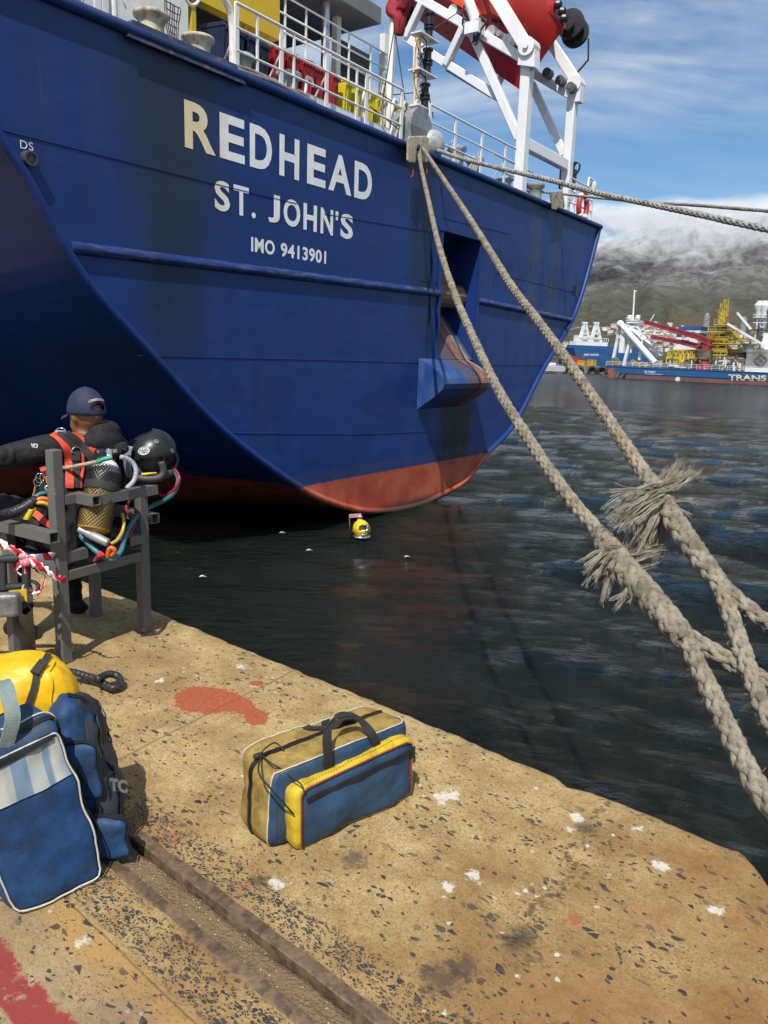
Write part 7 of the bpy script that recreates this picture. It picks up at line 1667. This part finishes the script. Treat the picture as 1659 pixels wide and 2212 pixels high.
mb = MB(); mb.cyl(fs(*FY(704, 290), 6), fs(*FY(716, 80), 6), .16, 8); mb.beam(fs(*FY(712, 80), 6), fs(*FY(732, 82), 6), .2, .2); mb.build('mast', whitef, far)
for x in (680, 738):
    p = fs(*FY(x, 288), 5.5); mb = MB(); mb.lathe([(.35, 0), (.5, .5), (.5, .9), (.25, 1.)], p, 10); mb.build('vent', whitef, far, smooth=True, autosmooth=40)
mb = MB()
for h in (0, .4, .8): mb.beam(fs(*FY(655, 290-h*25), 4.9), fs(*FY(755, 290-h*25), 4.9), .08, .08)
mb.build('mast_rail', whitef, far)
fb('jib', FY(752, 290), FY(858, 245), .14, rustf, 4); fb('jib', FY(790, 360), FY(856, 248), .16, whitef, 4)
# red crane: pedestal, slew housing and two lattice booms
mb = MB(); pc_ = fs(*FY(1210, 540), 3); mb.cyl((pc_[0], 3, DKF), (pc_[0], 3, fs(*FY(1210, 565), 3)[2]), 1.15, 18); mb.build('crane_pedestal', pm('far_bright_red', (.60, .03, .02), .45), far, smooth=True, autosmooth=40)
mb = MB(); mb.cyl((pc_[0], 3, fs(*FY(1210, 565), 3)[2]), (pc_[0], 3, fs(*FY(1210, 500), 3)[2]), 1.5, 18); mb.build('crane_collar', rustf, far, smooth=True, autosmooth=40)
fbox('crane_cab', FY(1190, 505), FY(1250, 420), 2, 3, crane_r); fb('crane_mast', FY(1250, 430), FY(1215, 520), .6, crane_r, 2.2)
def boom(a, b, h0, h1, off):
    mb = MB(); P = [fs(*a, off), fs(*b, off)]; Q = [fs(a[0], a[1]+h0, off), fs(b[0], b[1]+h1, off)]
    for o in (0, .9):
        for S_ in (P, Q): mb.beam(S_[0]+V3(0, o, 0), S_[1]+V3(0, o, 0), .28, .28)
        for i in range(14):
            f0, f1 = i/14, (i+1)/14; mb.beam(P[0]*(1-f0)+P[1]*f0+V3(0, o, 0), Q[0]*(1-f1)+Q[1]*f1+V3(0, o, 0), .16, .16); mb.beam(Q[0]*(1-f0)+Q[1]*f0+V3(0, o, 0), P[0]*(1-f1)+P[1]*f1+V3(0, o, 0), .16, .16)
    mb.build('crane_boom', crane_r, far)
boom(FY(785, 290), FY(1135, 385), 6, 9, 2.); boom(FY(1120, 375), FY(1255, 430), 9, 12, 2.); boom(FY(830, 398), FY(1080, 440), 5, 7, 2.6); boom(FY(1045, 430), FY(1200, 470), 8, 8, 2.6); fb('crane_ram', FY(1150, 480), FY(1250, 425), .5, crane_r, 2.4); fbox('boom_head', FY(778, 318), FY(800, 288), 1.8, 1.2, crane_r); fbox('boom_head', FY(828, 420), FY(852, 392), 2.4, 1.2, crane_r); fbox('boom_joint', FY(1112, 405), FY(1142, 375), 1.9, 1.2, crane_r)
# yellow derrick tower
def tower(x0, x1, y0, y1, levels, off, dep, w=.4):
    mb = MB()
    for xx in (x0, x1):
        for o in (off, off+dep): mb.beam(fs(xx, y0, o), fs(xx, y1, o), w, w)
    for i in range(levels+1):
        y = y0+(y1-y0)*i/levels
        for o in (off, off+dep): mb.beam(fs(x0, y, o), fs(x1, y, o), w, w)
        if i < levels:
            y2 = y0+(y1-y0)*(i+1)/levels; mb.beam(fs(x0, y, off), fs(x1, y2, off), w*.7, w*.7); mb.beam(fs(x1, y, off+dep), fs(x0, y2, off+dep), w*.7, w*.7)
    return mb
tower(*[FX(840, 880)[0], FX(1080, 880)[0]], FX(0, 880)[1], FX(0, 560)[1], 4, 4, 4).build('derrick_base', yelf, far)
mb = MB(); mb.mat(0)
for y, x0, x1 in ((880, 815, 1075), (825, 825, 1075), (720, 820, 1400), (660, 835, 1110), (560, 820, 1150), (460, 905, 1100)):
    p, q = fs(*FX(x0, y), 3.4), fs(*FX(x1, y), 3.4); mb.box((p[0], 3.2, p[2]-.12), (q[0], 9, p[2]+.12))
    for h in (.5, 1.): mb.beam((p[0], 3.2, p[2]+h), (q[0], 3.2, p[2]+h), .09, .09)
    for x in np.linspace(p[0], q[0], max(3, int((q[0]-p[0])/1.2))): mb.beam((x, 3.2, p[2]), (x, 3.2, p[2]+1.), .09, .09)
mb.build('derrick_platform', yelf, far)
tower(FX(978, 0)[0], FX(1050, 0)[0], FX(0, 430)[1], FX(0, 250)[1], 3, 5, 1.6, .3).build('derrick_mast', yelf, far)
mb = MB(); mb.beam(fs(*FX(990, 240), 5), fs(*FX(1060, 105), 5), .3, .3); mb.beam(fs(*FX(1055, 240), 5), fs(*FX(1075, 105), 5), .35, .35); mb.beam(fs(*FX(990, 240), 5), fs(*FX(1060, 240), 5), .3, .3); mb.beam(fs(*FX(1000, 150), 5), fs(*FX(990, 240), 5), .15, .15)
for i in range(14): y = 105+18*i; mb.beam(fs(*FX(1082, y), 4.6), fs(*FX(1110, y-4), 4.6), .09, .09)
mb.beam(fs(*FX(1082, 105), 4.6), fs(*FX(1075, 345), 4.6), .12, .12); mb.beam(fs(*FX(1112, 100), 4.6), fs(*FX(1095, 340), 4.6), .12, .12); mb.build('derrick_head', yelf, far)
mb = MB(); mb.beam(fs(*FX(1012, 250), 6), fs(*FX(1000, 420), 6), .45, .45); mb.build('drill_pipe', whitef, far)
fbox('drill_housing', FX(940, 560), FX(1040, 470), 5, 2, rustf); fbox('drill_housing', FX(955, 660), FX(1030, 570), 5, 2, rustf); fbox('drill_housing', FX(880, 860), FX(1060, 730), 6, 2, rustf)
fb('stay_beam', FX(1180, 555), FX(1310, 710), .5, yelf, 4); fb('stay_beam', FX(1180, 580), FX(1290, 710), .3, yelf, 4); fbox('tool_box', FX(1395, 735), FX(1418, 700), 3, .6, yelf)
p = fs(*FX(1150, 655), 4); mb = MB(); mb.tube([p+V3(1.0*math.cos(q), 0, 1.0*math.sin(q)) for q in np.linspace(0, 6.28, 20)[:-1]], .15, 6, closed=True)
for k in range(6): mb.beam(p, p+V3(math.cos(k*1.047), 0, math.sin(k*1.047)), .12, .12)
mb.build('sheave_wheel', yelf, far)
# deck machinery
mb = MB(); q0 = fs(*FX(405, 985), 2.5); q1 = fs(*FX(500, 985), 2.5); mb.cyl(q0, q1, .85*abs(q1[0]-q0[0])*.55, 22); mb.build('cable_reel', rustf, far, smooth=True, autosmooth=40)
for xx in (430, 455, 480):
    q = fs(*FX(xx, 985), 2.5); mb = MB(); mb.cyl(q-V3(.12, 0, 0), q+V3(.12, 0, 0), 1.05*abs(q1[0]-q0[0])*.55, 22); mb.build('reel_band', ry, far, smooth=True, autosmooth=40)
mb = tower(FX(240, 0)[0], FX(680, 0)[0], FX(0, 995)[1], FX(0, 920)[1], 1, 3, 4, .35)
for i in range(7): a = 250+62*i; mb.beam(fs(*FX(a, 915), 3), fs(*FX(a+25, 830), 3), .3, .3); mb.beam(fs(*FX(a+25, 830), 3), fs(*FX(a+50, 915), 3), .3, .3)
for i in range(9): a = 260+46*i; mb.beam(fs(*FX(a, 915), 3.5), fs(*FX(a, 840+random.randint(-20, 20)), 3.5), .4, .4)
mb.beam(fs(*FX(240, 920), 3), fs(*FX(680, 920), 3), .5, .5); mb.beam(fs(*FX(280, 822), 3), fs(*FX(690, 822), 3), .25, .25); mb.build('pipe_rack', yelf, far)
for x0, x1, y0, y1, m_ in ((520, 730, 980, 1060, rustf), (590, 700, 960, 985, rustf), (815, 1040, 985, 1020, whitef), (1080, 1310, 805, 850, pm('far_ochre', (.42, .25, .05), .6)), (1090, 1330, 855, 930, rustf), (1120, 1300, 600, 650, whitef), (1300, 1385, 735, 840, whitef), (1030, 1270, 990, 1000, whitef), (840, 1000, 1040, 1085, rustf), (30, 180, 960, 1030, greyf), (190, 360, 1000, 1060, rustf)): fbox('deck_machine', FX(x0, y1), FX(x1, y0), 4.5, 4, m_)
for x in (1035, 1185, 1265, 1330): fb('deck_pillar', FX(x, 1000), FX(x, 1110), .35, whitef, 3)
mb = MB()
for (a, b) in (((695, 570), (740, 605)), ((740, 605), (835, 590)), ((700, 580), (710, 605)), ((760, 590), (800, 612)), ((800, 612), (860, 560)), ((820, 585), (830, 615)), ((720, 590), (765, 612))): mb.beam(fs(*FY(*a), 2.5), fs(*FY(*b), 2.5), .45, .45)
mb.build('yellow_arm', yelf, far)
fb('pivot_block', FY(560, 570), FY(600, 620), 1.6, rustf, 1.); fb('pivot_block', FY(552, 630), FY(556, 700), 1., pm('far_rust_red', (.28, .10, .05), .7), -.6)
for a, b in (((505, 655), (498, 695)), ((505, 652), (560, 655)), ((655, 655), (630, 690)), ((610, 655), (590, 695)), ((500, 690), (560, 660))): fb('stern_frame', FY(*a), FY(*b), .28, rustf, -.4)
# funnel with two blue bands and the deckhouse behind
def ffun(y0, y1, m_, off=9): 
    x0 = lambda y: np.interp(y, [480, 810], [405, 320]); x1 = lambda y: np.interp(y, [480, 810], [735, 640])
    p = [fs(*FX(x0(y0), y0), off), fs(*FX(x1(y0), y0), off), fs(*FX(x0(y1), y1), off), fs(*FX(x1(y1), y1), off)]; D_ = V3(0, 4, 0)
    mb = MB(); mb.hexa([p[0], p[1], p[1]+D_, p[0]+D_, p[2], p[3], p[3]+D_, p[2]+D_]); return mb.build('funnel', m_, far)
ffun(810, 635, whitef); ffun(635, 575, bluef); ffun(575, 540, whitef); ffun(540, 482, bluef)
fn = bil(fs(*FX(500, 705), 8.9), fs(*FX(553, 705), 8.9), fs(*FX(500, 668), 8.9), fs(*FX(553, 668), 8.9)); mb = MB(); text_on(mb, '52', lambda x, y, z=0: fn(x, y), .03); mb.build('funnel_number', blackp, far)
p = fs(*FX(475, 608), 8.9); mb = MB(); mb.cyl(p, p+V3(0, -.04, 0), .3, 16); mb.build('funnel_mark', whitef, far)
# grey block at the right with its lozenge mark
fbox('deck_block', FX(1330, 1118), FX(2000, 815), 1.2, 9, greyf); fbox('block_base', FX(1330, 1118), FX(2000, 1085), 1.1, .1, whitef)
lz = [fs(*FX(x, y), 1.1) for x, y in ((1562, 860), (1650, 945), (1562, 1045), (1470, 955))]; mb = MB()
for a, b in zip(lz, lz[1:]+lz[:1]): mb.beam(a, b, .12, .28)
mb.build('lozenge_mark', pm('mark_grey', (.15, .14, .13), .6), far)
fn = bil(fs(*FX(1500, 995), 1.12), fs(*FX(1625, 995), 1.12), fs(*FX(1500, 915), 1.12), fs(*FX(1625, 915), 1.12)); mb = MB(); text_on(mb, 'TMC', lambda x, y, z=0: fn(x, y), .05); mb.build('mark_letters', MATS['mark_grey'], far)
# white bridge tower and exhausts
mb = MB(); a = [fs(*FX(x, y), 3) for x, y in ((1545, 815), (1720, 815), (1720, 575), (1610, 575))]; mb.prism(a, (0, 6, 0)); mb.build('bridge_side', whitef, far)
for x in (1528, 1597):
    p = fs(*FX(x, 320), 5); mb = MB(); mb.lathe([(.4, 0), (.55, .5), (.55, 1.2), (.9, 1.9), (.9, 2.3), (.6, 2.6), (.6, 3.)], p-V3(0, 0, .5), 14); mb.build('exhaust_cowl', whitef, far, smooth=True, autosmooth=40)
fbox('exhaust_tower', FX(1470, 650), FX(1520, 380), 5, 2, whitef); fbox('exhaust_tower', FX(1545, 640), FX(1610, 360), 5.5, 2, greyf); fbox('exhaust_deck', FX(1425, 530), FX(1600, 515), 4.5, 3, rustf)
mb = MB()
for i in range(5): mb.beam(fs(*FX(1545, 360+55*i), 5.3), fs(*FX(1612, 400+55*i), 5.3), .14, .14); mb.beam(fs(*FX(1612, 360+55*i), 5.3), fs(*FX(1545, 400+55*i), 5.3), .14, .14)
for y in (320, 355, 430): mb.beam(fs(*FX(1452, y), 4.6), fs(*FX(1650, y), 4.6), .12, .12)
mb.build('exhaust_frame', whitef, far)
fb('white_jib', FX(1090, 445), FX(1620, 755), .35, whitef, 2.4); fb('white_jib', FX(1228, 290), FX(1425, 525), .35, whitef, 4); fb('jib_tip', FX(1198, 258), FX(1230, 292), .25, rustf, 4)

mb = MB(); rq = random.Random(11)
for i in range(150):
    x = rq.uniform(180, 1320); y = rq.uniform(930, 1090); a = fs(*FX(x, y), rq.uniform(1.2, 6)); dv = rq.choice([V3(rq.uniform(.6, 2.4), 0, 0), V3(0, 0, rq.uniform(.4, 1.6)), V3(0, rq.uniform(.5, 2), 0), V3(rq.uniform(-1, 1), 0, rq.uniform(.3, 1.))]); mb.mat(rq.choice([0, 0, 0, 1, 2])); w_ = rq.uniform(.06, .26); mb.beam(a, a+dv, w_, w_)
mb.build('deck_piping', [rustf, whitef, yelf], far)
mb = MB()
for a, b in (((1040, 120), (700, 810)), ((1075, 110), (1330, 800)), ((1000, 250), (250, 830)), ((1225, 290), (1450, 640)), ((60, 300), (-300, 560)), ((1100, 445), (1100, 560)), ((1425, 520), (1330, 820))): mb.cyl(fs(*FX(*a), 4), fs(*FX(*b), 4), .045, 4)
mb.build('stay_wire', rustf, far)
mb = MB()
for i in range(9): p = fs(*FX(1350+36*i, 850), 1.15); mb.cyl(p, p+V3(0, -.05, 0), .10, 10)
mb.build('porthole', rustf, far)
# second ship behind, small boats, harbour wall
fp2 = 190.
def W2(x, y, k): return Z(x, y, k)
def at_k(x, k, z): r = ray(x, 790); s_ = k; P = EYEP+r*s_; return V3(P[0], P[1], z)
s2 = at_k(1238, 215, WATER); s2b = at_k(1420, 225, WATER); ax2 = (s2b-s2); ax2[2] = 0; l2_ = np.linalg.norm(ax2); ax2 /= l2_; az2 = math.atan2(ax2[1], ax2[0])
dd_ = empty('diamond_ship', 'blue ship with white lettering moored behind the working ship', 'ship', tuple(s2), az2); n2_ = V3(-ax2[1], ax2[0], 0)
def f2(x, y, off=0.): p = onplane(x, y, s2+n2_*off, n2_); q = p-s2; return V3(q@ax2, q@n2_, q[2]-WATER)
top2 = f2(1300, 770)[2]; mb = MB(); mb.hexa([(2., 0, -1), (l2_, 0, -1), (l2_, 9, -1), (2, 9, -1), (0, 0, top2), (l2_, 0, top2), (l2_, 9, top2), (0, 9, top2)]); mb.build('hull', bluef, dd_)
fn = bil(f2(*FY(353, 607), -.05), f2(*FY(456, 607), -.05), f2(*FY(353, 595), -.05), f2(*FY(456, 595), -.05))
fn = bil(f2(1260, 785, -.05), f2(1292, 785, -.05), f2(1260, 780.5, -.05), f2(1292, 780.5, -.05)); mb = MB(); text_on(mb, 'DESERT DIAMOND', lambda x, y, z=0: fn(x, y), .03); mb.build('hull_letters', whitef, dd_)
mb = MB(); p, q = f2(1240, 768, 2), f2(1420, 768, 2); mb.box((p[0], 2, top2-.2), (q[0], 6, top2+.8)); mb.build('deck_house', bluef, dd_)
for xa, nm in ((1250, 'a'), (1275, 'b')):
    mb = MB(); a = f2(xa-3, 765, 3); b = f2(xa+12, 714, 3); a2 = f2(xa+10, 765, 3)
    mb.beam(a, b, .8, .8); mb.beam(a2+V3(2, 0, 0), b, .8, .8)
    for i in range(4): f_ = .15+.2*i; mb.beam(a*(1-f_)+b*f_, (a2+V3(2, 0, 0))*(1-f_)+b*f_, .45, .45)
    mb.beam(b-V3(.8, 0, 0), b+V3(.8, 0, 0), .7, .5); mb.build('derrick_post', whitef, dd_)
p, q = f2(1243, 765, 2.5), f2(1312, 750, 2.5); mb = MB(); mb.box((p[0], 2.5, top2+.5), (q[0], 6, top2+1.9)); mb.box((p[0]+1, 3, top2+1.9), (p[0]+6, 5.5, top2+3.6)); mb.box((q[0]-9, 3, top2+1.9), (q[0]-5, 5.5, top2+3.2))
for i in range(16): x = p[0]+(q[0]-p[0])*i/15; mb.box((x, 2.4, top2+1.9), (x+.12, 2.5, top2+3.))
mb.box((p[0], 2.4, top2+2.9), (q[0], 2.5, top2+3.)); mb.build('superstructure', whitef, dd_)
# harbour wall with tyre fenders
hw0, hw1 = at_k(1150, 200, WATER), at_k(1330, 188, WATER); axw = (hw1-hw0)*V3(1, 1, 0); lw = np.linalg.norm(axw); axw /= lw
hwall = empty('harbour_wall', 'grey concrete harbour wall with black tyre fenders across the water', 'wall', tuple(hw0), math.atan2(axw[1], axw[0])); conc = pm('far_concrete', (.20, .185, .165), .9, var=.3, scale=.3, col2=(.09, .085, .08), amt=.42)
mb = MB(); mb.box((-60, 0, -3), (lw+10, 14, 1.75)); mb.build('wall', conc, hwall)
for x, y in ((1285, 800), (1220, 798), (1255, 800), (1305, 799)):
    f_ = (x-1150)/180; mb = MB(); mb.tube([V3(f_*lw+1.0*math.cos(q), -.3, .6+1.0*math.sin(q)) for q in np.linspace(0, 6.28, 20)[:-1]], .38, 8, closed=True); mb.build('tyre_fender', rubber, hwall, smooth=True)
for i, (x0, x1, h, m_, lb, ct) in enumerate(((1246, 1262, 1.1, pm('box_orange', (.55, .27, .01), .6), 'orange container on the far harbour wall', 'container'), (1268, 1280, 1.4, yelf, 'yellow machine on the far harbour wall', 'machine'), (1228, 1252, 2.2, crane_r, 'red frame standing behind the white boat', 'frame'), (1214, 1227, 2.4, pm('box_cream', (.5, .43, .3), .6), 'cream shed on the far harbour wall', 'shed'))):
    a, b = at_k(x0, 197+i, -.35), at_k(x1, 196+i, -.35); e = empty('wall_'+ct, lb, ct, tuple(a), math.atan2((b-a)[1], (b-a)[0])); L_ = np.linalg.norm((b-a)[:2]); mb = MB(); mb.box((0, 0, 0), (L_, 2, h)); mb.build('body', m_, e)
    mb = MB(); mb.box((L_*.1, -.1, h), (L_*.9, 1.8, h+.25)); 
    for k in range(5): mb.box((L_*k/5, -.12, .1), (L_*k/5+.1, 0, h-.1))
    mb.build('trim', m_, e)
wb0, wb1 = at_k(1190, 176, WATER), at_k(1222, 178, WATER); axb = (wb1-wb0)*V3(1, 1, 0); lb_ = np.linalg.norm(axb); boat = empty('workboat', 'white workboat with red trim moored at the far harbour wall', 'boat', tuple(wb0), math.atan2(axb[1], axb[0]))
mb = MB(); mb.hexa([(-6, 0, -.3), (lb_*.94, 0, -.3), (lb_*.94, 3, -.3), (-6, 3, -.3), (-6, -.2, 1.5), (lb_, -.2, 1.75), (lb_, 3.2, 1.75), (-6, 3.2, 1.5)]); mb.build('hull', pm('boat_grey', (.5, .5, .5), .5, col2=(.7, .7, .7)), boat)
mb = MB(); mb.box((-6, -.28, -.2), (lb_*.93, -.05, .55)); mb.build('dark_side', rustf, boat); mb = MB(); mb.box((-3, .6, 1.5), (lb_*.45, 2.4, 2.6)); mb.build('cabin', whitef, boat); mb = MB(); mb.box((-3, .5, 2.6), (lb_*.5, 2.5, 2.8)); mb.build('roof', crane_r, boat)

# ---------------------------------------------------------------- city on the slope
def on_hill(x, r): q = ray(x, 780); b = math.atan2(q[0], q[1]); X, Y = r*math.sin(b), r*math.cos(b); return V3(X, Y, hill_h(X, Y)), -b
for i, (x, y0, y1, lb) in enumerate(((1516, 680, 712, 'left pale tower block under the mountain'), (1546, 685, 715, 'middle pale tower block, just left of the derrick'), (1596, 687, 718, 'right pale tower block under the mountain'))):
    p, az = on_hill(x, 2950); k = (p[1]*CP)/1.; wdt = 13.5*k/1662*.92; top = EYEP[2]+ray(x, y0)[2]*p[1]/ray(x, y0)[1]
    e = empty('tower_block', lb, 'building', tuple(p-V3(0, 0, 3)), az, 'three tower blocks under the mountain'); hh = top-p[2]+3
    mb = MB(); n_ = 24; mb.lathe([(wdt*.56, 0), (wdt*.56, hh)], (0, 0, 0), n_); mb.build('wall', pm('tower_pale', (.36, .38, .37), .7, var=.08, scale=.02), e)
    mb = MB(); mb.lathe([(wdt*.25, hh), (wdt*.25, hh+hh*.07)], (0, 0, 0), 12); mb.build('roof', MATS['tower_pale'], e)
    mb = MB(); nf = 16
    for f_ in range(nf):
        z_ = hh*(f_+.35)/nf; mb.lathe([(wdt*.565, z_), (wdt*.565, z_+hh/nf*.45)], (0, 0, 0), n_)
    mb.build('window', pm('tower_window', (.12, .13, .14), .4), e)
hm_ = [pm('house_white', (.74, .73, .70), .7, var=.05, scale=.05), pm('house_cream', (.55, .50, .42), .7, var=.08, scale=.05), pm('house_grey', (.32, .32, .33), .7, var=.08, scale=.05)]
hroof = [pm('roof_grey', (.16, .15, .15), .8), pm('roof_red', (.22, .10, .07), .8), pm('roof_pale', (.5, .5, .5), .7)]
rnd = random.Random(5); cnt = 0
protos_h = []
for v_ in range(6):
    mb = MB(); wd_, dp_, ht = rnd.uniform(9, 20), rnd.uniform(8, 14), rnd.uniform(5, 11); mb.mat(0); mb.box((-wd_/2, -dp_/2, -6), (wd_/2, dp_/2, ht)); mb.mat(1)
    if v_ % 2: mb.add([(-wd_/2-.5, -dp_/2-.5, ht), (wd_/2+.5, -dp_/2-.5, ht), (wd_/2+.5, dp_/2+.5, ht), (-wd_/2-.5, dp_/2+.5, ht), (-wd_/2, 0, ht+3), (wd_/2, 0, ht+3)], [(0, 1, 5, 4), (2, 3, 4, 5), (0, 4, 3), (1, 2, 5)])
    else: mb.box((-wd_/2-.3, -dp_/2-.3, ht), (wd_/2+.3, dp_/2+.3, ht+.7))
    mb.mat(2)
    for k in range(int(wd_//4)): mb.box((-wd_/2+1.2+4*k, -dp_/2-.15, ht*.35), (-wd_/2+3.0+4*k, -dp_/2, ht*.35+2.2))
    protos_h.append(mb.build('hillside_house', [hm_[v_ % 2 if v_ < 4 else 2], hroof[v_ % 3], MATS['tower_window']]))
first = set()
def at_y(x, y):
    q = ray(x, y); b = math.atan2(q[0], q[1]); el = q[2]/math.hypot(q[0], q[1])
    for r in np.arange(2380, 3900, 12):
        X, Y = r*math.sin(b), r*math.cos(b); h_ = hill_h(X, Y)
        if h_ > EYE+el*r: return V3(X, Y, h_), -b
    return None, 0
zones = [(1400, 722, 55, 16, 110), (1345, 712, 28, 9, 30), (1440, 735, 50, 12, 50), (1250, 762, 45, 8, 36), (1490, 745, 40, 8, 20), (1610, 745, 40, 8, 24)]
for (xc, yc, sx_, sy_, n_) in zones:
    for i in range(n_):
        p, az = at_y(rnd.gauss(xc, sx_*.62), rnd.gauss(yc, sy_*.7))
        if p is None: continue
        k = rnd.randrange(6)
        if k not in first: o = protos_h[k]; first.add(k)
        else: o = protos_h[k].copy(); COL.objects.link(o)
        o.location = tuple(p); o.rotation_euler = (0, 0, az+rnd.uniform(-.5, .5)); tag(o, 'small pale house on the lower slope of the mountain', 'house', 'houses on the mountain slope'); cnt += 1
